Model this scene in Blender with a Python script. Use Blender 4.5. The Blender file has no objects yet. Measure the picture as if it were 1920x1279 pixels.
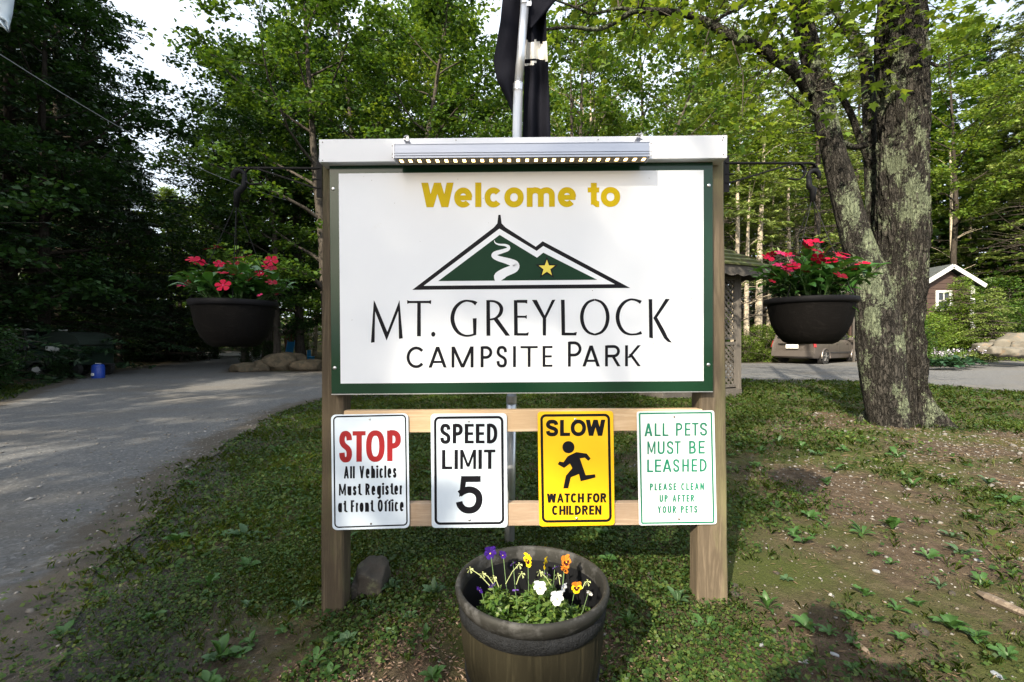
import bpy, math, random
import numpy as np
from mathutils import Vector, Matrix, noise, geometry

sc = bpy.context.scene
col = sc.collection
R = math.radians
random.seed(7)
F = 1920*16/36.0          # focal length in pixels of the 1920 wide photograph
H = 1.06                  # eye height
# ---------------------------------------------------------------- camera
cam = bpy.data.cameras.new('camera'); cam.lens = 16; cam.sensor_width = 36
cam.clip_start = 0.05; cam.clip_end = 1500
camo = bpy.data.objects.new('camera', cam); col.objects.link(camo)
camo.location = (0, 0, H); camo.rotation_euler = (R(90), 0, 0)
sc.camera = camo
# ---------------------------------------------------------------- sky, sun, exposure
SUN_EL = R(34); SUN_AZ = math.atan2(-0.50, -0.86)       # azimuth of the sun measured from +Y towards +X
w = bpy.data.worlds.new('World'); sc.world = w; w.use_nodes = True
nt = w.node_tree; bg = nt.nodes['Background']
sky = nt.nodes.new('ShaderNodeTexSky'); sky.sky_type = 'NISHITA'; sky.sun_disc = False
sky.sun_elevation = SUN_EL; sky.sun_rotation = SUN_AZ; sky.air_density = 1.0; sky.dust_density = 7.0; sky.ozone_density = 1.0
# thin bright summer haze and high cloud over the clear-sky colour
tcw = nt.nodes.new('ShaderNodeTexCoord'); nzw = nt.nodes.new('ShaderNodeTexNoise'); nzw.inputs['Scale'].default_value = 2.2; nzw.inputs['Detail'].default_value = 6
nt.links.new(tcw.outputs['Generated'], nzw.inputs['Vector'])
rw = nt.nodes.new('ShaderNodeMapRange'); rw.inputs[1].default_value = .3; rw.inputs[2].default_value = .65; rw.inputs[3].default_value = .35; rw.inputs[4].default_value = .8
nt.links.new(nzw.outputs['Fac'], rw.inputs[0])
mw = nt.nodes.new('ShaderNodeMix'); mw.data_type = 'RGBA'; nt.links.new(rw.outputs[0], mw.inputs[0]); nt.links.new(sky.outputs[0], mw.inputs[6]); mw.inputs[7].default_value = (6.2, 6.8, 7.4, 1)
nt.links.new(mw.outputs[2], bg.inputs[0]); bg.inputs[1].default_value = 0.13
sd = Vector((math.sin(SUN_AZ)*math.cos(SUN_EL), math.cos(SUN_AZ)*math.cos(SUN_EL), math.sin(SUN_EL)))
sl = bpy.data.lights.new('sun', 'SUN'); sl.energy = 5.0; sl.angle = R(0.6); sl.color = (1.0, 0.88, 0.68)
so = bpy.data.objects.new('sun', sl); col.objects.link(so)
so.rotation_euler = sd.to_track_quat('Z', 'Y').to_euler(); so.location = (-8, -14, 14)
sc.view_settings.view_transform = 'Standard'; sc.view_settings.look = 'None'
sc.view_settings.exposure = 1.2; sc.view_settings.gamma = 1.0
try: sc.view_settings.use_curve_mapping = False
except Exception: pass
sc.cycles.max_bounces = 6; sc.cycles.diffuse_bounces = 3; sc.cycles.glossy_bounces = 2; sc.cycles.transmission_bounces = 4
sc.cycles.transparent_max_bounces = 6

# ---------------------------------------------------------------- helpers
def P(px, py, Y):
    return Vector(((px-960)/F*Y, Y, H-(py-639.5)/F*Y))
def sm(a, b, x):
    t = min(1, max(0, (x-a)/(b-a))); return t*t*(3-2*t)
def terrain(x, y):
    z = -0.055*sm(-0.2, -0.9, x) - 0.06*sm(-0.9, -2.6, x)
    z += 0.12*sm(5, 14, y)*sm(2, -6, x)
    z += 0.035*sm(11, 6, y)*math.sin(x*0.9+1)*math.cos(y*0.7)*sm(-1.5, 0.5, x)*sm(2.2, 4, y)
    # bank behind the road
    z += 1.5*sm(22.5, 29, y - max(0, (x-20))*-0.15)*sm(10, 20, x)
    z += 0.30*sm(12, 22, y)*sm(14, 24, x)
    z += 7.0*sm(34, 120, y)
    z += 0.45*sm(18, 26, y)*sm(-12, -4, x)*sm(9, 4, x)
    # island between the two road arms
    z += 0.28*sm(15.9, 17.5, y)*sm(-10.5, -8.0, x)*sm(0.0, -4, x)*sm(27, 20, y)
    return z
def G(px, py, z0=0.0):
    """point of the terrain seen at a pixel"""
    z = z0
    for _ in range(12):
        Y = (H-z)*F/max(4.0, (py-639.5)); X = (px-960)/F*Y; z = terrain(X, Y)
    return Vector((X, Y, z))

ORG = {}
def tag(o, label=None, cat=None, group=None, kind=None):
    if label: o['label'] = label
    if cat: o['category'] = cat
    if group: o['group'] = group
    if kind: o['kind'] = kind
    return o
def thing(name, label, cat, loc, group=None, rz=0):
    o = bpy.data.objects.new(name, None); col.objects.link(o)
    o.empty_display_size = 0.1
    o.location = loc; o.rotation_euler = (0, 0, rz); ORG[o.name] = Vector(loc)
    return tag(o, label, cat, group)
def link(name, me, mats, parent=None, smooth=False, label=None):
    if not isinstance(mats, (list, tuple)): mats = [mats]
    if not me.materials:
        for m in mats: me.materials.append(m)
    o = bpy.data.objects.new(name, me); col.objects.link(o)
    if parent is not None:
        o.parent = parent; ORG[o.name] = ORG[parent.name]
    else: ORG[o.name] = Vector((0, 0, 0))
    if label: o['label'] = label
    return o
class MB:
    def __init__(s): s.v = []; s.f = []; s.m = []; s.mi = 0
    def add(s, vs, fs):
        b = len(s.v); s.v += [tuple(v) for v in vs]; s.f += [tuple(b+i for i in f) for f in fs]; s.m += [s.mi]*len(fs)
    def hexa(s, p):   # 8 corners: bottom 4 (ccw) then top 4
        s.add(p, [(3, 2, 1, 0), (4, 5, 6, 7), (0, 1, 5, 4), (1, 2, 6, 5), (2, 3, 7, 6), (3, 0, 4, 7)])
    def box(s, x0, x1, y0, y1, z0, z1):
        s.hexa([(x0, y0, z0), (x1, y0, z0), (x1, y1, z0), (x0, y1, z0), (x0, y0, z1), (x1, y0, z1), (x1, y1, z1), (x0, y1, z1)])
    def slab(s, quad, Y, d):   # quad of pixels TL,TR,BR,BL at depth Y, thickness d going away
        fr = [P(a, b, Y) for a, b in quad]; bk = [v+Vector((0, d, 0)) for v in fr]
        TL, TR, BR, BL = fr; tl, tr, br, bl = bk
        s.hexa([BL, BR, br, bl, TL, TR, tr, tl])
    def bar(s, a, b, wx, wz, up=(0, 0, 1)):   # rectangular bar
        a = Vector(a); b = Vector(b); d = (b-a).normalized(); u = Vector(up)
        if abs(d.dot(u)) > .95: u = Vector((0, 1, 0))
        sx = d.cross(u).normalized()*wx/2; sz = sx.cross(d).normalized()*wz/2
        s.hexa([a-sx-sz, a+sx-sz, b+sx-sz, b-sx-sz, a-sx+sz, a+sx+sz, b+sx+sz, b-sx+sz])
    def tube(s, pts, rad, n=8, cap=True):
        pts = [Vector(p) for p in pts]
        if not isinstance(rad, (list, tuple)): rad = [rad]*len(pts)
        b = len(s.v); prev = None
        for i, p in enumerate(pts):
            d = (pts[min(i+1, len(pts)-1)]-pts[max(i-1, 0)]).normalized()
            if prev is None:
                u = Vector((0, 0, 1)) if abs(d.z) < .9 else Vector((1, 0, 0))
                sx = d.cross(u).normalized()
            else: sx = (prev-d*prev.dot(d)).normalized()
            prev = sx; sy = d.cross(sx)
            for k in range(n):
                a = 2*math.pi*k/n; s.v.append(tuple(p+(sx*math.cos(a)+sy*math.sin(a))*rad[i]))
        for i in range(len(pts)-1):
            for k in range(n):
                k2 = (k+1) % n
                s.f.append((b+i*n+k, b+i*n+k2, b+(i+1)*n+k2, b+(i+1)*n+k)); s.m.append(s.mi)
        if cap:
            s.f.append(tuple(b+k for k in reversed(range(n)))); s.m.append(s.mi)
            s.f.append(tuple(b+(len(pts)-1)*n+k for k in range(n))); s.m.append(s.mi)
    def lathe(s, prof, c, n=32, close=False, fn=None):  # prof (r,z)
        b = len(s.v)
        for j, (r, z) in enumerate(prof):
            for k in range(n):
                a = 2*math.pi*k/n; rr = r*(fn(a, z) if fn else 1)
                s.v.append((c[0]+rr*math.cos(a), c[1]+rr*math.sin(a), c[2]+z))
        m = len(prof); rng = range(m if close else m-1)
        for j in rng:
            j2 = (j+1) % m
            for k in range(n):
                k2 = (k+1) % n
                s.f.append((b+j*n+k, b+j*n+k2, b+j2*n+k2, b+j2*n+k)); s.m.append(s.mi)
    def build(s, name, mats, parent=None, smooth=False, label=None, bevel=0, org=None):
        o0 = ORG[parent.name] if parent is not None else (Vector(org) if org else Vector((0, 0, 0)))
        me = bpy.data.meshes.new(name)
        me.from_pydata([(v[0]-o0.x, v[1]-o0.y, v[2]-o0.z) for v in s.v], [], s.f)
        if len(set(s.m)) > 1: me.polygons.foreach_set('material_index', s.m)
        if smooth: me.polygons.foreach_set('use_smooth', [True]*len(s.f))
        me.validate(); me.update()
        o = link(name, me, mats, parent, label=label)
        if org is not None: o.location = org; ORG[o.name] = Vector(org)
        if bevel:
            md = o.modifiers.new('bevel', 'BEVEL'); md.width = bevel; md.segments = 2; md.limit_method = 'ANGLE'; md.angle_limit = R(40)
        return o
def mesh_np(name, V, Fc, smooth=False, mi=None):
    me = bpy.data.meshes.new(name); V = np.asarray(V, np.float32).reshape(-1, 3); Fc = np.asarray(Fc, np.int32)
    n, k = Fc.shape
    me.vertices.add(len(V)); me.vertices.foreach_set('co', V.ravel())
    me.loops.add(n*k); me.loops.foreach_set('vertex_index', Fc.ravel())
    me.polygons.add(n); me.polygons.foreach_set('loop_start', np.arange(0, n*k, k, dtype=np.int32))
    try: me.polygons.foreach_set('loop_total', np.full(n, k, np.int32))
    except Exception: pass
    if mi is not None: me.polygons.foreach_set('material_index', np.asarray(mi, np.int32))
    if smooth: me.polygons.foreach_set('use_smooth', np.ones(n, bool))
    me.update(calc_edges=True); me.validate()
    return me
def sub(o, lv):
    md = o.modifiers.new('sub', 'SUBSURF'); md.levels = lv; md.render_levels = lv
def dup(o, parent=None, **kw):
    c = o.copy(); col.objects.link(c)
    if parent is not None: c.parent = parent
    for ch in o.children: dup(ch, c)
    return c

# ---------------------------------------------------------------- materials
def new_mat(name):
    m = bpy.data.materials.new(name); m.use_nodes = True
    b = m.node_tree.nodes['Principled BSDF']; return m, m.node_tree, b
def nd(t, ty, **kw):
    n = t.nodes.new(ty)
    for k, v in kw.items(): setattr(n, k, v)
    return n
def coords(t, scale=(1, 1, 1), rot=(0, 0, 0), gen='Object'):
    tc = nd(t, 'ShaderNodeTexCoord'); mp = nd(t, 'ShaderNodeMapping')
    mp.inputs['Scale'].default_value = scale; mp.inputs['Rotation'].default_value = rot
    t.links.new(tc.outputs[gen], mp.inputs[0]); return mp.outputs[0]
def ntex(t, vec, scale, detail=4, rough=.6, dist=0):
    n = nd(t, 'ShaderNodeTexNoise'); n.inputs['Scale'].default_value = scale; n.inputs['Detail'].default_value = detail
    n.inputs['Roughness'].default_value = rough; n.inputs['Distortion'].default_value = dist
    t.links.new(vec, n.inputs['Vector']); return n.outputs['Fac']
def ramp(t, fac, stops):
    r = nd(t, 'ShaderNodeValToRGB'); cr = r.color_ramp
    while len(cr.elements) < len(stops): cr.elements.new(.5)
    for e, (p, c) in zip(cr.elements, stops):
        e.position = p; e.color = (c[0], c[1], c[2], 1) if len(c) > 2 else (c[0],)*3+(1,)
    t.links.new(fac, r.inputs[0]); return r.outputs[0]
def mix(t, fac, a, b):
    m = nd(t, 'ShaderNodeMix', data_type='RGBA')
    if isinstance(fac, (int, float)): m.inputs[0].default_value = fac
    else: t.links.new(fac, m.inputs[0])
    for i, x in ((6, a), (7, b)):
        if isinstance(x, (tuple, list)): m.inputs[i].default_value = (x[0], x[1], x[2], 1)
        else: t.links.new(x, m.inputs[i])
    return m.outputs[2]
def bump(t, b, h, strength, dist=.01):
    n = nd(t, 'ShaderNodeBump'); n.inputs['Strength'].default_value = strength; n.inputs['Distance'].default_value = dist
    t.links.new(h, n.inputs['Height']); t.links.new(n.outputs[0], b.inputs['Normal'])
def plain(name, c, rough=.6, metal=0, var=0.12, scale=6, bmp=0, bscale=60, spec=.5, emit=None, es=1, stretch=(1, 1, 1), dirt=None, dirt_at=.62):
    m, t, b = new_mat(name); b.inputs['Roughness'].default_value = rough; b.inputs['Metallic'].default_value = metal
    b.inputs['Specular IOR Level'].default_value = spec
    v = coords(t, stretch)
    if var:
        f = ntex(t, v, scale, 5)
        cc = ramp(t, f, [(.3, [x*(1-var) for x in c]), (.7, [min(1, x*(1+var)) for x in c])])
        if dirt:
            g = ntex(t, v, scale*1.7, 8, .7); mk = ramp(t, g, [(dirt_at, (0,)), (dirt_at+.1, (1,))])
            cc = mix(t, mk, cc, dirt)
        t.links.new(cc, b.inputs['Base Color'])
    else: b.inputs['Base Color'].default_value = (c[0], c[1], c[2], 1)
    if bmp: bump(t, b, ntex(t, v, bscale, 6), bmp)
    if emit: b.inputs['Emission Color'].default_value = (*emit, 1); b.inputs['Emission Strength'].default_value = es
    return m
def wood(name, c1, c2, axis='Z', scale=1.0, rough=.75, spec=.25, stain=None, stain_amt=.6, green=None):
    m, t, b = new_mat(name); b.inputs['Roughness'].default_value = rough; b.inputs['Specular IOR Level'].default_value = spec
    st = {'Z': (9, 9, .55), 'X': (.55, 9, 9), 'Y': (9, .55, 9)}[axis]
    v = coords(t, [s*scale for s in st])
    f = ntex(t, v, 2.2, 3, .5, 1.6)
    wv = nd(t, 'ShaderNodeMath', operation='MULTIPLY'); wv.inputs[1].default_value = 9; t.links.new(f, wv.inputs[0])
    sn = nd(t, 'ShaderNodeMath', operation='SINE'); t.links.new(wv.outputs[0], sn.inputs[0])
    mr = nd(t, 'ShaderNodeMapRange'); mr.inputs[1].default_value = -1; t.links.new(sn.outputs[0], mr.inputs[0])
    fine = ntex(t, coords(t, [s*scale*5 for s in st]), 6, 4, .7)
    ad = nd(t, 'ShaderNodeMath', operation='ADD'); t.links.new(mr.outputs[0], ad.inputs[0]); t.links.new(fine, ad.inputs[1])
    hf = nd(t, 'ShaderNodeMath', operation='MULTIPLY'); hf.inputs[1].default_value = .5; t.links.new(ad.outputs[0], hf.inputs[0])
    c = ramp(t, hf.outputs[0], [(.25, c1), (.75, c2)])
    if stain:
        g = ntex(t, coords(t, (3, 3, 1.4)), 2.3, 6, .65); mk = ramp(t, g, [(.48, (0,)), (.68, (stain_amt,))]); c = mix(t, mk, c, stain)
    if green:
        g = ntex(t, coords(t, (5, 5, 1.1)), 2.0, 6, .65); mk = ramp(t, g, [(.5, (0,)), (.7, (.55,))]); c = mix(t, mk, c, green)
    t.links.new(c, b.inputs['Base Color']); bump(t, b, hf.outputs[0], .35, .004)
    return m
def leafmat(name, cols, trans=.35, rough=.45, spec=.3):
    m = bpy.data.materials.new(name); m.use_nodes = True; t = m.node_tree; t.nodes.clear()
    out = nd(t, 'ShaderNodeOutputMaterial'); g = nd(t, 'ShaderNodeNewGeometry')
    c = ramp(t, g.outputs['Random Per Island'], [(i/max(1, len(cols)-1), k) for i, k in enumerate(cols)])
    big = ntex(t, coords(t, (1, 1, 1)), .9, 3); c2 = ramp(t, big, [(.3, (.65,)), (.7, (1.25,))])
    mu = nd(t, 'ShaderNodeMix', data_type='RGBA', blend_type='MULTIPLY'); mu.inputs[0].default_value = 1
    t.links.new(c, mu.inputs[6]); t.links.new(c2, mu.inputs[7])
    b = nd(t, 'ShaderNodeBsdfPrincipled'); b.inputs['Roughness'].default_value = rough; b.inputs['Specular IOR Level'].default_value = spec
    t.links.new(mu.outputs[2], b.inputs['Base Color'])
    tr = nd(t, 'ShaderNodeBsdfTranslucent')
    yl = nd(t, 'ShaderNodeMix', data_type='RGBA', blend_type='MULTIPLY'); yl.inputs[0].default_value = 1
    yl.inputs[7].default_value = (1.5, 1.35, .55, 1); t.links.new(mu.outputs[2], yl.inputs[6])
    t.links.new(yl.outputs[2], tr.inputs['Color'])
    ms = nd(t, 'ShaderNodeMixShader'); ms.inputs[0].default_value = trans
    t.links.new(b.outputs[0], ms.inputs[1]); t.links.new(tr.outputs[0], ms.inputs[2]); t.links.new(ms.outputs[0], out.inputs[0])
    return m
M = {}
# ================================================================ GROUND, ROAD, FAR LAND
def soil_mat():
    m, t, b = new_mat('soil_with_moss'); b.inputs['Roughness'].default_value = .95; b.inputs['Specular IOR Level'].default_value = .15
    v = coords(t)
    f1 = ntex(t, v, 1.1, 6, .6); f2 = ntex(t, v, 14, 8, .75); f3 = ntex(t, v, 90, 6, .7)
    soil = ramp(t, f2, [(.3, (.040, .029, .021)), (.5, (.088, .065, .045)), (.7, (.165, .125, .088))])
    moss = ramp(t, f3, [(.3, (.030, .050, .010)), (.7, (.085, .105, .022))])
    need = ramp(t, ntex(t, v, 30, 4), [(.35, (.10, .06, .03)), (.7, (.19, .105, .05))])
    c = mix(t, ramp(t, f1, [(.44, (0,)), (.58, (.85,))]), soil, moss)
    c = mix(t, ramp(t, ntex(t, v, .7, 5), [(.55, (0,)), (.7, (.5,))]), c, need)
    at = nd(t, 'ShaderNodeAttribute'); at.attribute_name = 'edge_wear'
    wr = nd(t, 'ShaderNodeMath', operation='MULTIPLY_ADD'); t.links.new(f2, wr.inputs[0]); wr.inputs[1].default_value = .9; t.links.new(at.outputs['Fac'], wr.inputs[2])
    c = mix(t, ramp(t, wr.outputs[0], [(.62, (0,)), (.95, (1,))]), c, ramp(t, f3, [(.3, (.050, .046, .042)), (.7, (.115, .108, .10))]))
    t.links.new(c, b.inputs['Base Color'])
    ad = nd(t, 'ShaderNodeMath', operation='ADD'); t.links.new(f2, ad.inputs[0]); t.links.new(f3, ad.inputs[1])
    bump(t, b, ad.outputs[0], .9, .02); return m
M['soil'] = soil_mat()
def gravel_mat():
    m, t, b = new_mat('packed_gravel'); b.inputs['Roughness'].default_value = .9; b.inputs['Specular IOR Level'].default_value = .25
    v = coords(t); vo = nd(t, 'ShaderNodeTexVoronoi'); vo.inputs['Scale'].default_value = 55; t.links.new(v, vo.inputs['Vector'])
    f = ntex(t, v, 160, 6, .8); g = ntex(t, coords(t, (.35, 1, 1), (0, 0, .5)), .9, 6, .6)
    sp = nd(t, 'ShaderNodeSeparateColor'); t.links.new(vo.outputs['Color'], sp.inputs[0])
    c = ramp(t, sp.outputs[0], [(0, (.078, .080, .083)), (.5, (.125, .127, .132)), (.93, (.185, .188, .193)), (1, (.32, .32, .33))])
    c2 = ramp(t, f, [(.3, (.078, .080, .083)), (.7, (.165, .168, .174))])
    c = mix(t, .5, c, c2); c = mix(t, ramp(t, g, [(.48, (0,)), (.66, (.5,))]), c, (.14, .125, .105))
    c = mix(t, ramp(t, ntex(t, v, 2.7, 6, .65), [(.6, (0,)), (.75, (.4,))]), c, (.038, .035, .034))
    at = nd(t, 'ShaderNodeAttribute'); at.attribute_name = 'edge_wear'
    wr = nd(t, 'ShaderNodeMath', operation='MULTIPLY_ADD'); t.links.new(ntex(t, v, 9, 6, .7), wr.inputs[0]); wr.inputs[1].default_value = .9; t.links.new(at.outputs['Fac'], wr.inputs[2])
    c = mix(t, ramp(t, wr.outputs[0], [(.7, (0,)), (1.15, (1,))]), c, ramp(t, f, [(.3, (.052, .045, .037)), (.7, (.118, .104, .088))]))
    t.links.new(c, b.inputs['Base Color']); bump(t, b, f, .8, .012); return m
M['gravel'] = gravel_mat()
def grid_axis(lo, hi, near, step, growth):
    a = [near]; s_ = step
    while a[-1] < hi:
        a.append(a[-1]+s_); s_ = step if a[-1] < near+5 else s_*growth
    b = [near]; s_ = step
    while b[-1] > lo: b.append(b[-1]-s_); s_ = step if b[-1] > near-5 else s_*growth
    return np.array(sorted(set(b[1:]+a)))
gx = grid_axis(-160, 160, 0, .16, 1.09); gy = grid_axis(-60, 220, 2.0, .16, 1.09)
V = np.zeros((len(gy), len(gx), 3)); V[..., 0] = gx[None]; V[..., 1] = gy[:, None]
for j, y in enumerate(gy):
    for i, x in enumerate(gx): V[j, i, 2] = terrain(x, y)
ny, nx = len(gy), len(gx); idx = np.arange(ny*nx).reshape(ny, nx)
Fq = np.stack([idx[:-1, :-1], idx[:-1, 1:], idx[1:, 1:], idx[1:, :-1]], -1).reshape(-1, 4)
ground = tag(link('ground', mesh_np('ground', V, Fq, True), M['soil']), kind='structure')

# gravel road: one sheet with two arms around the rock island
near_px = [(60, 1279), (110, 1240), (170, 1130), (232, 1010), (250, 985), (330, 905), (400, 850), (470, 806), (540, 775), (600, 750)]
edge = [(-1.05, -8), (-1.15, 0.4), (-1.25, 1.1)]+[tuple(G(a, b).xy) for a, b in near_px]+[(-2.5, 9.9), (0, 11.6), (3.5, 12.3), (6, 12.3), (8.6, 11.9), (9.9, 10.9), (10.3, 9.4), (11.0, 7.4), (12.6, 5), (16, 2), (22, -2)]
far = [(34, 8), (34, 19), (24, 21.5), (17, 22), (10, 21.5), (5, 20.2), (1, 17.6), (-3, 16.2), (-6.6, 15.5), (-9.4, 15.3), (-9.9, 16.2), (-11, 20), (-13.5, 26), (-22, 41), (-30, 40), (-20, 30), (-16.2, 23), (-14.5, 17.5), (-12.4, 12.8), (-9.6, 8.6), (-8.4, 5.6), (-7.6, 2), (-7.3, -8)]
def rough_edge(pts, amp, step):
    o = []
    for i in range(len(pts)):
        a = Vector((*pts[i], 0)); b = Vector((*pts[(i+1) % len(pts)], 0)); L = (b-a).length; n = max(1, int(L/step)); nrm = Vector((-(b-a).y, (b-a).x, 0)).normalized()
        for k in range(n):
            p = a.lerp(b, k/n); d = noise.noise(p*.9)*amp+noise.noise(p*4.1)*amp*.45; o.append((p+nrm*d).xy)
    return o
poly_road = [Vector(p) for p in rough_edge(edge+far, .22, .18)]
def inside(x, y, pg=poly_road):
    c = False; n = len(pg); j = n-1
    for i in range(n):
        yi = pg[i].y; yj = pg[j].y
        if (yi > y) != (yj > y) and x < (pg[j].x-pg[i].x)*(y-yi)/(yj-yi)+pg[i].x: c = not c
        j = i
    return c
pgx = np.array([p.x for p in poly_road]); pgy = np.array([p.y for p in poly_road])
def inside_np(x, y):
    x = np.asarray(x)[:, None]; y = np.asarray(y)[:, None]; xi, yi = pgx[None], pgy[None]; xj, yj = np.roll(pgx, 1)[None], np.roll(pgy, 1)[None]
    c = ((yi > y) != (yj > y)) & (x < (xj-xi)*(y-yi)/(yj-yi+1e-12)+xi); return c.sum(1) % 2 == 1
def terrain_np(x, y): return np.array([terrain(a, b) for a, b in zip(x, y)])
pts = list(poly_road); n0 = len(pts)
xs = np.arange(-30, 34, .5); ys = np.arange(-8, 42, .5); XX, YY = np.meshgrid(xs, ys); xf, yf = XX.ravel()+.13, YY.ravel()+.07
ins = inside_np(xf, yf)
for a, b in zip(xf[ins], yf[ins]):
    if np.min((pgx-a)**2+(pgy-b)**2) > .02: pts.append(Vector((float(a), float(b))))
vv, ee, ff, _, _, _ = geometry.delaunay_2d_cdt(pts, [(i, (i+1) % n0) for i in range(n0)], [], 1, 1e-5)
mb = MB(); mb.add([(p.x, p.y, terrain(p.x, p.y)+.012) for p in vv], [tuple(f) for f in ff if inside(*(sum((vv[i] for i in f), Vector((0, 0)))/len(f)))])
mb.f = [f if ((Vector(mb.v[f[1]])-Vector(mb.v[f[0]])).cross(Vector(mb.v[f[2]])-Vector(mb.v[f[0]]))).z > 0 else tuple(reversed(f)) for f in mb.f]
road = tag(mb.build('gravel_road', M['gravel'], smooth=True), kind='structure')
for ob, k in ((ground, .35), (road, .30)):
    n = len(ob.data.vertices); co = np.empty(n*3, np.float32); ob.data.vertices.foreach_get('co', co); co = co.reshape(-1, 3); wv = np.zeros(n, np.float32)
    sel = np.where((np.abs(co[:, 0]) < 36) & (co[:, 1] > -9) & (co[:, 1] < 43))[0]
    for c0 in range(0, len(sel), 2000):
        q = sel[c0:c0+2000]; d = np.sqrt(((co[q, 0][:, None]-pgx[None])**2+(co[q, 1][:, None]-pgy[None])**2).min(1)); wv[q] = np.exp(-d/k)
    if ob is ground: wv[sel] = np.maximum(wv[sel], inside_np(co[sel, 0], co[sel, 1]).astype(np.float32))
    at = ob.data.attributes.new('edge_wear', 'FLOAT', 'POINT'); at.data.foreach_set('value', wv)

# ---------------------------------------------------------------- lettering: strokes laid as thin sheets on a sign
def ell(cx, cy, rx, ry, a0, a1, n=18, p=2.0):
    o = []
    for i in range(n+1):
        a = R(a0+(a1-a0)*i/n); c = math.cos(a); s = math.sin(a)
        o.append((cx+rx*math.copysign(abs(c)**(2/p), c), cy+ry*math.copysign(abs(s)**(2/p), s)))
    return o
def catmull(pts, n=6):
    q = [pts[0]]+list(pts)+[pts[-1]]; o = []
    for i in range(1, len(q)-2):
        for k in range(n):
            t = k/n
            o.append(tuple(.5*((2*q[i][j])+(-q[i-1][j]+q[i+1][j])*t+(2*q[i-1][j]-5*q[i][j]+4*q[i+1][j]-q[i+2][j])*t*t
                     + (-q[i-1][j]+3*q[i][j]-3*q[i+1][j]+q[i+2][j])*t**3) for j in range(len(q[i]))))
    o.append(tuple(pts[-1])); return o
def ribbon(pts, wd=None, closed=False):
    """list of quads along a centreline; pts may carry width as third value"""
    n = len(pts); L = []; Rr = []
    for i, p in enumerate(pts):
        ww = p[2] if len(p) > 2 else wd
        if closed: a = pts[(i-1) % n]; b = pts[(i+1) % n]
        else: a = pts[max(i-1, 0)]; b = pts[min(i+1, n-1)]
        def un(u, v):
            dx, dy = v[0]-u[0], v[1]-u[1]; l = math.hypot(dx, dy) or 1; return dx/l, dy/l
        d1 = un(a, p) if (i > 0 or closed) else un(p, b); d2 = un(p, b) if (i < n-1 or closed) else un(a, p)
        nx, ny = -(d1[1]+d2[1]), (d1[0]+d2[0]); l = math.hypot(nx, ny) or 1; nx /= l; ny /= l
        k = nx*-d1[1]+ny*d1[0]; k = max(k, .45); h = ww/2/k
        L.append((p[0]+nx*h, p[1]+ny*h)); Rr.append((p[0]-nx*h, p[1]-ny*h))
    out = []
    for i in range(n if closed else n-1):
        j = (i+1) % n; out.append([L[i], L[j], Rr[j], Rr[i]])
    return [out]
def poly(p): return [[list(p)]]
def D(x0, x1, t, h, y0=0, y1=None):
    y1 = h if y1 is None else y1
    return poly([(x0, y0), (x0+t, y0), (x1+t, y1), (x1, y1)])
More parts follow.
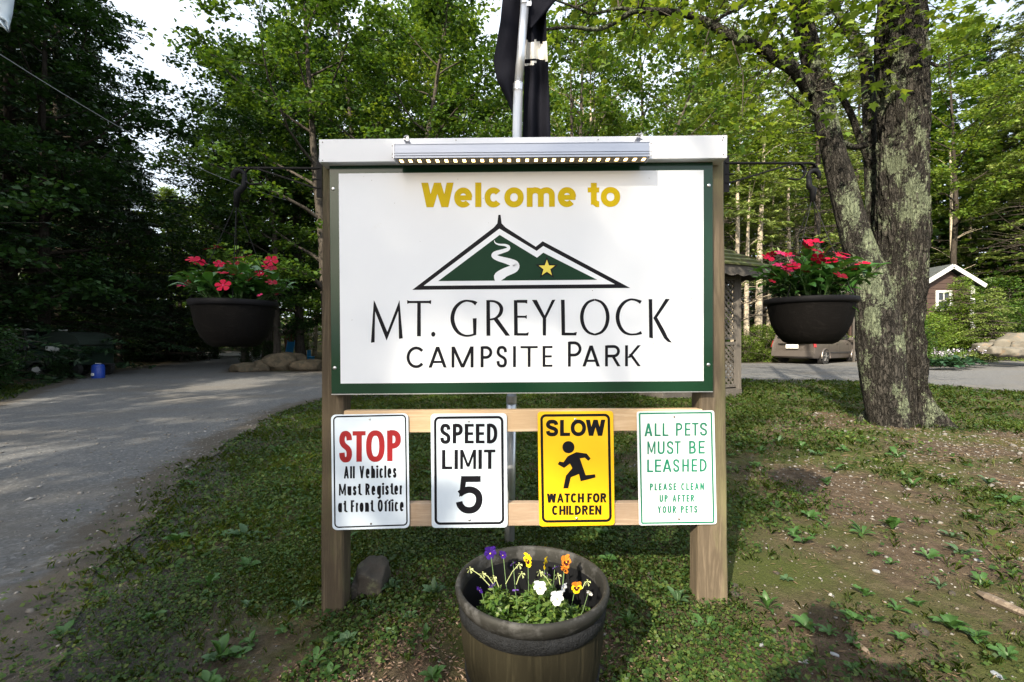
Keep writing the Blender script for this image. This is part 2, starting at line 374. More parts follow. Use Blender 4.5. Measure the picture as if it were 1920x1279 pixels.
def glyph(ch, w, h, s, sh=None, p=2.3):
    """returns list of strokes, each a list of polygons, y up, box w x h"""
    q = sh or s*.92; rb = lambda pts, closed=False: ribbon(pts, s, closed)
    V = lambda x, y0=0, y1=h: poly([(x, y0), (x+s, y0), (x+s, y1), (x, y1)])
    Hh = lambda y, x0=0, x1=w: poly([(x0, y), (x1, y), (x1, y+q), (x0, y+q)])
    d = s*(1.12 if w > 3.4*s else .86); c = w/2; xh = h*.78
    def bowl(y0, y1, x0=s*.5, x1=w):
        r = min((y1-y0-q)/2, (x1-x0)*.7); ry = (y1-y0-q)/2; cx = x1-s/2-r; cy = (y0+y1)/2
        pts = [(x0, y0+q/2)]+ell(cx, cy, r, ry, -90, 90, 12, p)+[(x0, y1-q/2)]; return rb(pts)
    def ring(x0, x1, y0, y1, a0=0, a1=360):
        cl = a1-a0 >= 360; pts = ell((x0+x1)/2, (y0+y1)/2, (x1-x0-s)/2, (y1-y0-q)/2, a0, a1, 30, p)
        return rb(pts[:-1] if cl else pts, cl)
    def ess(x0, x1, y0, y1):
        W = x1-x0; T = y1-y0; a = s/2; X = lambda u: x0+a+u*(W-s); Yv = lambda v: y0+q/2+v*(T-q)
        return rb(catmull([(X(1.0), Yv(.74)), (X(.93), Yv(.90)), (X(.72), Yv(.985)), (X(.48), Yv(1)), (X(.2), Yv(.97)), (X(.03), Yv(.84)), (X(.04), Yv(.68)), (X(.25), Yv(.565)),
                (X(.5), Yv(.5)), (X(.78), Yv(.43)), (X(.97), Yv(.31)), (X(.97), Yv(.14)), (X(.8), Yv(.025)), (X(.52), Yv(0)), (X(.25), Yv(.02)), (X(.06), Yv(.11)), (X(0), Yv(.27))], 4))
    if ch in 'IlL|': r = V(0); r = r+Hh(0) if ch == 'L' else r
    elif ch == 'T': r = V(c-s/2)+Hh(h-q)
    elif ch == 'E': r = V(0)+Hh(0)+Hh(h-q)+Hh(h/2-q/2, 0, w*.93)
    elif ch == 'F': r = V(0)+Hh(h-q)+Hh(h/2-q/2, 0, w*.9)
    elif ch == 'H': r = V(0)+V(w-s)+Hh(h/2-q/2)
    elif ch == 'P': r = V(0)+bowl(h*.42, h)
    elif ch == 'R': r = V(0)+bowl(h*.44, h, x1=w*.96)+D(w-d, w*.5-d*.4, d, h, 0, h*.47)
    elif ch == 'B': r = V(0)+bowl(h*.5-q/2, h, x1=w*.94)+bowl(0, h*.5+q/2)
    elif ch == 'D': r = V(0)+bowl(0, h)
    elif ch == 'S': r = ess(0, w, 0, h)
    elif ch == 'O': r = ring(0, w, 0, h)
    elif ch == 'C': r = ring(0, w, 0, h, 42, 318)
    elif ch == 'G': r = ring(0, w, 0, h, 42, 330)+V(w-s, h*.08, h*.48)+Hh(h*.4, w*.55, w)
    elif ch == 'U': r = rb([(s/2, h)]+ell(c, h*.3, (w-s)/2, h*.3-q/2, 180, 360, 14, p)+[(w-s/2, h)])
    elif ch == 'M' and w < 5*s: k = s*.8; r = poly([(0, 0), (k, 0), (k, h), (0, h)])+poly([(w-k, 0), (w, 0), (w, h), (w-k, h)])+D(c-k*.45, k*.1, k*.9, h, h*.12)+D(c-k*.45, w-k, k*.9, h, h*.12)
    elif ch == 'M': r = V(0)+V(w-s)+D(c-d*.5, 0, d, h)+D(c-d*.5, w-d, d, h)
    elif ch == 'N': r = V(0)+V(w-s)+D(w-d, 0, d, h)
    elif ch == 'A': r = D(0, c-d/2, d, h)+D(w-d, c-d/2, d, h)+Hh(h*.22, w*.22, w*.78)
    elif ch == 'V': r = D(c-d/2, 0, d, h)+D(c-d/2, w-d, d, h)
    elif ch == 'W': a = w*.27; r = D(a-d/2, 0, d, h)+D(a-d/2, c-d/2, d, h)+D(w-a-d/2, c-d/2, d, h)+D(w-a-d/2, w-d, d, h)
    elif ch == 'Y': r = D(c-d/2, 0, d, h, h*.42)+D(c-d/2, w-d, d, h, h*.42)+V(c-s/2, 0, h*.5)
    elif ch == 'K': r = V(0)+D(s*.7, w-d, d, h, h*.4)+D(w-d, s*1.3, d, h, 0, h*.58)
    elif ch == '5':
        r = poly([(w*.12, h*.44), (w*.12+s*.75, h*.50), (w*.27+s*.6, h), (w*.20, h)])+Hh(h-q, w*.2, w*.93)
        a = lambda u, v: (s/2+u*(w-s), q/2+v*(h-q))
        r += rb(catmull([a(.02, .52), a(.2, .60), a(.45, .655), a(.72, .63), a(.93, .52), a(1, .34), a(.92, .14), a(.72, .02), a(.48, -.01), a(.24, .03), a(.06, .15), a(0, .27)], 4))
    elif ch == 'o': r = ring(0, w, 0, xh)
    elif ch == 'c': r = ring(0, w, 0, xh, 40, 320)
    elif ch == 'e': r = ring(0, w, 0, xh, 0, 318)+Hh(xh*.46-q*.4, s*.4, w-s*.1)
    elif ch == 'm':
        h2 = xh; hf = w/2; r = V(0, 0, h2)
        for x1 in (hf+s/2, w): r += rb([(x1-hf, h2*.55)]+ell(x1-hf/2-s/4, h2*.6, (hf-s/2)/2, h2*.4-q/2, 180, 0, 10, p)+[(x1-s/2, 0)])
    elif ch in 'nhr':
        r = V(0, 0, h if ch == 'h' else xh)
        if ch == 'r': r += rb(ell(w*1.0, xh*.55, w-s*.5, xh*.45-q/2, 170, 92, 8, p))
        else: r += rb([(s/2, xh*.55)]+ell(c, xh*.6, (w-s)/2, xh*.4-q/2, 180, 0, 12, p)+[(w-s/2, 0)])
    elif ch == 'u': r = V(w-s, 0, xh)+rb([(s/2, xh)]+ell(c, xh*.36, (w-s)/2, xh*.36-q/2, 180, 350, 12, p))
    elif ch == 'i': r = V(0, 0, xh)+poly(ell(s/2, h*.93, s*.6, s*.6, 0, 350, 12))
    elif ch == 's': r = ess(0, w, 0, xh)
    elif ch == 't': r = V(w*.28, xh*.1, h*.97)+Hh(xh-q, 0, w)+rb([(w*.28+s/2, xh*.3), (w*.28+s*.6, q*.9), (w*.28+s, q*.5), (w, q*.5)])
    elif ch == 'f': r = V(w*.25, 0, h*.8)+Hh(xh-q, 0, w)+rb([(w*.25+s/2, h*.75), (w*.25+s*.6, h-q*.9), (w*.25+s, h-q*.5), (w*1.05, h-q*.5)])
    elif ch == 'a': r = ring(0, w, 0, xh)+V(w-s, 0, xh)
    elif ch == 'g': r = ring(0, w, 0, xh)+V(w-s, -h*.1, xh)+rb([(w-s/2, -h*.08)]+ell(c, -h*.1, (w-s)/2, h*.15, 0, -150, 8, p))
    elif ch == '.': r = poly(ell(s*.6, s*.6, s*.6, s*.6, 0, 350, 14))
    else: r = []
    return r
RW = dict(I=.24, L=.78, T=.86, E=.8, F=.76, H=1, P=.92, R=.98, B=.96, D=1, S=.94, O=1.08, C=1, G=1.05, U=.98, M=1.25, N=1.02, A=1.08, V=1, W=1.5, Y=1, K=1,
          l=.26, e=.84, c=.8, o=.86, m=1.35, t=.52, h=.84, i=.26, s=.74, u=.84, r=.5, g=.86, n=.84, f=.5, a=.86)
class Print:
    """collects strokes in photo pixels and lays them on a plane Y"""
    def __init__(s, Y, slope=0., xc=960): s.mb = MB(); s.Y = Y; s.k = 0; s.sl = slope; s.xc = xc
    def strokes(s, st, f, mi=0):
        s.mb.mi = mi
        for polys in st:
            s.k += 1; y = s.Y-.0005-.00004*(s.k % 12)
            for pl in polys:
                vs = []
                for a in pl:
                    X, Yp = f(a[0], a[1]); vs.append(P(X, Yp+s.sl*(X-s.xc), y))
                s.mb.add(vs, [tuple(range(len(vs)))])
    def g(s, ch, x0, x1, yt, yb, st, sh=None, mi=0, p=2.3):
        s.strokes(glyph(ch, x1-x0, yb-yt, st, sh, p), lambda a, b: (x0+a, yb-b), mi)
    def line(s, txt, x0, x1, yt, yb, st, sh=None, mi=0, gap=.16, space=.45, p=2.3):
        rw = dict(RW); rw['M'] = 1.25 if st > 4 else 1.5
        tot = sum(space if c == ' ' else rw.get(c, .8)+gap for c in txt)-gap; u = (x1-x0)/tot; x = x0
        for c in txt:
            if c == ' ': x += space*u; continue
            wd = rw.get(c, .8)*u
            if c in 'Ili': s.g(c, x+wd/2-st/2, x+wd/2+st/2, yt, yb, st, sh, mi, p)
            else: s.g(c, x, x+wd, yt, yb, st, sh, mi, p)
            x += wd+gap*u
    def pl(s, pts, mi=0, lift=0):
        s.mb.mi = mi; vs = [P(a, b, s.Y-.0003-lift) for a, b in pts]; s.mb.add(vs, [tuple(range(len(vs)))])
def rrect(quad, r, inset=0, n=5):
    """rounded quad outline in pixels; quad TL,TR,BR,BL"""
    out = []; q = [Vector((a, b)) for a, b in quad]
    for i in range(4):
        p = q[i]; a = (q[i-1]-p).normalized(); b = (q[(i+1) % 4]-p).normalized()
        p = p+(a+b)*inset; rr = r
        c = p+(a+b)*rr
        for k in range(n+1):
            t = k/n*math.pi/2
            out.append(tuple(c-a*rr*math.sin(t)-b*rr*math.cos(t)) if False else tuple(c-b*rr*math.cos(t)-a*rr*math.sin(t)))
    return out
# ================================================================ SIGN ASSEMBLY

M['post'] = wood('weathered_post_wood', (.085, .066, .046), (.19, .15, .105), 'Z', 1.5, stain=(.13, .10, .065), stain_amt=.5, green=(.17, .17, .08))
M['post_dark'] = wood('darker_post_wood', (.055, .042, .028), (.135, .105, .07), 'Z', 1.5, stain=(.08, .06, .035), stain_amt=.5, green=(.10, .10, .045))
M['pine'] = wood('fresh_pine', (.44, .31, .19), (.62, .48, .34), 'X', 1.1, rough=.6)
M['pine2'] = wood('greying_pine', (.26, .19, .135), (.42, .33, .25), 'X', 1.1, stain=(.30, .25, .20), stain_amt=.5)
M['white'] = plain('sign_white', (.66, .69, .75), .38, var=.03, scale=1.6, dirt=(.58, .59, .60), dirt_at=.66)
M['cap'] = plain('white_trim_board', (.66, .68, .73), .42, var=.02, scale=3, bmp=.02, bscale=120)
M['green'] = plain('glossy_dark_green', (.007, .034, .017), .14, var=.06, scale=3, spec=.35)
M['black'] = plain('black_vinyl', (.006, .006, .009), .5, var=0, spec=.12)
M['ggreen'] = plain('green_vinyl', (.007, .034, .017), .5, var=.03, spec=.12)
M['gold'] = plain('gold_vinyl', (.50, .37, .002), .5, var=.03, scale=20, spec=.12)
M['yellowstar'] = plain('yellow_vinyl', (.66, .55, .05), .35, var=0)
M['alum'] = plain('brushed_aluminium', (.30, .33, .40), .45, .85, var=.05, scale=8, stretch=(.2, 1, 12))
M['alum_ed'] = plain('aluminium_edge', (.5, .5, .52), .4, .8, var=.03)
M['steel'] = plain('bolt_steel', (.55, .55, .56), .3, .9, var=.1, scale=60)
M['rust'] = plain('dull_screw', (.12, .10, .09), .6, .6, var=.2, scale=80)
M['swhite'] = plain('reflective_sheet_white', (.56, .64, .74), .33, var=.035, scale=5, bmp=.05, bscale=900, dirt=(.36, .38, .40), dirt_at=.66)
M['swhite2'] = plain('enamel_white', (.58, .60, .64), .4, var=.02, scale=4)
M['syellow'] = plain('sign_yellow', (.72, .42, .006), .4, var=.05, scale=5, bmp=.03, bscale=600, dirt=(.50, .33, .05), dirt_at=.67)
M['red'] = plain('sign_red', (.25, .001, .005), .5, var=.03)
M['steal'] = plain('sign_teal_faded', (.002, .15, .09), .4, var=.35, scale=4)
M['underside_shade'] = plain('painted_underside_shade', (.22, .18, .12), .5, var=.1)  # dim look of the bar's aluminium underside, put into a colour
M['led'] = plain('lit_led', (1, .85, .6), .3, var=0, emit=(1.0, .66, .25), es=4)

zb = terrain(0.05, 1.83)
sign = thing('welcome_sign', 'large white campsite welcome sign in a green border on two weathered wooden posts', 'sign', (0.03, 1.87, zb))
PY = 1.80; FP = 1.832
# posts (each a weathered square timber)
def post(name, ftop, fbot, rag):
    # ftop: (x0,x1,py) front face top in pixels at depth FP, fbot likewise
    mb = MB(); n = 26; c = .006; d = .089; rings = []
    for i in range(n+1):
        t = i/n; x0 = ftop[0]+(fbot[0]-ftop[0])*t; x1 = ftop[1]+(fbot[1]-ftop[1])*t; py = ftop[2]+(fbot[2]-ftop[2])*t
        a = P(x0, py, FP); b = P(x1, py, FP)
        def j(k): return (noise.noise((k*3.1, t*7, rag))*.0022)
        xs = [(a.x+j(1), FP+c), (a.x+c+j(1), FP+j(2)), (b.x-c+j(3), FP+j(2)), (b.x+j(3), FP+c), (b.x+j(3), FP+d-c), (b.x-c, FP+d), (a.x+c, FP+d), (a.x+j(1), FP+d-c)]
        rings.append([(x, y, a.z) for x, y in xs])
    b0 = 0
    for r_ in rings: mb.v += r_
    for i in range(n):
        for k in range(8):
            k2 = (k+1) % 8; mb.f.append((i*8+k, (i+1)*8+k, (i+1)*8+k2, i*8+k2)); mb.m.append(0)
    mb.f.append(tuple(range(8))); mb.m.append(0)
    return mb
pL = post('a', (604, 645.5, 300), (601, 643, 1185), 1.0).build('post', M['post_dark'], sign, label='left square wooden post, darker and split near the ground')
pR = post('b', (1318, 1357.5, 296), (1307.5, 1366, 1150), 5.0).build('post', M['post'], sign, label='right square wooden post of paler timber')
# fix the front-right post: keep 4x4 width, its front face is nearer to the lens
# rails
mb = MB(); mb.slab([(644.5, 770.5), (1317, 767), (1317, 807), (644.5, 812)], FP-.001, .038)
mb.build('rail', M['pine'], sign, bevel=.002, label='upper rail of fresh yellow pine')
mb = MB(); mb.slab([(644, 945), (1310, 943.5), (1310, 984), (644, 988)], FP-.001, .038)
mb.build('rail', M['pine2'], sign, bevel=.002, label='lower rail of greyer pine')
# main panel
panel_q = [(617.3, 296), (1336.4, 292), (1337, 733.6), (621.4, 738.7)]
mb = MB(); mb.slab(panel_q, PY, .019); pan = mb.build('panel', M['green'], sign, bevel=.0012, label='glossy dark green board with a white printed face')
mb = MB(); mb.slab([(621.4, 738.9), (1337, 733.8), (1337, 735.2), (621.4, 740.4)], PY-.001, .021); mb.build('edge_strip', M['alum_ed'], pan)
mb = MB(); q = [(635, 325.5), (1319.3, 319), (1319.3, 714.4), (638.6, 719.3)]
mb.slab(q, PY-.0012, .0012); mb.build('face_sheet', M['white'], pan)
pr = Print(PY-.0012, -.0085)
k1 = dict(mi=0)
# Welcome to
W0 = pr
tops, base = 342, 388
pr.sl = -.004; pr.xc = 976
for ch, a, b, st in (('W', 789.8, 850.5, 11.6), ('e', 851.5, 885.6, 11), ('l', 891, 902.5, 11.5), ('c', 908.5, 942, 11), ('o', 945.6, 982, 11), ('m', 987.7, 1040.4, 11), ('e', 1045.8, 1080.3, 11), ('t', 1101.9, 1123.5, 11), ('o', 1126.5, 1162.9, 11)):
    if ch == 't': pr.mb.build('word_lettering', [M['gold']], pan, label='yellow word Welcome'); pr.mb = MB()
    pr.g(ch, a, b, tops, base, st, 9.4, 0, 2.1)
pr.mb.build('word_lettering', [M['gold']], pan, label='yellow word to')
# traced letters of the name (zoom coordinates)
pr = Print(PY-.0012)
z3 = lambda a, b: (560+a/4.264, 500+b/4.264)
z4 = lambda a, b: (960+a/4.264, 500+b/4.264)
def tp(z, *pts): pr.strokes(poly(pts), z)
def tr(z, *pts): pr.strokes(ribbon(catmull([tuple(p) for p in pts], 5)), z)
tp(z3, (601, 268), (612, 300), (607, 605), (578, 609)); tp(z3, (601, 268), (612, 288), (714, 535), (703, 592), (606, 345))
tp(z3, (703, 592), (702, 540), (806, 268), (804, 335)); tp(z3, (795, 300), (806, 268), (832, 573), (802, 578))
tp(z3, (866, 268), (868, 298), (885, 292), (1040, 292), (1058, 300), (1060, 268), (1040, 273), (885, 274)); tp(z3, (948, 288), (976, 288), (977, 557), (946, 557))
pr.strokes(poly(ell(1076, 541, 17, 20, 0, 340, 14)), z3)
tr(z3, (1420, 297, 34), (1400, 284, 24), (1372, 276, 17), (1330, 274, 17), (1285, 295, 24), (1247, 340, 29), (1229, 405, 31), (1240, 470, 31), (1275, 525, 26), (1322, 550, 18), (1365, 552, 16), (1410, 540, 16))
tp(z3, (1392, 414), (1423, 412), (1420, 546), (1396, 550))
tp(z3, (1500, 268), (1529, 270), (1532, 553), (1502, 553)); tr(z3, (1505, 276, 16), (1560, 277, 17), (1602, 298, 24), (1621, 335, 29), (1610, 380, 27), (1575, 412, 18), (1528, 424, 14))
tp(z3, (1558, 424), (1590, 412), (1690, 552), (1655, 553))
tp(z4, (15, 268), (43, 268), (47, 551), (17, 551)); tp(z4, (38, 266), (123, 266), (122, 297), (106, 290), (38, 289)); tp(z4, (38, 392), (104, 393), (119, 387), (118, 418), (104, 409), (38, 409)); tp(z4, (38, 531), (110, 532), (135, 524), (130, 552), (38, 552))
tp(z4, (159, 266), (198, 266), (272, 412), (246, 414)); tp(z4, (320, 266), (347, 264), (273, 412), (256, 402)); tp(z4, (246, 405), (273, 405), (272, 551), (246, 551))
tp(z4, (391, 265), (421, 265), (425, 549), (397, 549)); tp(z4, (415, 527), (490, 529), (519, 522), (513, 550), (415, 550))
tr(z4, (662, 264, 15), (715, 285, 21), (752, 335, 27), (766, 404, 29), (752, 475, 27), (715, 524, 21), (662, 544, 15)); tr(z4, (662, 264, 15), (609, 285, 21), (572, 335, 27), (558, 404, 29), (572, 475, 27), (609, 524, 21), (662, 544, 15))
tr(z4, (1031, 286, 30), (1010, 275, 22), (980, 265, 17), (942, 264, 17), (895, 288, 24), (857, 340, 29), (844, 405, 31), (858, 470, 29), (893, 520, 24), (940, 541, 17), (985, 541, 15), (1015, 535, 20), (1036, 527, 26))
tp(z4, (1093, 260), (1121, 260), (1127, 574), (1097, 568)); tp(z4, (1228, 258), (1262, 258), (1160, 408), (1129, 412)); tp(z4, (1128, 408), (1158, 402), (1222, 515), (1245, 565), (1279, 608), (1246, 602), (1215, 572))
pr.sl = -.0075; pr.xc = 980
o3 = lambda a: 560+a/4.264
o4 = lambda a: 960+a/4.264
for ch, a, b, t0 in (('C', o3(863), o3(1016), 0), ('A', o3(1038), o3(1184), 0), ('M', o3(1222), o3(1398), 0), ('P', o3(1455), o3(1548), 0), ('S', o3(1582), o3(1666), 0), ('I', o3(1714), o3(1735), 0),
                     ('T', o4(68), o4(206), 0), ('E', o4(244), o4(324), 0), ('P', o4(447), o4(556), 1), ('A', o4(562), o4(703), 0), ('R', o4(744), o4(868), 0), ('K', o4(904), o4(1030), 0)):
    pr.g(ch, a, b, (641.5 if t0 else 649), 688.3, 5.4, 4.2, 0, 2.0)
pr.mb.build('name_lettering', [M['black']], pan)
# mountain emblem
z1 = lambda a, b: (560+a/4.264, 220+b/4.264)
z2 = lambda a, b: (960+a/4.264, 220+b/4.264)
em = Print(PY-.0012)
em.pl([(773, 543.6), (926, 426.5), (932.5, 419), (934.3, 402.9), (938.6, 402.9), (940.6, 419), (948, 426.5), (1004.6, 462.7), (1017.5, 452.4), (1181.9, 540.1)], 0)
em.pl([(794.5, 536), (936.4, 428.9), (1006.2, 470.6), (1018.6, 461.4), (1152.8, 533)], 1, .0003)
em.pl([(821.5, 527.2), (936.9, 440.5), (1006.9, 483.1), (1018.6, 473.8), (1119.9, 524.7)], 2, .0006)
em.mb.mi = 1
rv = ribbon(catmull([(1563, 985, 4), (1572, 1004, 8), (1600, 1017, 13), (1650, 1022, 18), (1676, 1035, 24), (1672, 1055, 28), (1625, 1072, 32), (1575, 1088, 36), (1562, 1108, 40), (1600, 1130, 42), (1670, 1150, 50), (1728, 1175, 60), (1722, 1208, 66), (1650, 1240, 70), (1604, 1270, 76), (1608, 1290, 84), (1618, 1306, 92)], 5))
for pls in rv:
    for pl_ in pls: em.mb.add([P(*z1(a, b), PY-.0022-len(em.mb.f)*4e-6) for a, b in pl_], [(0, 1, 2, 3)])
def star(cx, cy, ro, ri, mi, lift):
    em.pl([(cx+(ro if k % 2 == 0 else ri)*math.sin(k*math.pi/5), cy-(ro if k % 2 == 0 else ri)*math.cos(k*math.pi/5)) for k in range(10)], mi, lift)
star(1025.4, 503.2, 22.5, 10.2, 0, .0011); star(1025.4, 503.0, 16.2, 6.6, 3, .0014)
em.mb.build('mountain_emblem', [M['black'], M['white'], M['ggreen'], M['yellowstar']], pan)
def bolt(px, py, Y, r, parent, mat='steel'):
    mb = MB(); p = P(px, py, Y)
    b = len(mb.v); n = 12; prof = [(r, 0), (r, .0012), (r*.8, .0028), (r*.35, .0034), (0.0001, .0034)]
    for rr, h in prof:
        for k in range(n):
            a = 2*math.pi*k/n; mb.v.append((p.x+rr*math.cos(a), p.y-h, p.z+rr*math.sin(a)))
    for j in range(len(prof)-1):
        for k in range(n):
            k2 = (k+1) % n; mb.f.append((j*n+k, j*n+k2, (j+1)*n+k2, (j+1)*n+k)); mb.m.append(0)
    return mb.build('bolt', M[mat], parent, smooth=True)
for a, b in ((624.6, 354), (627.5, 690), (1328.9, 347.8), (1328.2, 684)): bolt(a, b, PY, .0075, pan)
# small marks and fly specks on the face
mb = MB(); rr = random.Random(3)
for a, b in [(682, 331), (858.5, 336), (697, 338), (1217, 334), (906, 372), (916, 418), (788, 453), (1111, 545), (740, 381), (1264, 372), (1226, 645), (660, 600), (1296, 560)]:
    s_ = rr.uniform(.35, .8); mb.add([P(a+s_*math.cos(k), b+s_*1.3*math.sin(k), PY-.0016) for k in (0, 1, 2, 3, 4.2, 5.3)], [tuple(range(6))])
mb.build('fly_specks', M['rust'], pan)['kind'] = 'stuff'
# cap
CY = 1.762
mb = MB(); mb.slab([(598.2, 261.3), (1363.8, 253.3), (1363.4, 296.4), (598.3, 304.2)], CY, .19)
cap = mb.build('cap', M['cap'], sign, bevel=.0015, label='boxed white trim board along the top of the sign')
for a, b in ((605, 267), (605, 301), (1356.5, 258), (1356.5, 290), (855, 263), (1121.5, 262), (1354.6, 263)):
    bolt(a, b, CY, .0018, cap, 'rust')
# lamp bar under the cap
lamp = MB()
F0 = 1.700
def yz(px, py, Y): return P(px, py, Y)
a = P(739.4, 270.8, F0); b = P(1217.5, 266.2, F0)
ztop_l, ztop_r = a.z, b.z; zb_l = P(739.4, 296.3, F0).z; zb_r = P(1217.5, 292.8, F0).z
def fix_bar(mb, x0, x1, y0, y1, z0l, z0r, z1l, z1r):
    mb.hexa([(x0, y0, z0l), (x1, y0, z0r), (x1, y1, z0r), (x0, y1, z0l), (x0, y0, z1l), (x1, y0, z1r), (x1, y1, z1r), (x0, y1, z1l)])
mb = MB(); hL = ztop_l-zb_l; hR = ztop_r-zb_r
# stepped extruded profile made of stacked ribs
lv = [(0, .16, 0), (.16, .185, .003), (.185, .34, .0006), (.34, .365, .003), (.365, .96, .0012), (.96, 1.0, .003)]
for u0, u1, pr_ in lv:
    fix_bar(mb, a.x, b.x, F0-pr_, CY-.004, zb_l+hL*u0, zb_r+hR*u0, zb_l+hL*u1, zb_r+hR*u1)
fix = mb.build('light_bar', M['alum'], sign, label='slim aluminium light bar with a lit row of diodes underneath')
for x, s_ in ((a.x, -1), (b.x, 1)):
    mb = MB(); zl = zb_l if s_ < 0 else zb_r; zt = ztop_l if s_ < 0 else ztop_r
    mb.box(min(x, x+s_*.004), max(x, x+s_*.004), F0-.004, CY-.004, zl-.003, zt+.002)
    mb.build('end_plate', M['alum_ed'], fix)
    for v_ in (.08, .35, .95):
        mb = MB(); zc = zl+(zt-zl)*v_; mb.box(min(x+s_*.004, x+s_*.011), max(x+s_*.004, x+s_*.011), F0+.006, F0+.009, zc-.0012, zc+.0012); mb.build('end_screw', M['rust'], fix)
for px_, py_ in ((765, 266.5), (1197, 262.5)):
    mb = MB(); p = P(px_, py_, F0+.03); mb.box(p.x-.011, p.x+.008, F0+.004, CY-.002, p.z-.002, p.z+.004); mb.box(p.x+.000, p.x+.009, F0-.002, F0+.01, p.z-.010, p.z+.010)
    mb.tube([(p.x-.008, F0+.0, p.z+.006), (p.x+.006, F0-.001, p.z+.010)], .003, 6); mb.build('mounting_clip', M['alum_ed'], fix)
mb = MB(); n = 28
ledm = MB()
for k in range(n):
    t = (k+.6)/n; x = a.x+(b.x-a.x)*t; z = zb_l+(zb_r-zb_l)*t
    ledm = MB(); ledm.hexa([(x-.0042, F0+.018, z-.0018), (x+.0042, F0+.018, z-.0018), (x+.0042, F0+.038, z-.0018), (x-.0042, F0+.038, z-.0018),
               (x-.0060, F0+.015, z-.0013), (x+.0060, F0+.015, z-.0013), (x+.0060, F0+.041, z-.0013), (x-.0060, F0+.041, z-.0013)]); ledm.build('diode', M['led'], fix)
mb = MB(); mb.hexa([(a.x+.006, F0+.006, zb_l-.0012), (b.x-.006, F0+.006, zb_r-.0012), (b.x-.006, CY-.006, zb_r-.0012), (a.x+.006, CY-.006, zb_l-.0012), (a.x+.006, F0+.006, zb_l-.0002), (b.x-.006, F0+.006, zb_r-.0002), (b.x-.006, CY-.006, zb_r-.0002), (a.x+.006, CY-.006, zb_l-.0002)]); mb.build('underside_shade', M['underside_shade'], fix)  # added strip, painted dark for the shaded underside between the diodes
# ---------------------------------------------------------------- four small signs
def plate(quad, r, mat, label, Y=1.823):
    o = [tuple(q_) for q_ in rrect(quad, r)]
    c = P(sum(q_[0] for q_ in quad)/4, quad[2][1], Y)
    t = thing('notice_sign', label, 'sign', (c.x, Y, c.z), 'small metal notice signs screwed to the rails')
    mb = MB(); n = len(o); fr = [P(x, y, Y) for x, y in o]; bk = [v+Vector((0, .0025, 0)) for v in fr]
    mb.add(fr+bk, [tuple(reversed(range(n))), tuple(range(n, 2*n))]+[(k, (k+1) % n, n+(k+1) % n, n+k) for k in range(n)])
    mb.build('plate', M[mat], t, bevel=.0005); return t
def border(pr, quad, r, wd, mi):
    pts = rrect(quad, r, wd/2); pr.strokes(ribbon([(p[0], p[1]) for p in pts], wd, True), lambda a, b: (a, b), mi)
z5x = lambda a: 590+a/4.5675
z5y = lambda b: 740+b/4.5675
z6x = lambda a: 980+a/4.5675
def quad5(TL, TR, BR, BL, zx=z5x): return [(zx(p[0]), z5y(p[1])) for p in (TL, TR, BR, BL)]
SY = 1.823
# STOP
q = quad5((139, 172), (801, 160), (813, 1142), (151, 1162)); t = plate(q, 9, 'swhite', 'pale sign reading STOP in red above black lettering on the left post')
pr = Print(SY, -.018, z5x(475)); sl = pr.sl; pr.sl = 0
border(pr, quad5((157, 184), (783, 170), (797, 1122), (168, 1143)), 7, 2.6, 0); pr.sl = -.018
for ch, x0, x1 in (('S', 210, 320), ('T', 325, 436), ('O', 440, 599), ('P', 620, 738)): pr.g(ch, z5x(x0), z5x(x1), z5y(311), z5y(573), 10.2, 8.2, 1, 2.5)
pr.line('All Vehicles', z5x(250), z5x(700), z5y(610), z5y(715), 3.7, 3.2, 0, gap=.34, space=.75)
pr.line('Must Register', z5x(208), z5x(748), z5y(760), z5y(860), 3.7, 3.2, 0, gap=.34, space=.75)
pr.line('at Front Office', z5x(200), z5x(762), z5y(902), z5y(1003), 3.6, 3.1, 0, gap=.34, space=.75)
pr.mb.build('lettering', [M['black'], M['red']], t)
bolt(z5x(472), z5y(211), SY, .004, t); bolt(z5x(483), z5y(1106), SY, .004, t, 'rust')
# SPEED LIMIT
q = quad5((993, 165), (1645, 160), (1652, 1138), (1002, 1142)); t = plate(q, 7, 'swhite', 'white sign reading SPEED LIMIT 5 in bold black, second from the left')
pr = Print(SY, 0, z5x(1320)); border(pr, quad5((1021, 188), (1616, 182), (1624, 1110), (1027, 1116)), 8, 4.6, 0); pr.sl = -.006
for ch, x0, x1 in (('S', 1075, 1163), ('P', 1182, 1268), ('E', 1285, 1362), ('E', 1380, 1455), ('D', 1475, 1565)): pr.g(ch, z5x(x0), z5x(x1), z5y(251), z5y(418), 6.6, 5.2, 0, 2.4)
for ch, x0, x1 in (('L', 1090, 1178), ('I', 1197, 1225), ('M', 1246, 1382), ('I', 1402, 1430), ('T', 1450, 1548)): pr.g(ch, z5x(x0), z5x(x1), z5y(472), z5y(638), 6.6, 5.2, 0, 2.4)
pr.g('5', z5x(1209), z5x(1438), z5y(697), z5y(1015), 12.4, 11.4, 0, 2.0)
pr.mb.build('lettering', [M['black']], t); bolt(z5x(1320), z5y(228), SY, .005, t); bolt(z5x(1326), z5y(1072), SY, .006, t)
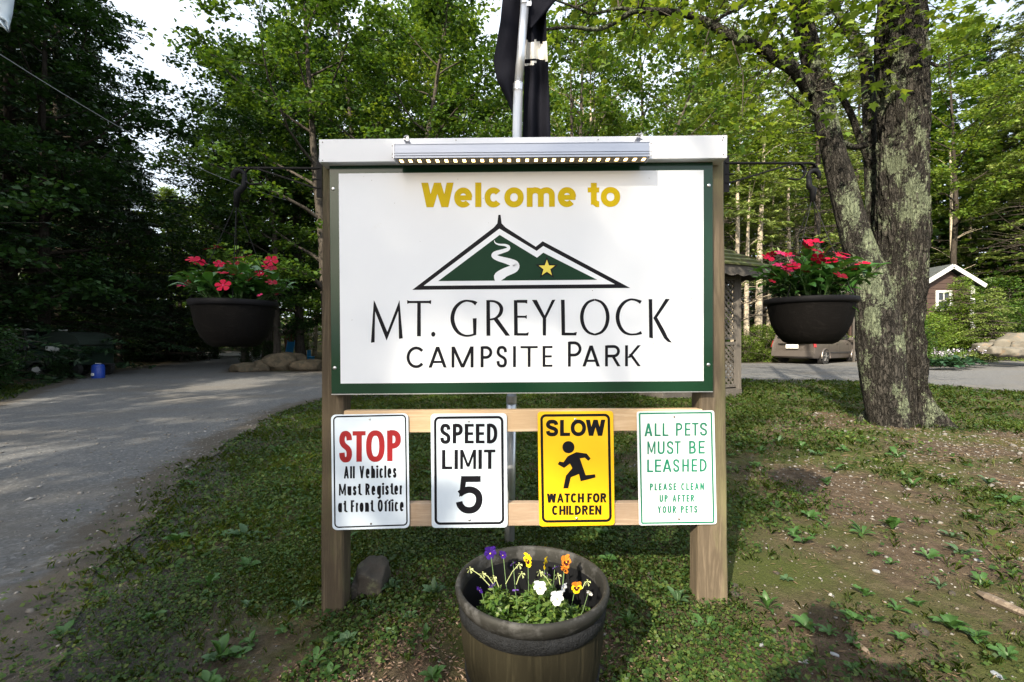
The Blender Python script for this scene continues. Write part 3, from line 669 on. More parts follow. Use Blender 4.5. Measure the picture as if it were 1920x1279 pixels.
# SLOW
q = quad5((127, 146), (776, 140), (788, 1118), (142, 1130), z6x); t = plate(q, 6, 'syellow', 'yellow sign reading SLOW with a black running child silhouette, second from the right')
pr = Print(SY, 0, z6x(455)); border(pr, quad5((150, 168), (748, 163), (764, 1090), (164, 1098), z6x), 8, 4.8, 0); pr.sl = -.006
for ch, x0, x1 in (('S', 199, 305), ('L', 320, 406), ('O', 411, 543), ('W', 540, 708)): pr.g(ch, z6x(x0), z6x(x1), z5y(216), z5y(354), 7.2, 6.2, 0, 2.1)
pr.sl = 0
pr.strokes(poly(ell(392, 450, 52, 52, 0, 350, 28)), lambda a, b: (z6x(a), z5y(b)))
fig = [(460, 492), (548, 505), (583, 548), (562, 567), (532, 540), (490, 546), (540, 690), (620, 682), (625, 710), (497, 742), (482, 680), (412, 708), (390, 803), (348, 803), (370, 695), (425, 630), (405, 590), (355, 628), (300, 597), (315, 572), (350, 579), (385, 528)]
pr.strokes(poly(fig), lambda a, b: (z6x(a), z5y(b)))
pr.sl = -.006
pr.line('WATCH FOR', z6x(207), z6x(718), z5y(846), z5y(925), 4.2, 3.6, 0, gap=.13, space=.4, p=2.2)
pr.line('CHILDREN', z6x(251), z6x(675), z5y(950), z5y(1030), 4.2, 3.6, 0, gap=.15, p=2.2)
pr.mb.build('lettering', [M['black']], t); bolt(z6x(450), z5y(211), SY, .0052, t); bolt(z6x(462), z5y(1059), SY, .0055, t)
# PETS
q = quad5((976, 145), (1642, 135), (1663, 1110), (997, 1121), z6x); t = plate(q, 5, 'swhite2', 'white sign in green lettering reading ALL PETS MUST BE LEASHED, on the right post')
pr = Print(SY, 0, z6x(1320)); border(pr, quad5((994, 155), (1622, 147), (1643, 1100), (1014, 1108), z6x), 2, 3.0, 0); pr.sl = -.012
def seg(lst, y0, y1, s_):
    for ch, x0, x1 in lst: pr.g(ch, z6x(x0), z6x(x1), z5y(y0), z5y(y1), s_, s_*.92, 0, 2.2)
seg([('A', 1043, 1112), ('L', 1130, 1182), ('L', 1198, 1250), ('P', 1312, 1368), ('E', 1388, 1438), ('T', 1450, 1506), ('S', 1518, 1580)], 243, 354, 3.5)
seg([('M', 1068, 1138), ('U', 1156, 1216), ('S', 1234, 1292), ('T', 1300, 1354), ('B', 1425, 1484), ('E', 1506, 1560)], 398, 508, 3.5)
seg([('L', 1066, 1118), ('E', 1132, 1188), ('A', 1198, 1276), ('S', 1288, 1342), ('H', 1366, 1424), ('E', 1446, 1496), ('D', 1516, 1577)], 553, 662, 3.5)
pr.line('PLEASE CLEAN', z6x(1088), z6x(1553), z5y(758), z5y(819), 2.6, 2.5, 0, gap=.38, space=.9, p=2)
pr.line('UP AFTER', z6x(1172), z6x(1470), z5y(858), z5y(919), 2.6, 2.5, 0, gap=.38, space=.9, p=2)
pr.line('YOUR PETS', z6x(1155), z6x(1497), z5y(953), z5y(1014), 2.6, 2.5, 0, gap=.38, space=.9, p=2)
pr.mb.build('lettering', [M['steal']], t); bolt(z6x(1298), z5y(190), SY, .004, t, 'rust'); bolt(z6x(1338), z5y(1065), SY, .004, t, 'rust')
# ================================================================ TREES
def bark_mat(name, dark, light, lichen=None, lich_amt=.6, sc_=1.0, fine=1.0, plates=False):
    m, t, b = new_mat(name); b.inputs['Roughness'].default_value = .92; b.inputs['Specular IOR Level'].default_value = .15
    v = coords(t, (7*sc_, 7*sc_, 1.6*sc_)); f = ntex(t, v, 1.6, 8, .7, .8); f2 = ntex(t, coords(t, (14*sc_, 14*sc_, 5*sc_)), 3, 8, .75)
    c = ramp(t, f, [(.35, dark), (.62, light)]); c = mix(t, ramp(t, f2, [(.35, (.55,)), (.6, (0,))]), c, [x*.35 for x in dark])
    pl_ = None
    if plates:
        wv = nd(t, 'ShaderNodeVectorMath', operation='ADD'); nn = nd(t, 'ShaderNodeTexNoise'); nn.inputs['Scale'].default_value = 3; nn.inputs['Detail'].default_value = 5
        cv = coords(t, (15, 15, 3.6)); t.links.new(cv, nn.inputs['Vector']); t.links.new(cv, wv.inputs[0]); t.links.new(nn.outputs['Color'], wv.inputs[1])
        vo = nd(t, 'ShaderNodeTexVoronoi', feature='DISTANCE_TO_EDGE'); vo.inputs['Scale'].default_value = 1.6; t.links.new(wv.outputs[0], vo.inputs['Vector']); pl_ = vo.outputs['Distance']
        c = mix(t, ramp(t, pl_, [(.0, (.92,)), (.16, (0,))]), c, [x*.3 for x in dark])
        fl = ntex(t, coords(t, (60, 60, 30)), 2, 6, .8); c = mix(t, ramp(t, fl, [(.5, (0,)), (.72, (.55,))]), c, (.22, .21, .19))
    if lichen:
        g = ntex(t, coords(t, (1, 1, .7)), 2.6, 9, .72); g2 = ntex(t, coords(t), 34, 6, .85)
        mu = nd(t, 'ShaderNodeMath', operation='MULTIPLY_ADD'); mu.inputs[1].default_value = .45; t.links.new(g2, mu.inputs[0]); t.links.new(g, mu.inputs[2])
        lc = ramp(t, g2, [(.35, [x*.55 for x in lichen]), (.6, lichen)])
        c = mix(t, ramp(t, mu.outputs[0], [(lich_amt, (0,)), (lich_amt+.035, (1,))]), c, lc)
    t.links.new(c, b.inputs['Base Color'])
    ad = nd(t, 'ShaderNodeMath', operation='ADD'); t.links.new(f, ad.inputs[0]); t.links.new(f2, ad.inputs[1]); 
    if pl_ is not None:
        cl = nd(t, 'ShaderNodeMapRange'); cl.inputs[2].default_value = .22; t.links.new(pl_, cl.inputs[0]); a2 = nd(t, 'ShaderNodeMath', operation='ADD'); t.links.new(cl.outputs[0], a2.inputs[0]); t.links.new(ad.outputs[0], a2.inputs[1]); bump(t, b, a2.outputs[0], 1.0, .05)
    else: bump(t, b, ad.outputs[0], .9, .03)
    return m
M['bark'] = bark_mat('grey_brown_bark', (.035, .030, .026), (.115, .10, .085))
M['bark_maple'] = bark_mat('lichened_maple_bark', (.018, .016, .0145), (.092, .085, .076), (.23, .27, .18), .762, .8, plates=True)
M['bark_pale'] = bark_mat('pale_bark', (.26, .225, .18), (.62, .54, .42), None, sc_=.8)
M['bark_dark'] = bark_mat('dark_conifer_bark', (.02, .017, .014), (.07, .058, .048))
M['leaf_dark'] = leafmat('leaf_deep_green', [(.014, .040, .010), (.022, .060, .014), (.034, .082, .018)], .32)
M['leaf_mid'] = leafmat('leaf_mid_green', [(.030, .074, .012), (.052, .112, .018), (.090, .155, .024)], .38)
M['leaf_light'] = leafmat('leaf_yellow_green', [(.075, .14, .022), (.12, .20, .03), (.19, .26, .05)], .42)  # lit green: sunlight on the leaves is put into this colour
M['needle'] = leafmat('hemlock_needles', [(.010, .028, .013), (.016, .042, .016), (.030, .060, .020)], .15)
M['needle_lt'] = leafmat('sunny_pine_needles', [(.09, .15, .03), (.15, .21, .05), (.22, .27, .08)], .25)  # sunlit copy of the needles, brightness of the sun painted in
def tubes_np(rng, segs, n=5):
    """segs: list of (pts array, radii array)"""
    Vs = []; Fs = []; b = 0
    ang = np.arange(n)*2*math.pi/n
    for pts, rad in segs:
        pts = np.asarray(pts); rad = np.asarray(rad); d = np.gradient(pts, axis=0); d /= np.linalg.norm(d, axis=1)[:, None]+1e-9
        ref = np.array([0., 0, 1]) if abs(d[0, 2]) < .8 else np.array([1., 0, 0])
        sx = np.cross(d, ref); sx /= np.linalg.norm(sx, axis=1)[:, None]+1e-9; sy = np.cross(d, sx)
        ring = pts[:, None]+(sx[:, None]*np.cos(ang)[None, :, None]+sy[:, None]*np.sin(ang)[None, :, None])*rad[:, None, None]
        m = len(pts); Vs.append(ring.reshape(-1, 3)); ii = np.arange(m*n).reshape(m, n)+b; jj = np.roll(ii, -1, 1)
        Fs.append(np.stack([ii[:-1], jj[:-1], jj[1:], ii[1:]], -1).reshape(-1, 4)); b += m*n
    return np.concatenate(Vs), np.concatenate(Fs)
def leaves_np(rng, C, size, aspect=.62, flat=.55, droop=0., dirs=None, fold=.12):
    """rhombic folded leaves at centres C"""
    n = len(C); a = rng.uniform(0, 2*math.pi, n)
    ax = np.stack([np.cos(a), np.sin(a), rng.normal(0, flat*.6, n)-droop], -1)
    if dirs is not None: ax = dirs+rng.normal(0, .45, (n, 3))
    ax /= np.linalg.norm(ax, axis=1)[:, None]
    nr = np.stack([rng.normal(0, flat, n), rng.normal(0, flat, n), np.ones(n)], -1)
    sd_ = np.cross(ax, nr); sd_ /= np.linalg.norm(sd_, axis=1)[:, None]+1e-9; nn = np.cross(sd_, ax)
    s_ = size*rng.uniform(.6, 1.35, n)[:, None]
    V = np.stack([C-ax*s_*.5, C+sd_*s_*aspect*.5+nn*s_*fold-ax*s_*.05, C+ax*s_*.5, C-sd_*s_*aspect*.5+nn*s_*fold-ax*s_*.05], 1).reshape(-1, 3)
    return V, np.arange(4*n).reshape(n, 4)
def norm(v): return v/(np.linalg.norm(v)+1e-9)
def curve(rng, p, d, L, n, wob, up=0.):
    pts = [p]; d = norm(d)
    for i in range(n):
        d = norm(d+rng.normal(0, wob, 3)+np.array([0, 0, up])); pts.append(pts[-1]+d*L/n)
    return np.array(pts)
def gen_broad(seed, h=12, base=2.5, spread=4.2, tr=.2, nl=14, per=26, leaf=.16, stems=1, upb=.12, ns=8, nt=4, disc=.55, flat=.75):
    rng = np.random.default_rng(seed); segs = []; cen = []; dr = []
    for st in range(stems):
        lean = rng.normal(0, .05 if stems == 1 else .16, 3); lean[2] = 0
        tk = curve(rng, np.array([0., 0, -.4]), np.array([0, 0, 1.])+lean, h+.4, 12, .035, .05)
        rad = tr*(1-.86*np.linspace(0, 1, 13)**1.1)/(stems**.5); rad[0] *= 1.5; segs.append((tk, rad))
        for l in range(nl):
            t = (base+(h-base)*((l+rng.uniform(0, .8))/nl))/h; fi = min(11.99, t*12); p = tk[int(fi)]*(1-fi % 1)+tk[int(fi)+1]*(fi % 1)
            az = l*2.4+rng.uniform(-.5, .5)+st; prof = math.sin(math.pi*min(1, (t*h-base)/(h-base)*.82+.18))**.6
            L = spread*prof*rng.uniform(.75, 1.15)/(1 if stems == 1 else 1.3); el = .15+.75*t
            lb = curve(rng, p, np.array([math.cos(az), math.sin(az), el]), L, 7, .12, upb*.3)
            segs.append((lb, np.linspace(max(.02, rad[int(fi)]*.45), .008, 8)))
            for s_ in range(ns):
                u = .25+.75*(s_+rng.uniform(0, 1))/ns; k = min(6.99, u*7); q = lb[int(k)]*(1-k % 1)+lb[int(k)+1]*(k % 1)
                a2 = az+(1 if s_ % 2 else -1)*rng.uniform(.5, 1.3); sb = curve(rng, q, np.array([math.cos(a2), math.sin(a2), rng.uniform(-.1, .5)]), L*.42*rng.uniform(.6, 1.1), 4, .18)
                segs.append((sb[::2], np.array([.012, .008, .004])))
                for w_ in range(nt):
                    k = 1+3*rng.random(); c = sb[int(k)]*(1-k % 1)+sb[min(4, int(k)+1)]*(k % 1); cen.append(c+rng.normal(0, .12, 3)*np.array([1, 1, .6])); dr.append(a2)
    cen = np.array(cen); n = len(cen)*per; C = np.repeat(cen, per, 0)
    rr = disc*np.sqrt(rng.random(n)); aa = rng.uniform(0, 2*math.pi, n); C = C+np.stack([rr*np.cos(aa), rr*np.sin(aa), rng.normal(0, .10, n)-rr*.25], -1)
    V, Fc = leaves_np(rng, C, leaf, .75, flat, .15)
    return mesh_np('trunk', *tubes_np(rng, segs, 6), True), mesh_np('crown', V, Fc), n
def gen_conifer(seed, h=17, base=1.5, spread=3.6, tr=.22, nw=34, per=30, leaf=.16, bare=0, dens=1.0, nb=5):
    rng = np.random.default_rng(seed); segs = []; cen = []; dirs = []
    tk = curve(rng, np.array([0., 0, -.4]), np.array([0, 0, 1.]), h+.4, 12, .012, .03); rad = tr*(1-.9*np.linspace(0, 1, 13)); rad[0] *= 1.35; segs.append((tk, rad))
    for l in range(nw):
        t = (base+(h-base)*(l+rng.random())/nw)/h; fi = min(11.99, t*12); p = tk[int(fi)]*(1-fi % 1)+tk[int(fi)+1]*(fi % 1)
        for k in range(nb):
            az = rng.uniform(0, 2*math.pi); L = spread*((1-t)**.75*1.05+.07)*rng.uniform(.65, 1.15); isb = t < bare
            lb = curve(rng, p, np.array([math.cos(az), math.sin(az), .05 if not isb else rng.uniform(-.25, .35)]), L*(.75 if isb else 1), 5, .09 if not isb else .16, -.05 if not isb else .03)
            segs.append((lb, np.linspace(.026 if isb else .03, .005, 6)))
            if isb:
                for q in range(3):
                    k2 = rng.integers(1, 5); a2 = az+rng.choice([-1, 1])*rng.uniform(.4, 1.1); segs.append((curve(rng, lb[k2], np.array([math.cos(a2), math.sin(a2), rng.uniform(-.3, .3)]), L*.45, 3, .2), np.array([.010, .008, .006, .003])))
                if rng.random() > .25: continue
            for q in range(max(2, int(7*dens*L/spread+2))):
                u = 1+4*rng.random(); c = lb[int(u)]*(1-u % 1)+lb[min(5, int(u)+1)]*(u % 1)
                a2 = az+rng.choice([-1, 1])*rng.uniform(.3, 1.0); ln = L*.30*(1.25-u/5)
                c2 = c+np.array([math.cos(a2), math.sin(a2), -.12])*ln*.5; cen.append(c2); dirs.append((math.cos(a2), math.sin(a2), -.15, ln+.25))
    cen = np.array(cen); dirs = np.array(dirs); n = len(cen)*per; C = np.repeat(cen, per, 0); Dd = np.repeat(dirs, per, 0)
    u = rng.uniform(-.5, .5, n)[:, None]; C = C+Dd[:, :3]*Dd[:, 3:4]*u*1.1
    sidev = np.stack([-Dd[:, 1], Dd[:, 0], np.zeros(n)], -1); w_ = rng.uniform(-1, 1, n)[:, None]*(.16+.14*(.5-u)); C = C+sidev*w_; C[:, 2] -= np.abs(w_[:, 0])*.25+rng.uniform(0, .10, n)
    V, Fc = leaves_np(rng, C, leaf, .30, .8, .1, dirs=Dd[:, :3]*.8+sidev*np.sign(w_)*.8, fold=.02)
    return mesh_np('trunk', *tubes_np(rng, segs, 5), True), mesh_np('crown', V, Fc), n
PROTO = {
 'maple': gen_broad(11, 15.5, 2.0, 6.0, .23, 22, 27, .175, ns=9, nt=4),
 'maple2': gen_broad(12, 17, 2.6, 5.6, .25, 22, 27, .18, ns=9, nt=4),
 'stems': gen_broad(13, 15, 4.5, 5.0, .27, 10, 22, .16, stems=3, ns=6, nt=3),
 'ash': gen_broad(14, 20, 6.5, 5.0, .19, 18, 25, .19, ns=8, nt=4),
 'shrub': gen_broad(15, 2.6, .25, 1.3, .03, 12, 18, .10, stems=2, ns=5, nt=2, disc=.26),
 'hemlock': gen_conifer(21, 19, .8, 5.0, .24, 50, 30, .20, nb=6),
 'hemlock2': gen_conifer(22, 21, 1.8, 5.2, .27, 50, 30, .21, nb=6),
 'pine': gen_conifer(23, 21, 1.2, 5.4, .21, 46, 28, .23, bare=.36, nb=6),
 'sapling': gen_conifer(24, 2.9, .3, 1.15, .025, 26, 16, .09, nb=5),
}
def tree(kind, x, y, s, rz, label, name='tree', cat='tree', bark='bark', leaf='leaf_mid', group='trees of the wood round the campsite', z=None, sx=1.0):
    tm, cm, _ = PROTO[kind]
    t = thing(name, label, cat, (x, y, (terrain(x, y) if z is None else z)-.02), group, rz); t.scale = (s*sx, s*sx, s)
    for nm, me, mt in (('trunk', tm, bark), ('crown', cm, leaf)):
        o = bpy.data.objects.new(nm, me); col.objects.link(o); o.parent = t
        if not me.materials: me.materials.append(M[mt])
        o.material_slots[0].link = 'OBJECT'; o.material_slots[0].material = M[mt]
    return t
def tpx(kind, px, Y, s, rz, label, **k): return tree(kind, (px-960)/F*Y, Y, s, rz, label, **k)
GB = 'broadleaved trees behind the sign'; GC = 'dark conifers left of the road'; GP = 'sunlit conifers behind the right road'; GS = 'pale slender trunks in the wood'
# left, dark conifers along the road
LT = [(-330, 11, .95, 0, 'hemlock'), (-90, 12, .9, 1, 'maple'), (20, 15, 1.05, 2, 'hemlock'), (110, 19, 1.0, 3, 'hemlock2'), (85, 14.5, .74, 4, 'maple2'), (150, 25, .95, .5, 'hemlock'),
      (250, 26, .60, 1.5, 'hemlock2'), (60, 28, 1.1, 2.5, 'hemlock2'), (320, 25, .48, 5, 'hemlock'), (-10, 21, 1.1, .3, 'hemlock'), (405, 30, .52, 2.2, 'hemlock2'), (-200, 18, 1.15, 2.9, 'hemlock2'), (225, 19.5, .52, 1, 'maple')]
LL = ['tall dark hemlock far outside the left edge by the road', 'broad dark maple overhanging the top left corner', 'dark hemlock directly behind the white-roofed golf cart', 'dark hemlock rising behind the covered utility trailer', 'low dark maple leaning over the utility trailer', 'dark hemlock rising behind the blue cooler jug',
      'slim hemlock right behind the white camping trailer', 'huge dark hemlock deep behind the golf cart', 'short hemlock below the white sky gap at upper left', 'dark hemlock filling the left picture edge', 'slim hemlock just behind the left hanging basket', 'wide hemlock outside the left edge in the second row', 'low maple in front of the white camping trailer']
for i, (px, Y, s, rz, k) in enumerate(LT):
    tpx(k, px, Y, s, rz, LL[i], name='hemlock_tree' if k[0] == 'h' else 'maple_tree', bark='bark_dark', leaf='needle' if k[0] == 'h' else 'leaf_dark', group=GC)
BT = [(520, 19, .72, .4, 'maple', 'leaf_dark'), (625, 15.5, .80, 2.1, 'maple2', 'leaf_mid'), (760, 18, .90, 4.0, 'maple', 'leaf_mid'), (565, 25, 1.0, 3.3, 'maple2', 'leaf_dark'), (840, 21, .72, 5.2, 'maple2', 'leaf_mid'),
      (925, 26, .75, 1.0, 'maple', 'leaf_mid'), (650, 26, 1.1, .8, 'maple', 'leaf_dark'), (765, 30, 1.0, 2.8, 'ash', 'leaf_dark'), (1215, 20, .78, 1.7, 'ash', 'leaf_light'), (1300, 26, .86, 3.9, 'ash', 'leaf_light'),
      (1010, 34, .75, 4.6, 'maple2', 'leaf_mid'), (1140, 30, 1.0, 5.9, 'maple', 'leaf_light'), (462, 21, .60, 3.1, 'maple2', 'leaf_mid'), (345, 32, .72, 1.1, 'maple', 'leaf_light'), (480, 31, .95, 2.2, 'ash', 'leaf_mid'), (705, 35, 1.2, .4, 'maple2', 'leaf_mid'), (880, 36, 1.0, 5.0, 'maple', 'leaf_light'), (1075, 27, .74, 3.0, 'ash', 'leaf_light'), (1390, 33, .9, .2, 'ash', 'leaf_light'), (500, 23, .98, 5.3, 'maple', 'leaf_mid'), (700, 24, 1.12, 1.3, 'ash', 'leaf_mid'), (850, 27, 1.15, 2.4, 'maple', 'leaf_light'), (1000, 40, 1.35, 2.9, 'maple2', 'leaf_light')]
BL = ['deep green maple between the left basket and the sign', 'mid green maple whose crown tops the left end of the sign cap', 'mid green maple above the word Welcome', 'large dark tree in the second row left of the sign', 'green tree just left of the flagpole', 'green tree directly behind the flag in the back row',
      'tallest dark tree behind the left sign post', 'dark tree in the back row left of the flag', 'sunlit yellow-green ash right of the flag', 'sunlit yellow-green ash above the right end of the sign cap', 'small far tree showing just right of the flag', 'bright far tree behind the arched maple limb', 'leafy tree directly above the left hanging basket', 'far sunlit tree below the white sky gap at upper left', 'tall thin-crowned tree behind the left basket hook', 'large far tree above the left end of the sign cap', 'far bright tree just left of the flag', 'airy sunlit ash between the flag and the arched limb', 'airy sunlit ash above the gazebo roof', 'tall green maple between the left basket and the cap end', 'tall ash high above the left third of the sign', 'tall sunlit maple high above the word Welcome', 'tall sunlit far tree whose crown frames the flag']
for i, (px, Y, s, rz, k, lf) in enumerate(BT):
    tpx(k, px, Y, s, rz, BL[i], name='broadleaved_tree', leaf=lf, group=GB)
tpx('stems', 1062, 15.5, .82, .6, 'tree with three dark stems and sparse leaves right behind the flag', name='broadleaved_tree', leaf='leaf_mid', group=GB)
tpx('stems', 1125, 19, .9, 2.6, 'sunlit forked tree with pale stems just right of the flag', name='broadleaved_tree', bark='bark_pale', leaf='leaf_light', group=GB)
PT = [(1345, 24, 1.0, .3, 'pine', 'needle_lt'), (1430, 30, 1.0, 1.4, 'pine', 'needle_lt'), (1530, 25, 1.05, 2.7, 'pine', 'needle_lt'), (1600, 33, 1.0, 3.6, 'hemlock2', 'needle_lt'), (1800, 27, .95, 4.8, 'ash', 'leaf_light'),
      (1900, 31, 1.1, 5.5, 'hemlock', 'needle_lt'), (2010, 26, 1.15, .9, 'pine', 'needle_lt'), (1700, 37, 1.1, 2.0, 'hemlock', 'needle'), (1860, 38, 1.2, 1.2, 'hemlock2', 'needle'), (1490, 40, 1.1, 4.1, 'hemlock', 'needle'), (1280, 41, 1.0, 3.0, 'hemlock2', 'needle'), (2150, 31, 1.2, 2, 'hemlock2', 'needle')]
PL = ['sunny pine just right of the sign post, nearest of its stand', 'sunny pine seen over the right basket bracket', 'sunny pine directly above the minivan', 'bright hemlock showing between the two maple trunks', 'tall bright ash right behind the cabin roof', 'bright hemlock at the right picture edge', 'pine outside the right picture edge', 'dark hemlock hidden behind the main maple trunk', 'dark hemlock filling the gap right of the cabin', 'dark hemlock deep behind the right basket', 'dark hemlock deep behind the gazebo', 'large hemlock outside the right picture edge']
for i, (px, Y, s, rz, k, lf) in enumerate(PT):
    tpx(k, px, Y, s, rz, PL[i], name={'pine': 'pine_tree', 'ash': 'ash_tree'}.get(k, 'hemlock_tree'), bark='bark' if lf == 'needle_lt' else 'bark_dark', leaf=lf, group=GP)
# pale slender trunks lit by the sun
rs = random.Random(5)
tps = [(1374, 22.9, 12), (1399, 23.2, 11), (1417, 23.6, 15), (1440, 27, 8), (1462, 31, 9), (1478, 25.5, 11), (1505, 29, 8), (1245, 30, 9), (1300, 33, 10), (1385, 34, 9), (1422, 36, 10), (1790, 29, 9), (1812, 33, 9), (1770, 35, 9), (590, 33, 9), (612, 36, 9), (1340, 30, 9)]
SL = ['pale trunk right against the right sign post', 'pale trunk above the gazebo roof edge', 'thickest pale trunk between gazebo and basket', 'thin pale trunk left of the right basket', 'pale trunk behind the right basket flowers', 'pale forked trunk behind the right basket bowl', 'thin pale trunk under the bracket tip', 'pale trunk hidden mostly by the sign top right', 'pale trunk rising behind the right sign post', 'distant pale trunk above the gazebo', 'most distant pale trunk left of the basket', 'pale trunk behind the cabin gable', 'pale trunk right of the cabin chimney side', 'distant pale trunk left of the cabin', 'sunlit pale trunk beside the play tower', 'second sunlit pale trunk touching the left sign post', 'pale trunk partly behind the panel edge']
for i, (px, Y, wd) in enumerate(tps):
    x = (px-960)/F*Y; zt = terrain(x, Y); mb = MB(); hgt = rs.uniform(9, 14); lx = rs.uniform(-.06, .06); pts = []; rad = []
    for k in range(11):
        t = k/10; pts.append((x+lx*hgt*t+.12*noise.noise((i*3.3, t*3, 0)), Y+.1*noise.noise((i*1.3, t*3, 5)), zt-.1+hgt*t)); rad.append(wd/2/F*Y*(1.05-.75*t))
    tt = thing('slender_tree', SL[i]+', with bare sunlit bark', 'tree', (x, Y, zt), GS)
    mb.tube(pts, rad, 8); mb.build('trunk', M['bark_pale'], tt, smooth=True)
    mb = MB()
    for k in range(9):
        mb = MB(); j = rs.randint(3, 10); a = Vector(pts[j]); az = rs.uniform(0, 6.28); b = a+Vector((math.cos(az), math.sin(az), rs.uniform(.1, .9)))*rs.uniform(.6, 1.6); mb.tube([a, a.lerp(b, .5)+Vector((0, 0, .1)), b], [.022, .014, .006], 5); mb.build('branch', M['bark_pale'], tt)
    V_, F_ = leaves_np(np.random.default_rng(i), np.array([Vector(pts[-1])+Vector((rs.gauss(0, .9), rs.gauss(0, .9), rs.gauss(-.6, 1.1)))-ORG[tt.name] for _ in range(900)]), .17, .7, .5)
    link('crown', mesh_np('crown', V_, F_), M['leaf_light'], tt)
# far wood as one mass
rng = np.random.default_rng(99); C = []
for i in range(330):
    a = rng.uniform(-1.25, 1.25); d = rng.uniform(44, 78); x = math.sin(a)*d; y = math.cos(a)*d; z0 = terrain(x, y); hh = rng.uniform(13, 22)*(.85 if -.33 < x/y < .16 else 1)*(.75 if -.85 < x/y < -.62 else 1)
    n = 760; t = rng.random(n)**.8; r_ = 3.6*(1-t*.85)*np.sqrt(rng.random(n)); az = rng.uniform(0, 6.28, n)
    C.append(np.stack([x+r_*np.cos(az), y+r_*np.sin(az), z0+.2+hh*t], -1))
V_, F_ = leaves_np(rng, np.concatenate(C), .62, .6, .7)
tag(link('far_wood', mesh_np('far_wood', V_, F_), M['leaf_mid']), 'dark mass of distant forest closing the view behind the trees', 'forest', kind='stuff')
# shade trees on the camera's side of the clearing
for i, (x, y, s, rz, k) in enumerate([(-8.9, -6.9, .97, .3, 'maple'), (-12.0, -1.5, .80, 1.9, 'maple2'), (-13.5, -11.5, 1.1, 4.4, 'maple2'), (-16.5, 3.5, .95, 4, 'hemlock'), (-15.5, 8.0, 1.0, 2, 'hemlock2'), (-20, -3, 1.1, 1, 'hemlock')]):
    tree(k, x, y, s, rz, ['leafy maple on the left behind the viewer', 'maple on the near left roadside outside the photo', 'tall maple far behind the viewer to the left', 'hemlock on the near left roadside outside the photo', 'hemlock further along the left roadside outside the photo', 'tall hemlock far left behind the viewer'][i], name='hemlock_tree' if k[0] == 'h' else 'maple_tree', leaf='needle' if k[0] == 'h' else 'leaf_mid', bark='bark')
print('LEAVES', {k: v[2] for k, v in PROTO.items()})
# ================================================================ BIG LICHENED MAPLE right of the sign
MY = 5.75
mz = terrain(5.0, MY)
mroot = thing('maple_tree', 'big rough-barked maple with pale green lichen splitting into two trunks right of the sign', 'tree', (4.95, MY, mz))
def trunk_mesh(cl, wf=.87, n=150, step=.022, seed=0., ridge=.045, lump=.04):
    """cl: list of (px, py, width_px, Y)"""
    pts = [(P(a, b, Y), w_*wf/2/F*Y) for a, b, w_, Y in cl]
    cr = catmull([(*p, r) for p, r in pts], 10); out = [cr[0]]
    for c in cr[1:]:
        if (Vector(c[:3])-Vector(out[-1][:3])).length >= step: out.append(c)
    V = []; m = len(out)
    for i, c in enumerate(out):
        p = Vector(c[:3]); r = c[3]; d = (Vector(out[min(i+1, m-1)][:3])-Vector(out[max(i-1, 0)][:3])).normalized()
        sx = d.cross(Vector((0, 1, 0))).normalized(); sy = d.cross(sx)
        for k in range(n):
            a = 2*math.pi*k/n; ca, sa = math.cos(a), math.sin(a)
            q = Vector((ca*2.2*r/.3, sa*2.2*r/.3, p.z*1.1+seed)); nz = noise.noise(q)*lump
            q2 = Vector((ca*6.5*r/.3, sa*6.5*r/.3, p.z*2.3+seed)); rg = abs(noise.noise(q2))*-ridge*2+noise.noise(q2*3.1)*ridge*.7
            hz = p.z-mz; root = 0
            if hz < .5 and lump > .03: root = max(0, math.cos(a*5+seed+noise.noise((ca, sa, 3))*2))*.17*(1-hz/.5)**2+.06*(1-hz/.5)**2
            V.append(p+(sx*ca+sy*sa)*(r+(nz+rg)*min(1, r/.22)+root))
    o = Vector(mroot.location); V = np.array([tuple(v-o) for v in V]); ii = np.arange(m*n).reshape(m, n); jj = np.roll(ii, -1, 1)
    return V, np.stack([ii[:-1], ii[1:], jj[1:], jj[:-1]], -1).reshape(-1, 4)
def add_trunk(cl, name='trunk', label=None, **k):
    V, Fq_ = trunk_mesh(cl, **k); return link(name, mesh_np(name, V, Fq_, True), M['bark_maple'], mroot, label=label)
add_trunk([(1692, 830, 136, MY), (1690, 770, 122, MY), (1684, 700, 118, MY), (1680, 620, 116, MY), (1684, 540, 118, MY), (1690, 430, 112, MY), (1690, 330, 112, MY), (1693, 220, 112, MY), (1690, 110, 106, MY), (1689, 0, 100, MY), (1686, -200, 88, MY), (1680, -500, 66, MY), (1668, -900, 40, MY), (1650, -1300, 16, MY)], label='main trunk with heavy grey bark and lichen patches', wf=.71, seed=2.)
add_trunk([(1668, 800, 70, MY-.12), (1655, 700, 84, MY-.10), (1645, 600, 82, MY-.08), (1630, 520, 66, MY-.05), (1604, 440, 55, MY-.03), (1582, 360, 52, MY), (1564, 290, 46, MY), (1543, 200, 44, MY), (1522, 110, 42, MY), (1503, 30, 39, MY), (1494, -60, 42, MY), (1470, -250, 34, MY), (1440, -520, 24, MY), (1415, -800, 10, MY)], label='slimmer second trunk leaning to the left', seed=9., n=84, ridge=.014, lump=.02)
add_trunk([(1650, 640, 40, MY+.5), (1645, 500, 34, MY+.5), (1638, 380, 30, MY+.5), (1632, 250, 28, MY+.5), (1626, 140, 24, MY+.5), (1616, 95, 22, MY+.5), (1592, 60, 18, MY+.5), (1560, 0, 14, MY+.5), (1530, -90, 10, MY+.5)], label='dark upright stem behind the fork', seed=19., n=24, ridge=.008, lump=.02)
def limb(cl, n=10, label=None): return add_trunk([(a, b, w_, Y) for a, b, w_, Y in cl], 'branch', label, n=n, step=.05, ridge=.004, lump=.012, seed=cl[0][0]*.01)
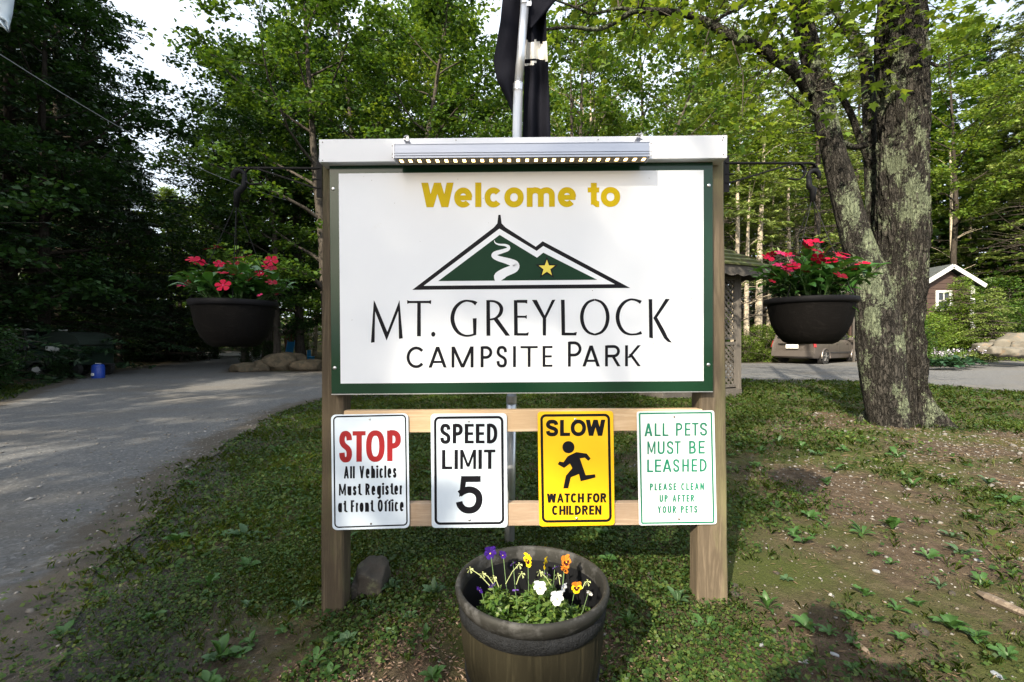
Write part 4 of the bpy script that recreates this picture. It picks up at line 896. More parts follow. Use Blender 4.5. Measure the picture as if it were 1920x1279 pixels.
L1 = [(1520, 172, 30, MY), (1490, 132, 27, MY-.1), (1458, 112, 26, MY-.15), (1430, 92, 24, MY-.2), (1370, 68, 22, MY-.3), (1333, 46, 18, MY-.3), (1297, 30, 15, MY-.35), (1257, 23, 14, MY-.4), (1197, 20, 12, MY-.5), (1170, 31, 10, MY-.5), (1148, 45, 9, MY-.5), (1118, 55, 9, MY-.5), (1072, 51, 7, MY-.6), (1035, 54, 6, MY-.6), (1000, 60, 4, MY-.6)]
limb(L1, 14, 'long arched limb reaching left above the sign')
L2 = [(1200, 21, 8, MY-.5), (1160, 16, 7, MY-.5), (1110, 26, 6, MY-.5), (1080, 14, 5, MY-.5), (1040, 0, 4, MY-.5)]
L3 = [(1333, 47, 8, MY-.3), (1360, 28, 7, MY-.3), (1400, 9, 7, MY-.2), (1440, 0, 6, MY-.1), (1475, -30, 6, MY)]
L4 = [(1268, 24, 6, MY-.4), (1282, 6, 6, MY-.4), (1310, -20, 5, MY-.4)]
L5 = [(1578, 268, 13, MY), (1600, 276, 12, MY+.1), (1625, 272, 12, MY+.2)]
L6 = [(1535, 120, 12, MY+.2), (1555, 150, 10, MY+.3), (1580, 185, 12, MY+.3), (1598, 220, 13, MY+.35), (1612, 260, 13, MY+.4), (1628, 300, 14, MY+.45), (1640, 340, 14, MY+.5)]
L7 = [(1445, 8, 7, MY-.1), (1452, 40, 6, MY-.1), (1470, 72, 6, MY-.1), (1488, 108, 6, MY)]
L8 = [(1530, 215, 7, MY), (1510, 200, 5, MY-.2), (1485, 182, 4, MY-.3), (1470, 168, 3, MY-.4)]
L9 = [(1745, 118, 7, MY+.1), (1762, 124, 6, MY+.1), (1790, 112, 4, MY+.1), (1830, 96, 3, MY)]
L10 = [(1500, 40, 8, MY), (1560, 20, 10, MY+.2), (1590, -20, 8, MY+.2)]
for l_ in (L2, L3, L4, L5, L6, L7, L8, L9, L10): limb(l_, 8)
# leaves: three-lobed blades hung on twigs
def maple_leaves(rng, C, size):
    n = len(C); out = np.array([(0, 0), (.30, -.12), (.24, .10), (.52, .30), (.22, .42), (0, 1.0), (-.22, .42), (-.52, .30), (-.24, .10), (-.30, -.12)])
    a = rng.uniform(0, 2*math.pi, n); ax = np.stack([np.cos(a), np.sin(a), rng.normal(-.35, .35, n)], -1); ax /= np.linalg.norm(ax, axis=1)[:, None]
    nr = np.stack([rng.normal(0, .4, n), rng.normal(0, .4, n), np.ones(n)], -1); s_ = np.cross(ax, nr); s_ /= np.linalg.norm(s_, axis=1)[:, None]; nn = np.cross(s_, ax)
    sz = size*rng.uniform(.6, 1.3, n)[:, None, None]
    V = C[:, None]+(ax[:, None]*out[None, :, 1:2]+s_[:, None]*out[None, :, 0:1]-nn[:, None]*(np.abs(out[None, :, 0:1])*.35+(out[None, :, 1:2]**2)*.12))*sz
    return V.reshape(-1, 3), np.arange(10*n).reshape(n, 10)
rng = np.random.default_rng(4); cen = []; tw = []
def hang(px, py, Y, n, sp=.35, down=.1):
    c = np.array(P(px, py, Y))
    for _ in range(n): cen.append(c+rng.normal(0, 1, 3)*np.array([sp, sp, sp*.55])-np.array([0, 0, down]))
for px, py, n in [(1080, 10, 8), (1040, -10, 8), (1130, -10, 8), (1160, 60, 2), (1200, 90, 2), (1180, -20, 10), (1250, -30, 10), (1300, 0, 7), (1350, -20, 12), (1400, 30, 7), (1440, 60, 8), (1470, 110, 9), (1430, 150, 6), (1390, 170, 5), (1330, 120, 2), (1480, 20, 12), (1560, 40, 11), (1610, 30, 9), (1580, 110, 7), (1640, 60, 6), (1560, -30, 14), (1640, -20, 12), (1400, -40, 16),
                  (1455, 200, 5), (1375, 230, 3), (1425, 110, 6), (1265, 75, 2), (1220, 160, 1), (1770, -20, 8), (1300, -80, 16), (1100, -80, 16), (1500, -90, 16), (1820, -60, 8)]:
    hang(px, py, MY-.3, max(1, int(n*.5)))
for _ in range(210):   # crown above the frame
    a = rng.uniform(0, 6.28); r_ = 3.6*math.sqrt(rng.random()); cen.append(np.array([4.6+r_*math.cos(a), MY+r_*math.sin(a)*.9, 5.9+3.8*rng.random()**.8]))
cen = np.array(cen); per = 24; Cc = np.repeat(cen, per, 0); Cc += rng.normal(0, 1, (len(Cc), 3))*np.array([.27, .27, .12])
o_ = np.array(mroot.location); V_, F_ = maple_leaves(rng, Cc-o_, .10)
link('crown', mesh_np('crown', V_, F_), M['leaf_light'], mroot)
segs = []
allp = np.array([tuple(P(a, b, Y)) for l_ in (L1, L2, L3, L4, L6, L7, L10) for a, b, w_, Y in l_]+[tuple(P(1560-.1*k, 60-k*40, MY)) for k in range(12)]+[tuple(P(1688, 0-k*60, MY)) for k in range(16)])
for c in cen:
    k = np.argmin(((allp-c)**2).sum(1)); s_ = allp[k]; mid = (s_+c)/2+rng.normal(0, .08, 3)+np.array([0, 0, .06]); segs.append((np.array([s_, mid, c])-o_, np.array([.010, .006, .003])))
V_, F_ = tubes_np(rng, segs, 4); tag(link('twigs', mesh_np('twigs', V_, F_), M['bark'], mroot), kind='stuff')
# ================================================================ GROUND COVER, STONES, WEEDS
M['clover'] = leafmat('clover_mat', [(.020, .048, .010), (.030, .070, .014), (.052, .096, .019), (.095, .125, .028)], .28, .5, .25)
M['blade'] = leafmat('grass_blades', [(.07, .14, .022), (.11, .18, .032), (.17, .19, .06)], .5, .5, .25)
M['weed'] = leafmat('weed_leaf', [(.028, .075, .018), (.040, .10, .024), (.055, .115, .028)], .25, .45, .4)
M['weedb'] = leafmat('weed_leaf_bluish', [(.045, .09, .042), (.06, .115, .05)], .2, .5, .35)
M['stone'] = plain('grey_field_stone', (.040, .034, .027), .85, var=.35, scale=9, bmp=.6, bscale=40, dirt=(.10, .105, .06), dirt_at=.55)
M['slate'] = plain('blue_grey_slate', (.23, .25, .28), .6, var=.2, scale=14, bmp=.3)
M['pebble'] = None
def rand_island(name, cols, rough=.85):
    m, t, b = new_mat(name); b.inputs['Roughness'].default_value = rough; g = nd(t, 'ShaderNodeNewGeometry')
    t.links.new(ramp(t, g.outputs['Random Per Island'], [(i/(len(cols)-1), c) for i, c in enumerate(cols)]), b.inputs['Base Color']); return m
M['pebble'] = rand_island('mixed_pebbles', [(.10, .095, .09), (.17, .16, .15), (.16, .155, .15), (.12, .105, .088), (.30, .29, .28)])
M['chips'] = rand_island('bark_mulch_chips', [(.06, .035, .022), (.12, .07, .045), (.20, .125, .085), (.30, .22, .17), (.09, .055, .04)])
M['litter'] = rand_island('dry_litter', [(.10, .065, .035), (.15, .10, .055), (.07, .045, .028), (.20, .16, .10)])
rng = np.random.default_rng(17)
def zones(x, y):
    """0..1 how green the ground is at (x, y)"""
    o = np.zeros(len(x))
    for i in range(len(x)):
        a, b = x[i], y[i]; g = .5+.9*noise.noise((a*.9, b*.9, 3.3))+.5*noise.noise((a*3.3, b*3.3, 9))
        g = g+.34*sm(1.0, .5, a)+.04; bare = sm(.75, 1.1, a)*sm(5.2, 3.4, b)*(.62)+sm(1.2, 3, a-.25*b)*sm(9, 5, b)*.30    # worn earth right of the sign
        bare += .9*sm(.75, .3, math.hypot((a-.06)*1.2, b-1.35))                       # mulch round the planter
        bare += .55*sm(.5, .2, math.hypot(a+.95, b-1.65)*1.3)+.5*sm(.5, .1, math.hypot(a+.1, b-1.1))
        o[i] = min(1, max(.0, g+.38-bare*1.05))
    return o
def scatter(n, d0, d1):
    a = rng.uniform(-1.05, 1.05, n); d = np.sqrt(rng.uniform(d0*d0, d1*d1, n)); x = d*np.sin(a); y = d*np.cos(a); return x, y
Cl = []; Sz = []; Bl = []
for n, d0, d1, s_ in ((150000, .9, 2.8, .0115), (150000, 2.8, 5.5, .018), (150000, 5.5, 9.5, .023), (120000, 9.5, 16, .036)):
    x, y = scatter(n, d0, d1); rd = inside_np(x, y)
    e = np.array([noise.noise((a*2.2, b*2.2, 1)) for a, b in zip(x, y)])
    g = zones(x, y); keep = (rng.random(n) < g**1.2)
    edge_ok = ~rd
    # sprigs creeping a little way over the gravel edge
    x2 = x+rng.normal(0, .05, n); ed = np.array([np.min((pgx-a)**2+(pgy-b)**2) for a, b in zip(x, y)])**.5 if d0 < 5 else np.ones(n)*9
    keep &= np.where(rd, (rng.random(n) < .5*np.exp(-ed/.12)), rng.random(n) < 1-.75*np.exp(-ed/.22)*(e > -.15))
    x, y = x2[keep], y[keep]; z = terrain_np(x, y)
    k = len(x); nzb = np.array([noise.noise((a*1.7, b*1.7, 22.)) for a, b in zip(x, y)]); isb = rng.random(k) < .42+.55*nzb
    Cl.append(np.stack([x, y, z+.004+rng.random(k)*s_*1.1+.012], -1)[~isb]); nzs = np.array([noise.noise((a*2.6, b*2.6, 41.)) for a, b in zip(x, y)])[~isb]; Sz.append(s_*np.exp(rng.normal(0, .28, (~isb).sum()))*(1+.5*np.clip(nzs, -.4, .6)))
    Bl.append((np.stack([x, y, z], -1)[isb], s_))
C = np.concatenate(Cl); S = np.concatenate(Sz); V_, F_ = leaves_np(rng, C, S[:, None], .85, .5, 0, fold=.12)
tag(link('clover', mesh_np('clover', V_, F_), M['clover']), 'low mat of clover and creeping leaves round the sign', 'ground cover', kind='stuff')
Vb = []
for B, s_ in Bl:
    n = len(B)//6*6; B = B[:n].copy(); ctr = np.repeat(B[::6], 6, 0); B[:, :2] = ctr[:, :2]+rng.normal(0, s_*.55, (n, 2)); B[:, 2] = ctr[:, 2]; a = rng.uniform(0, 6.28, n); h = s_*rng.uniform(1.2, 3.4, n); wd = s_*.055; d = np.stack([np.cos(a), np.sin(a)], -1); ln = rng.uniform(.1, .9, n)
    sd_ = np.stack([-d[:, 1], d[:, 0], np.zeros(n)], -1)*wd; mid = B+np.stack([d[:, 0]*h*ln*.35, d[:, 1]*h*ln*.35, h*.6], -1); tip = B+np.stack([d[:, 0]*h*ln, d[:, 1]*h*ln, h*(1-.35*ln)], -1)
    Vb.append(np.stack([B-sd_, B+sd_, mid+sd_*.8, tip, mid-sd_*.8], 1).reshape(-1, 3))
Vb = np.concatenate(Vb); tag(link('grass', mesh_np('grass', Vb, np.arange(len(Vb)).reshape(-1, 5))), 'short grass blades growing through the clover', 'grass', kind='stuff') if False else tag(link('grass', mesh_np('grass', Vb, np.arange(len(Vb)).reshape(-1, 5)), M['blade']), 'short grass blades growing through the clover', 'grass', kind='stuff')
# pebbles: loose gravel on the road shoulder and in the worn earth
def chips_np(C, sx, sy, sz):
    n = len(C); base = np.array([(1, 0, 0), (.3, .95, 0), (-.8, .6, 0), (-.8, -.6, 0), (.35, -.9, 0), (0, 0, 1), (0, 0, -1)], float)
    a = rng.uniform(0, 6.28, n); ca, sa = np.cos(a), np.sin(a); t = rng.normal(0, .25, n)
    B = base[None]*np.stack([sx, sy, sz], -1)[:, None]*rng.uniform(.75, 1.25, (n, 7, 1))
    X = B[..., 0]*ca[:, None]-B[..., 1]*sa[:, None]; Yy = B[..., 0]*sa[:, None]+B[..., 1]*ca[:, None]; Z = B[..., 2]+X*t[:, None]
    V = C[:, None]+np.stack([X, Yy, Z], -1); f = np.array([(0, 1, 5), (1, 2, 5), (2, 3, 5), (3, 4, 5), (4, 0, 5), (1, 0, 6), (2, 1, 6), (3, 2, 6), (4, 3, 6), (0, 4, 6)])
    return V.reshape(-1, 3), (f[None]+(np.arange(n)*7)[:, None, None]).reshape(-1, 3)
x, y = scatter(42000, .9, 8.5); rd = inside_np(x, y); g = zones(x, y); u = rng.random(len(x))
near_edge = np.array([np.min((pgx-a)**2+(pgy-b)**2) for a, b in zip(x, y)])**.5
keep = np.where(rd, u < .14+.8*np.exp(-near_edge*2.2), u < .05+.55*(1-g)**2+.8*np.exp(-near_edge/.18)); x, y = x[keep], y[keep]; z = terrain_np(x, y); n = len(x); s_ = .0028*np.exp(rng.normal(0, .5, n))*np.clip(np.hypot(x, y)/2.2, 1, 2.2)
V_, F_ = chips_np(np.stack([x, y, z+.010*inside_np(x, y)+s_*.3], -1), s_*1.2, s_, s_*.55)
tag(link('loose_gravel', mesh_np('loose_gravel', V_, F_), M['pebble']), 'loose grey pebbles on the road shoulder and worn earth', 'gravel', kind='stuff')
n = 5200; a = rng.uniform(0, 6.28, n); r_ = .62*np.sqrt(rng.random(n))*1.0; x = -.10+r_*np.cos(a)*1.15; y = 1.28+r_*np.sin(a); z = terrain_np(x, y); s_ = rng.uniform(.004, .013, n)
V_, F_ = chips_np(np.stack([x, y, z+.004+rng.random(n)*.008], -1), s_, s_*.35, s_*.15)
tag(link('bark_mulch', mesh_np('bark_mulch', V_, F_), M['chips']), 'brown bark mulch strewn round the barrel planter', 'mulch', kind='stuff')
x, y = scatter(16000, .9, 8); keep = ~inside_np(x, y); x, y = x[keep], y[keep]; z = terrain_np(x, y); n = len(x); s_ = rng.uniform(.004, .012, n)*np.clip(np.hypot(x, y)/2.5, 1, 2)
V_, F_ = chips_np(np.stack([x, y, z+.006+rng.random(n)*.01], -1), s_*1.8, s_*.22, s_*.12)
tag(link('dry_litter', mesh_np('dry_litter', V_, F_), M['litter']), 'dry leaf and twig litter lying in the grass', 'litter', kind='stuff')
# single stones
def rock(name, label, loc, sx, sy, sz, mat='stone', seed=0, cat='stone', rz=0, lv=2, rough=.22, parent=None, group=None, sink=.25):
    import bmesh
    bm = bmesh.new(); bmesh.ops.create_icosphere(bm, subdivisions=lv+1, radius=1)
    for v in bm.verts:
        p = v.co.copy(); q = p*1.3+Vector((seed, seed*.7, 1)); k = 1+rough*noise.noise(q)*1.6+rough*.5*noise.noise(q*2.9)+rough*.2*noise.noise(q*7)
        p = p*k; c = .72; p.x = max(-c, min(c, p.x))*1.25; p.y = max(-c, min(c, p.y))*1.25; v.co = Vector((p.x*sx, p.y*sy, p.z*sz+sz*(1-2*sink)))
    me = bpy.data.meshes.new(name); bm.to_mesh(me); bm.free(); me.polygons.foreach_set('use_smooth', [lv > 1]*len(me.polygons))
    o = link(name, me, M[mat]); o.location = loc; o.rotation_euler = (0, 0, rz); return tag(o, label, cat, group)
def gp(px, py): v = G(px, py); return v
rock('rock', 'rounded brown-grey rock half buried behind the left sign post', gp(690, 1118)+Vector((0, .05, 0)), .072, .085, .085, seed=3, lv=3)
SG = 'small stones lying in the earth'
for i, (px, py, s1, s2, s3, mt, lb) in enumerate([
    (1221, 1083, .022, .018, .014, 'stone', 'round grey stone between the barrel planter and the right post'),
    (1378, 1117, .018, .013, .010, 'stone', 'tan pebble at the foot of the right post'), (1378, 1100, .016, .012, .007, 'stone', 'flat grey pebble just behind the right post foot'),
    (1724, 1185, .030, .020, .014, 'stone', 'pale oval stone among weeds at the lower right'), (1505, 1240, .020, .012, .005, 'slate', 'blue-grey slate flake at the bottom right of the planter'),
    (1428, 1210, .013, .009, .005, 'slate', 'small triangular slate chip right of the planter'), (1400, 1219, .009, .008, .006, 'stone', 'small white pebble right of the planter'),
    (1565, 1228, .014, .009, .004, 'slate', 'slate chip beside the short wooden stick'), (1785, 1115, .012, .012, .010, 'stone', 'white round pebble near the right edge'), (1126, 1258, .016, .013, .012, 'stone', 'smooth tan pebble right against the barrel planter'),
    (1643, 1072, .015, .010, .006, 'slate', 'bluish stone chip on the lit earth'), (1835, 1052, .020, .010, .006, 'slate', 'flat slate chip near the right picture edge'), (1870, 1267, .018, .010, .005, 'slate', 'white-grey chip in the bottom right corner'), (700, 1203, .010, .009, .007, 'stone', 'tiny white pebble in moss left of the planter'),
    (350, 1165, .018, .014, .008, 'stone', 'pinkish stone in the bright grass at the lower left'), (105, 1080, .013, .010, .008, 'stone', 'pale pebble on the gravel at the left'), (1455, 1075, .014, .010, .006, 'stone', 'grey stone in the shadow patch by the right post')]):
    rock('stone', lb, gp(px, py), s1, s2, s3, mt, i*1.7, 'stone', rs.uniform(0, 3), 1, .25, group=SG)
# sticks
M['stick'] = wood('weathered_stick', (.12, .095, .075), (.27, .225, .18), 'X', 1.5)
def stick(label, a, b, r, n=6, flat=False):
    A = gp(*a); B = gp(*b); A.z += r*.9; B.z += r*.9; mb = MB(); pts = [A.lerp(B, k/5)+Vector((noise.noise((k, A.x, 0))*r*1.2, noise.noise((k, A.y, 4))*r*1.2, 0)) for k in range(6)]
    org = A.lerp(B, .5); mb.tube(pts, [r*.5, r, r, r*.9, r*.8, r*.3], n); o = mb.build('stick', M['stick'], org=org); return tag(o, label, 'stick')
stick('broad grey piece of wood lying at the right edge', (1832, 1118), (1935, 1165), .018)
stick('short split stick lying in the earth at the lower right', (1598, 1205), (1632, 1232), .010)
stick('thin curved twig on the gravel at the lower left', (72, 1032), (118, 1020), .006)
stick('fine twig lying on the earth near the right edge', (1840, 1020), (1880, 1060), .004)
# weeds: rosettes of separate leaves
def leaf_mesh(kind):
    prof = {'broad': [(0, .04), (.2, .06), (.38, .20), (.6, .25), (.82, .16), (1, .02)], 'narrow': [(0, .04), (.2, .06), (.45, .12), (.7, .15), (.88, .09), (1, .01)], 'tooth': [(0, .04), (.2, .12), (.35, .08), (.55, .2), (.68, .13), (.85, .18), (1, .01)]}[kind]
    V = []; Fc = []
    for u, h in prof:
        z = math.sin(u*2.2)*.22-.10*u*u; V += [(-h, u, z+h*.35), (0, u, z), (h, u, z+h*.35)]
    for i in range(len(prof)-1): a = i*3; Fc += [(a, a+1, a+4, a+3), (a+1, a+2, a+5, a+4)]
    me = bpy.data.meshes.new('leaf'); me.from_pydata(V, [], Fc); me.polygons.foreach_set('use_smooth', [True]*len(Fc)); me.update(); return me
LM = {k: leaf_mesh(k) for k in ('broad', 'narrow', 'tooth')}
LV = {}
def weed(px, py, size, kind, mat, label, nl=8, up=.5, group='low broad-leaved weeds in the grass'):
    p = gp(px, py) if not isinstance(px, Vector) else px
    t = thing('weed_plant', label, 'weed', p, group)
    key = (kind, mat)
    if key not in LV: me = LM[kind].copy(); me.materials.append(M[mat]); LV[key] = me
    a0 = rs.uniform(0, 6)
    for k in range(nl):
        o = bpy.data.objects.new('leaf', LV[key]); col.objects.link(o); o.parent = t; s_ = size*rs.uniform(.6, 1.1)
        el = rs.uniform(.1, up) if k % 3 else rs.uniform(up*.6, up*1.5)
        o.rotation_euler = (el, rs.uniform(-.3, .3), a0+k*2.39996+rs.uniform(-.2, .2)); o.scale = (s_, s_, s_); o.location = (0, 0, .004)
    return t
WD = [(655, 1105, .10, 'narrow', 'weedb', 'grey-green spiky weed against the rock by the left post', 11, .9), (735, 1108, .095, 'narrow', 'weedb', 'tall grey-green weed clump left of the planter', 12, .9), (815, 1118, .10, 'narrow', 'weedb', 'large spreading weed clump right beside the planter rim', 13, .8),
      (560, 1150, .09, 'narrow', 'weedb', 'grey-green weed left of the left post', 11, .8), (1270, 1135, .10, 'narrow', 'weedb', 'dense grey-green weed at the right post foot', 13, .9), (1440, 1145, .11, 'narrow', 'weed', 'tall narrow-leaved weed right of the right post', 11, 1.0), (1180, 1175, .08, 'narrow', 'weed', 'narrow-leaved weed right of the planter', 10, .7),
      (690, 1140, .06, 'broad', 'weedb', 'small neat rosette below the rock', 7, .6), (770, 1160, .06, 'broad', 'weedb', 'low rosette in moss left of the planter', 9, .6), (650, 1212, .075, 'broad', 'weedb', 'broad-leaved weed in moss under the left post', 8, .7), (735, 1195, .055, 'broad', 'weedb', 'small pale weed in the moss patch', 8, .6),
      (795, 1200, .07, 'narrow', 'weed', 'upright thin weed at the mulch edge', 6, 1.2), (770, 1215, .055, 'narrow', 'weed', 'small star-shaped weed at the mulch edge', 7, .8), (812, 1275, .07, 'broad', 'weed', 'leafy weed at the bottom edge left of the planter', 9, .7), (868, 1180, .03, 'broad', 'weed', 'tiny seedling in the mulch', 5, .6), (620, 1270, .07, 'broad', 'weed', 'round-leaved weed at the bottom edge', 9, .5),
      (120, 1195, .09, 'broad', 'weed', 'broad-leaved plantain on the gravel edge at the lower left', 7, .5), (470, 1210, .075, 'broad', 'weed', 'broad plantain at the lower left', 7, .5), (285, 1165, .08, 'broad', 'weed', 'pale plantain in the bright grass', 7, .6), (220, 1035, .05, 'broad', 'weed', 'plantain on the gravel margin', 6, .4), (440, 1235, .08, 'broad', 'weed', 'plantain next to the bare earth patch', 7, .6), (530, 1190, .06, 'broad', 'weed', 'small plantain in front of the left post', 6, .5),
      (1640, 1045, .075, 'broad', 'weed', 'plantain with bright leaves on the lit earth', 6, .6), (1740, 1048, .09, 'tooth', 'weed', 'bright dandelion rosette on the right', 9, .7), (1570, 1035, .07, 'narrow', 'weed', 'dandelion leaves on the lit earth', 7, .5), (1525, 1010, .05, 'narrow', 'weed', 'thin weed on the lit earth patch', 7, .7), (1895, 945, .13, 'broad', 'weed', 'large dock leaves at the right picture edge', 6, .4), (1825, 975, .10, 'broad', 'weed', 'broad leaves amid the green strip at the right', 6, .4),
      (1670, 1060, .06, 'tooth', 'weed', 'dandelion next to the bright plantain', 8, .5), (1840, 1098, .09, 'tooth', 'weed', 'dandelion rosette at the right', 9, .5), (1780, 1180, .12, 'broad', 'weed', 'largest broad-leaved weed in the bottom right', 9, .6), (1690, 1205, .07, 'broad', 'weed', 'compact weed below the pale oval stone', 8, .5), (1830, 1200, .10, 'broad', 'weed', 'lush weed in the bottom right corner area', 9, .5), (1600, 1165, .08, 'broad', 'weed', 'flat leaves left of the pale oval stone', 8, .4),
      (1510, 1180, .08, 'broad', 'weed', 'dark leaves in the shadow patch', 8, .4), (1555, 1190, .07, 'tooth', 'weed', 'jagged leaves at the shadow edge', 9, .4), (1625, 1120, .08, 'tooth', 'weed', 'bright jagged leaves right of the shadow patch', 9, .6), (1370, 1190, .06, 'broad', 'weed', 'small leaves under the right post', 7, .6), (1310, 1180, .06, 'narrow', 'weed', 'weed sprig left of the right post foot', 7, .7), (1600, 1262, .06, 'broad', 'weed', 'clover-like weed at the bottom edge', 8, .5), (1890, 1235, .08, 'tooth', 'weed', 'weed in the bottom right corner', 8, .5), (1720, 1140, .07, 'broad', 'weed', 'leafy weed above the pale oval stone', 8, .5),
      (1475, 1090, .05, 'broad', 'weedb', 'violet-flowered ground ivy in the shadow patch', 9, .4), (390, 1120, .07, 'broad', 'weed', 'plantain in the clover at the lower left', 7, .5), (340, 1060, .06, 'broad', 'weed', 'young plantain in the left clover', 6, .5), (200, 1120, .06, 'tooth', 'weed', 'dandelion on the left gravel margin', 7, .4)]
for a in WD: weed(a[0], a[1], a[2]*.68, *a[3:6], nl=a[6], up=a[7])
n = 0
while n < 95:
    d = rs.uniform(1.3, 5.5); a = rs.uniform(-.95, .95); x = d*math.sin(a); y = d*math.cos(a)
    if inside(x, y) or math.hypot(x-.06, y-1.32) < .3 or abs(y-1.85) < .12 and abs(x) < .95: continue
    weed(Vector((x, y, terrain(x, y))), 0, rs.uniform(.035, .075)*(1+.1*d), rs.choice(['broad', 'broad', 'narrow', 'tooth']), rs.choice(['weed', 'weed', 'weedb']), 'small leafy weed scattered in the grass and worn earth', nl=rs.randint(5, 8), up=rs.uniform(.3, .8), group='small scattered weeds'); n += 1
# ================================================================ FLAGPOLE AND FLAG
M['pole'] = plain('flagpole_aluminium', (.60, .62, .66), .32, .75, var=.05, scale=6)
M['cloth_black'] = plain('black_flag_cloth', (.006, .0065, .011), .9, var=.1, scale=30, bmp=.15, bscale=500, spec=.1)
M['cloth_white'] = plain('white_flag_print', (.72, .70, .66), .8, var=.03)
M['cloth_grey'] = plain('faint_grey_print', (.05, .05, .06), .8, var=0)
FY = 2.38
base = P(955, 1028, FY); base.z = terrain(base.x, FY)
t = thing('flagpole', 'slim silver telescopic flagpole standing right behind the sign', 'flagpole', base)
def pole_seg(a, b, r, name='pole', mat='pole', label=None):
    A = P(*a, FY); B = P(*b, FY); mb = MB(); mb.tube([A, B], r, 20); return mb.build(name, M[mat], t, smooth=False, label=label)
bz = base+Vector((0, 0, -.05)); j1 = P(959.2, 750, FY); j2 = P(971.5, 165, FY); j3 = P(984.5, 4, FY); j4 = P(1010, -420, FY)
for A, B, r, lb in ((bz, j1, .0262, 'lower section'), (j1, j2, .0248, 'middle section'), (j2, j3, .0225, 'upper section'), (j3, j4, .020, 'top section')):
    mb = MB(); mb.tube([A, B], r, 20); o = mb.build('pole_section', M['pole'], t, label=lb); o.data.polygons.foreach_set('use_smooth', [len(p.vertices) == 4 for p in o.data.polygons])
for j, d, r in ((j1, (j2-j1).normalized(), .0285), (j2, (j3-j2).normalized(), .0265), (j3, (j4-j3).normalized(), .0245)):
    mb = MB(); mb.tube([j-d*.016, j+d*.016], r, 20); mb.tube([j+d*.017, j+d*.021], r+.001, 20); mb.build('collar', M['steel'], t)
# flag: hanging cloth in two folded falls
def fall(rows, ybase, amp, nfold, seed, mats, pick, name, lab=None, th=True):
    nu = 56; nv = 150; V = []; mi = []; Fc = []
    ys = [r_[0] for r_ in rows]
    for j in range(nv+1):
        py = ys[0]+(ys[-1]-ys[0])*j/nv; x0 = np.interp(py, ys, [r_[1] for r_ in rows]); x1 = np.interp(py, ys, [r_[2] for r_ in rows])
        for i in range(nu+1):
            u = i/nu; y = ybase+amp*math.sin(u*nfold*math.pi+seed+py*.004)+.012*noise.noise((u*3, py*.02, seed)); V.append(tuple(P(x0+(x1-x0)*u, py+4*noise.noise((u*2.5, py*.015, seed+3)), y)-base))
    for j in range(nv):
        for i in range(nu):
            a = j*(nu+1)+i; Fc.append((a, a+nu+1, a+nu+2, a+1)); py = ys[0]+(ys[-1]-ys[0])*(j+.5)/nv; x0 = np.interp(py, ys, [r_[1] for r_ in rows]); x1 = np.interp(py, ys, [r_[2] for r_ in rows])
            mi.append(pick(x0+(x1-x0)*(i+.5)/nu, py))
    me = mesh_np(name, V, Fc, True, mi); o = link(name, me, [M[m_] for m_ in mats], flag, label=lab)
    md = o.modifiers.new('solid', 'SOLIDIFY'); md.thickness = .0012; return o
flag = thing('flag', 'black flag hanging limp and folded from the silver pole', 'flag', base); ORG[flag.name] = base
flag.location = base
def pickw(x, py):
    top = 75+2.5*math.sin(x*.33)+2*math.sin(x*.8)+(x-985)*.12; bot = 109+(x-985)*.11
    if top < py < bot and x > 984: return 1
    if 1 > ((x-999)/7.5)**2+((py-119-(999-x)*.35)/3.6)**2: return 1
    if 984 < x < 994 and abs(py-121.5-math.sin(x)*.6) < .9: return 1
    return 0
fall([(-330, 985, 1080), (-120, 982, 1062), (-40, 982, 1056), (5, 983, 1040), (25, 983, 1024), (75, 983, 1025), (130, 983, 1028), (200, 981, 1031), (300, 979, 1034)], FY+.05, .026, 3.2, .6, ['cloth_black', 'cloth_white'], pickw, 'flag_cloth', 'right fall of the black flag with a white printed band')
fall([(-330, 955, 990), (-60, 945, 985), (0, 942, 984), (40, 938, 984), (90, 929, 982), (115, 925, 980), (150, 931, 978), (190, 951, 974), (222, 964, 970)], FY+.045, .02, 1.7, 2.2, ['cloth_black'], lambda x, y: 0, 'flag_cloth', 'left fall of the black flag curling round the pole')
fall([(-150, 984, 1060), (-20, 985, 1048), (2, 986, 1043), (22, 988, 1024), (40, 992, 1008), (52, 993, 996)], FY+.012, .012, 1.4, 1.0, ['cloth_black'], lambda x, y: 0, 'flag_cloth', 'front turned-over corner of the flag')
mb = MB(); p = P(991, 6, FY-.01); mb.tube([p+Vector((.014*math.cos(a), -.004, .016*math.sin(a))) for a in np.linspace(0, 6.283, 14)], .003, 6); mb.box(p.x-.012, p.x+.014, p.y-.01, p.y-.006, p.z-.020, p.z+.002); mb.build('clip', M['steel'], flag)
# ================================================================ BARREL PLANTER
M['barrel'] = wood('moulded_barrel_brown', (.017, .015, .009), (.034, .030, .018), 'Z', 2.2, rough=.8, spec=.1)
M['band'] = plain('black_band', (.009, .010, .012), .7, var=.4, scale=60, spec=.2, bmp=.8, bscale=160)
M['rimm'] = plain('rim_plastic', (.018, .018, .0165), .65, var=.3, scale=10, bmp=.1, spec=.25, dirt=(.05, .05, .05), dirt_at=.5)
M['inner'] = plain('black_plastic', (.006, .0065, .008), .6, var=.15, spec=.15)
M['potting'] = plain('potting_soil', (.030, .020, .013), .95, var=.5, scale=40, bmp=1, bscale=60)
bc = Vector((.058, 1.325, 0)); bc.z = terrain(bc.x, bc.y); RZ = H-.692-bc.z; RR = .219
pt = thing('barrel_planter', 'dark half-barrel planter of pansies standing on mulch before the sign', 'planter', bc)
nst = 20
def stave(a, z):
    k = (a*nst/(2*math.pi)) % 1; return 1-.012*math.exp(-((min(k, 1-k))/.035)**2)
prof = [(.168, .0), (.176, .05), (.186, .11), (.196, .17), (.204, .22), (.205, .27), (.206, RZ-.045)]
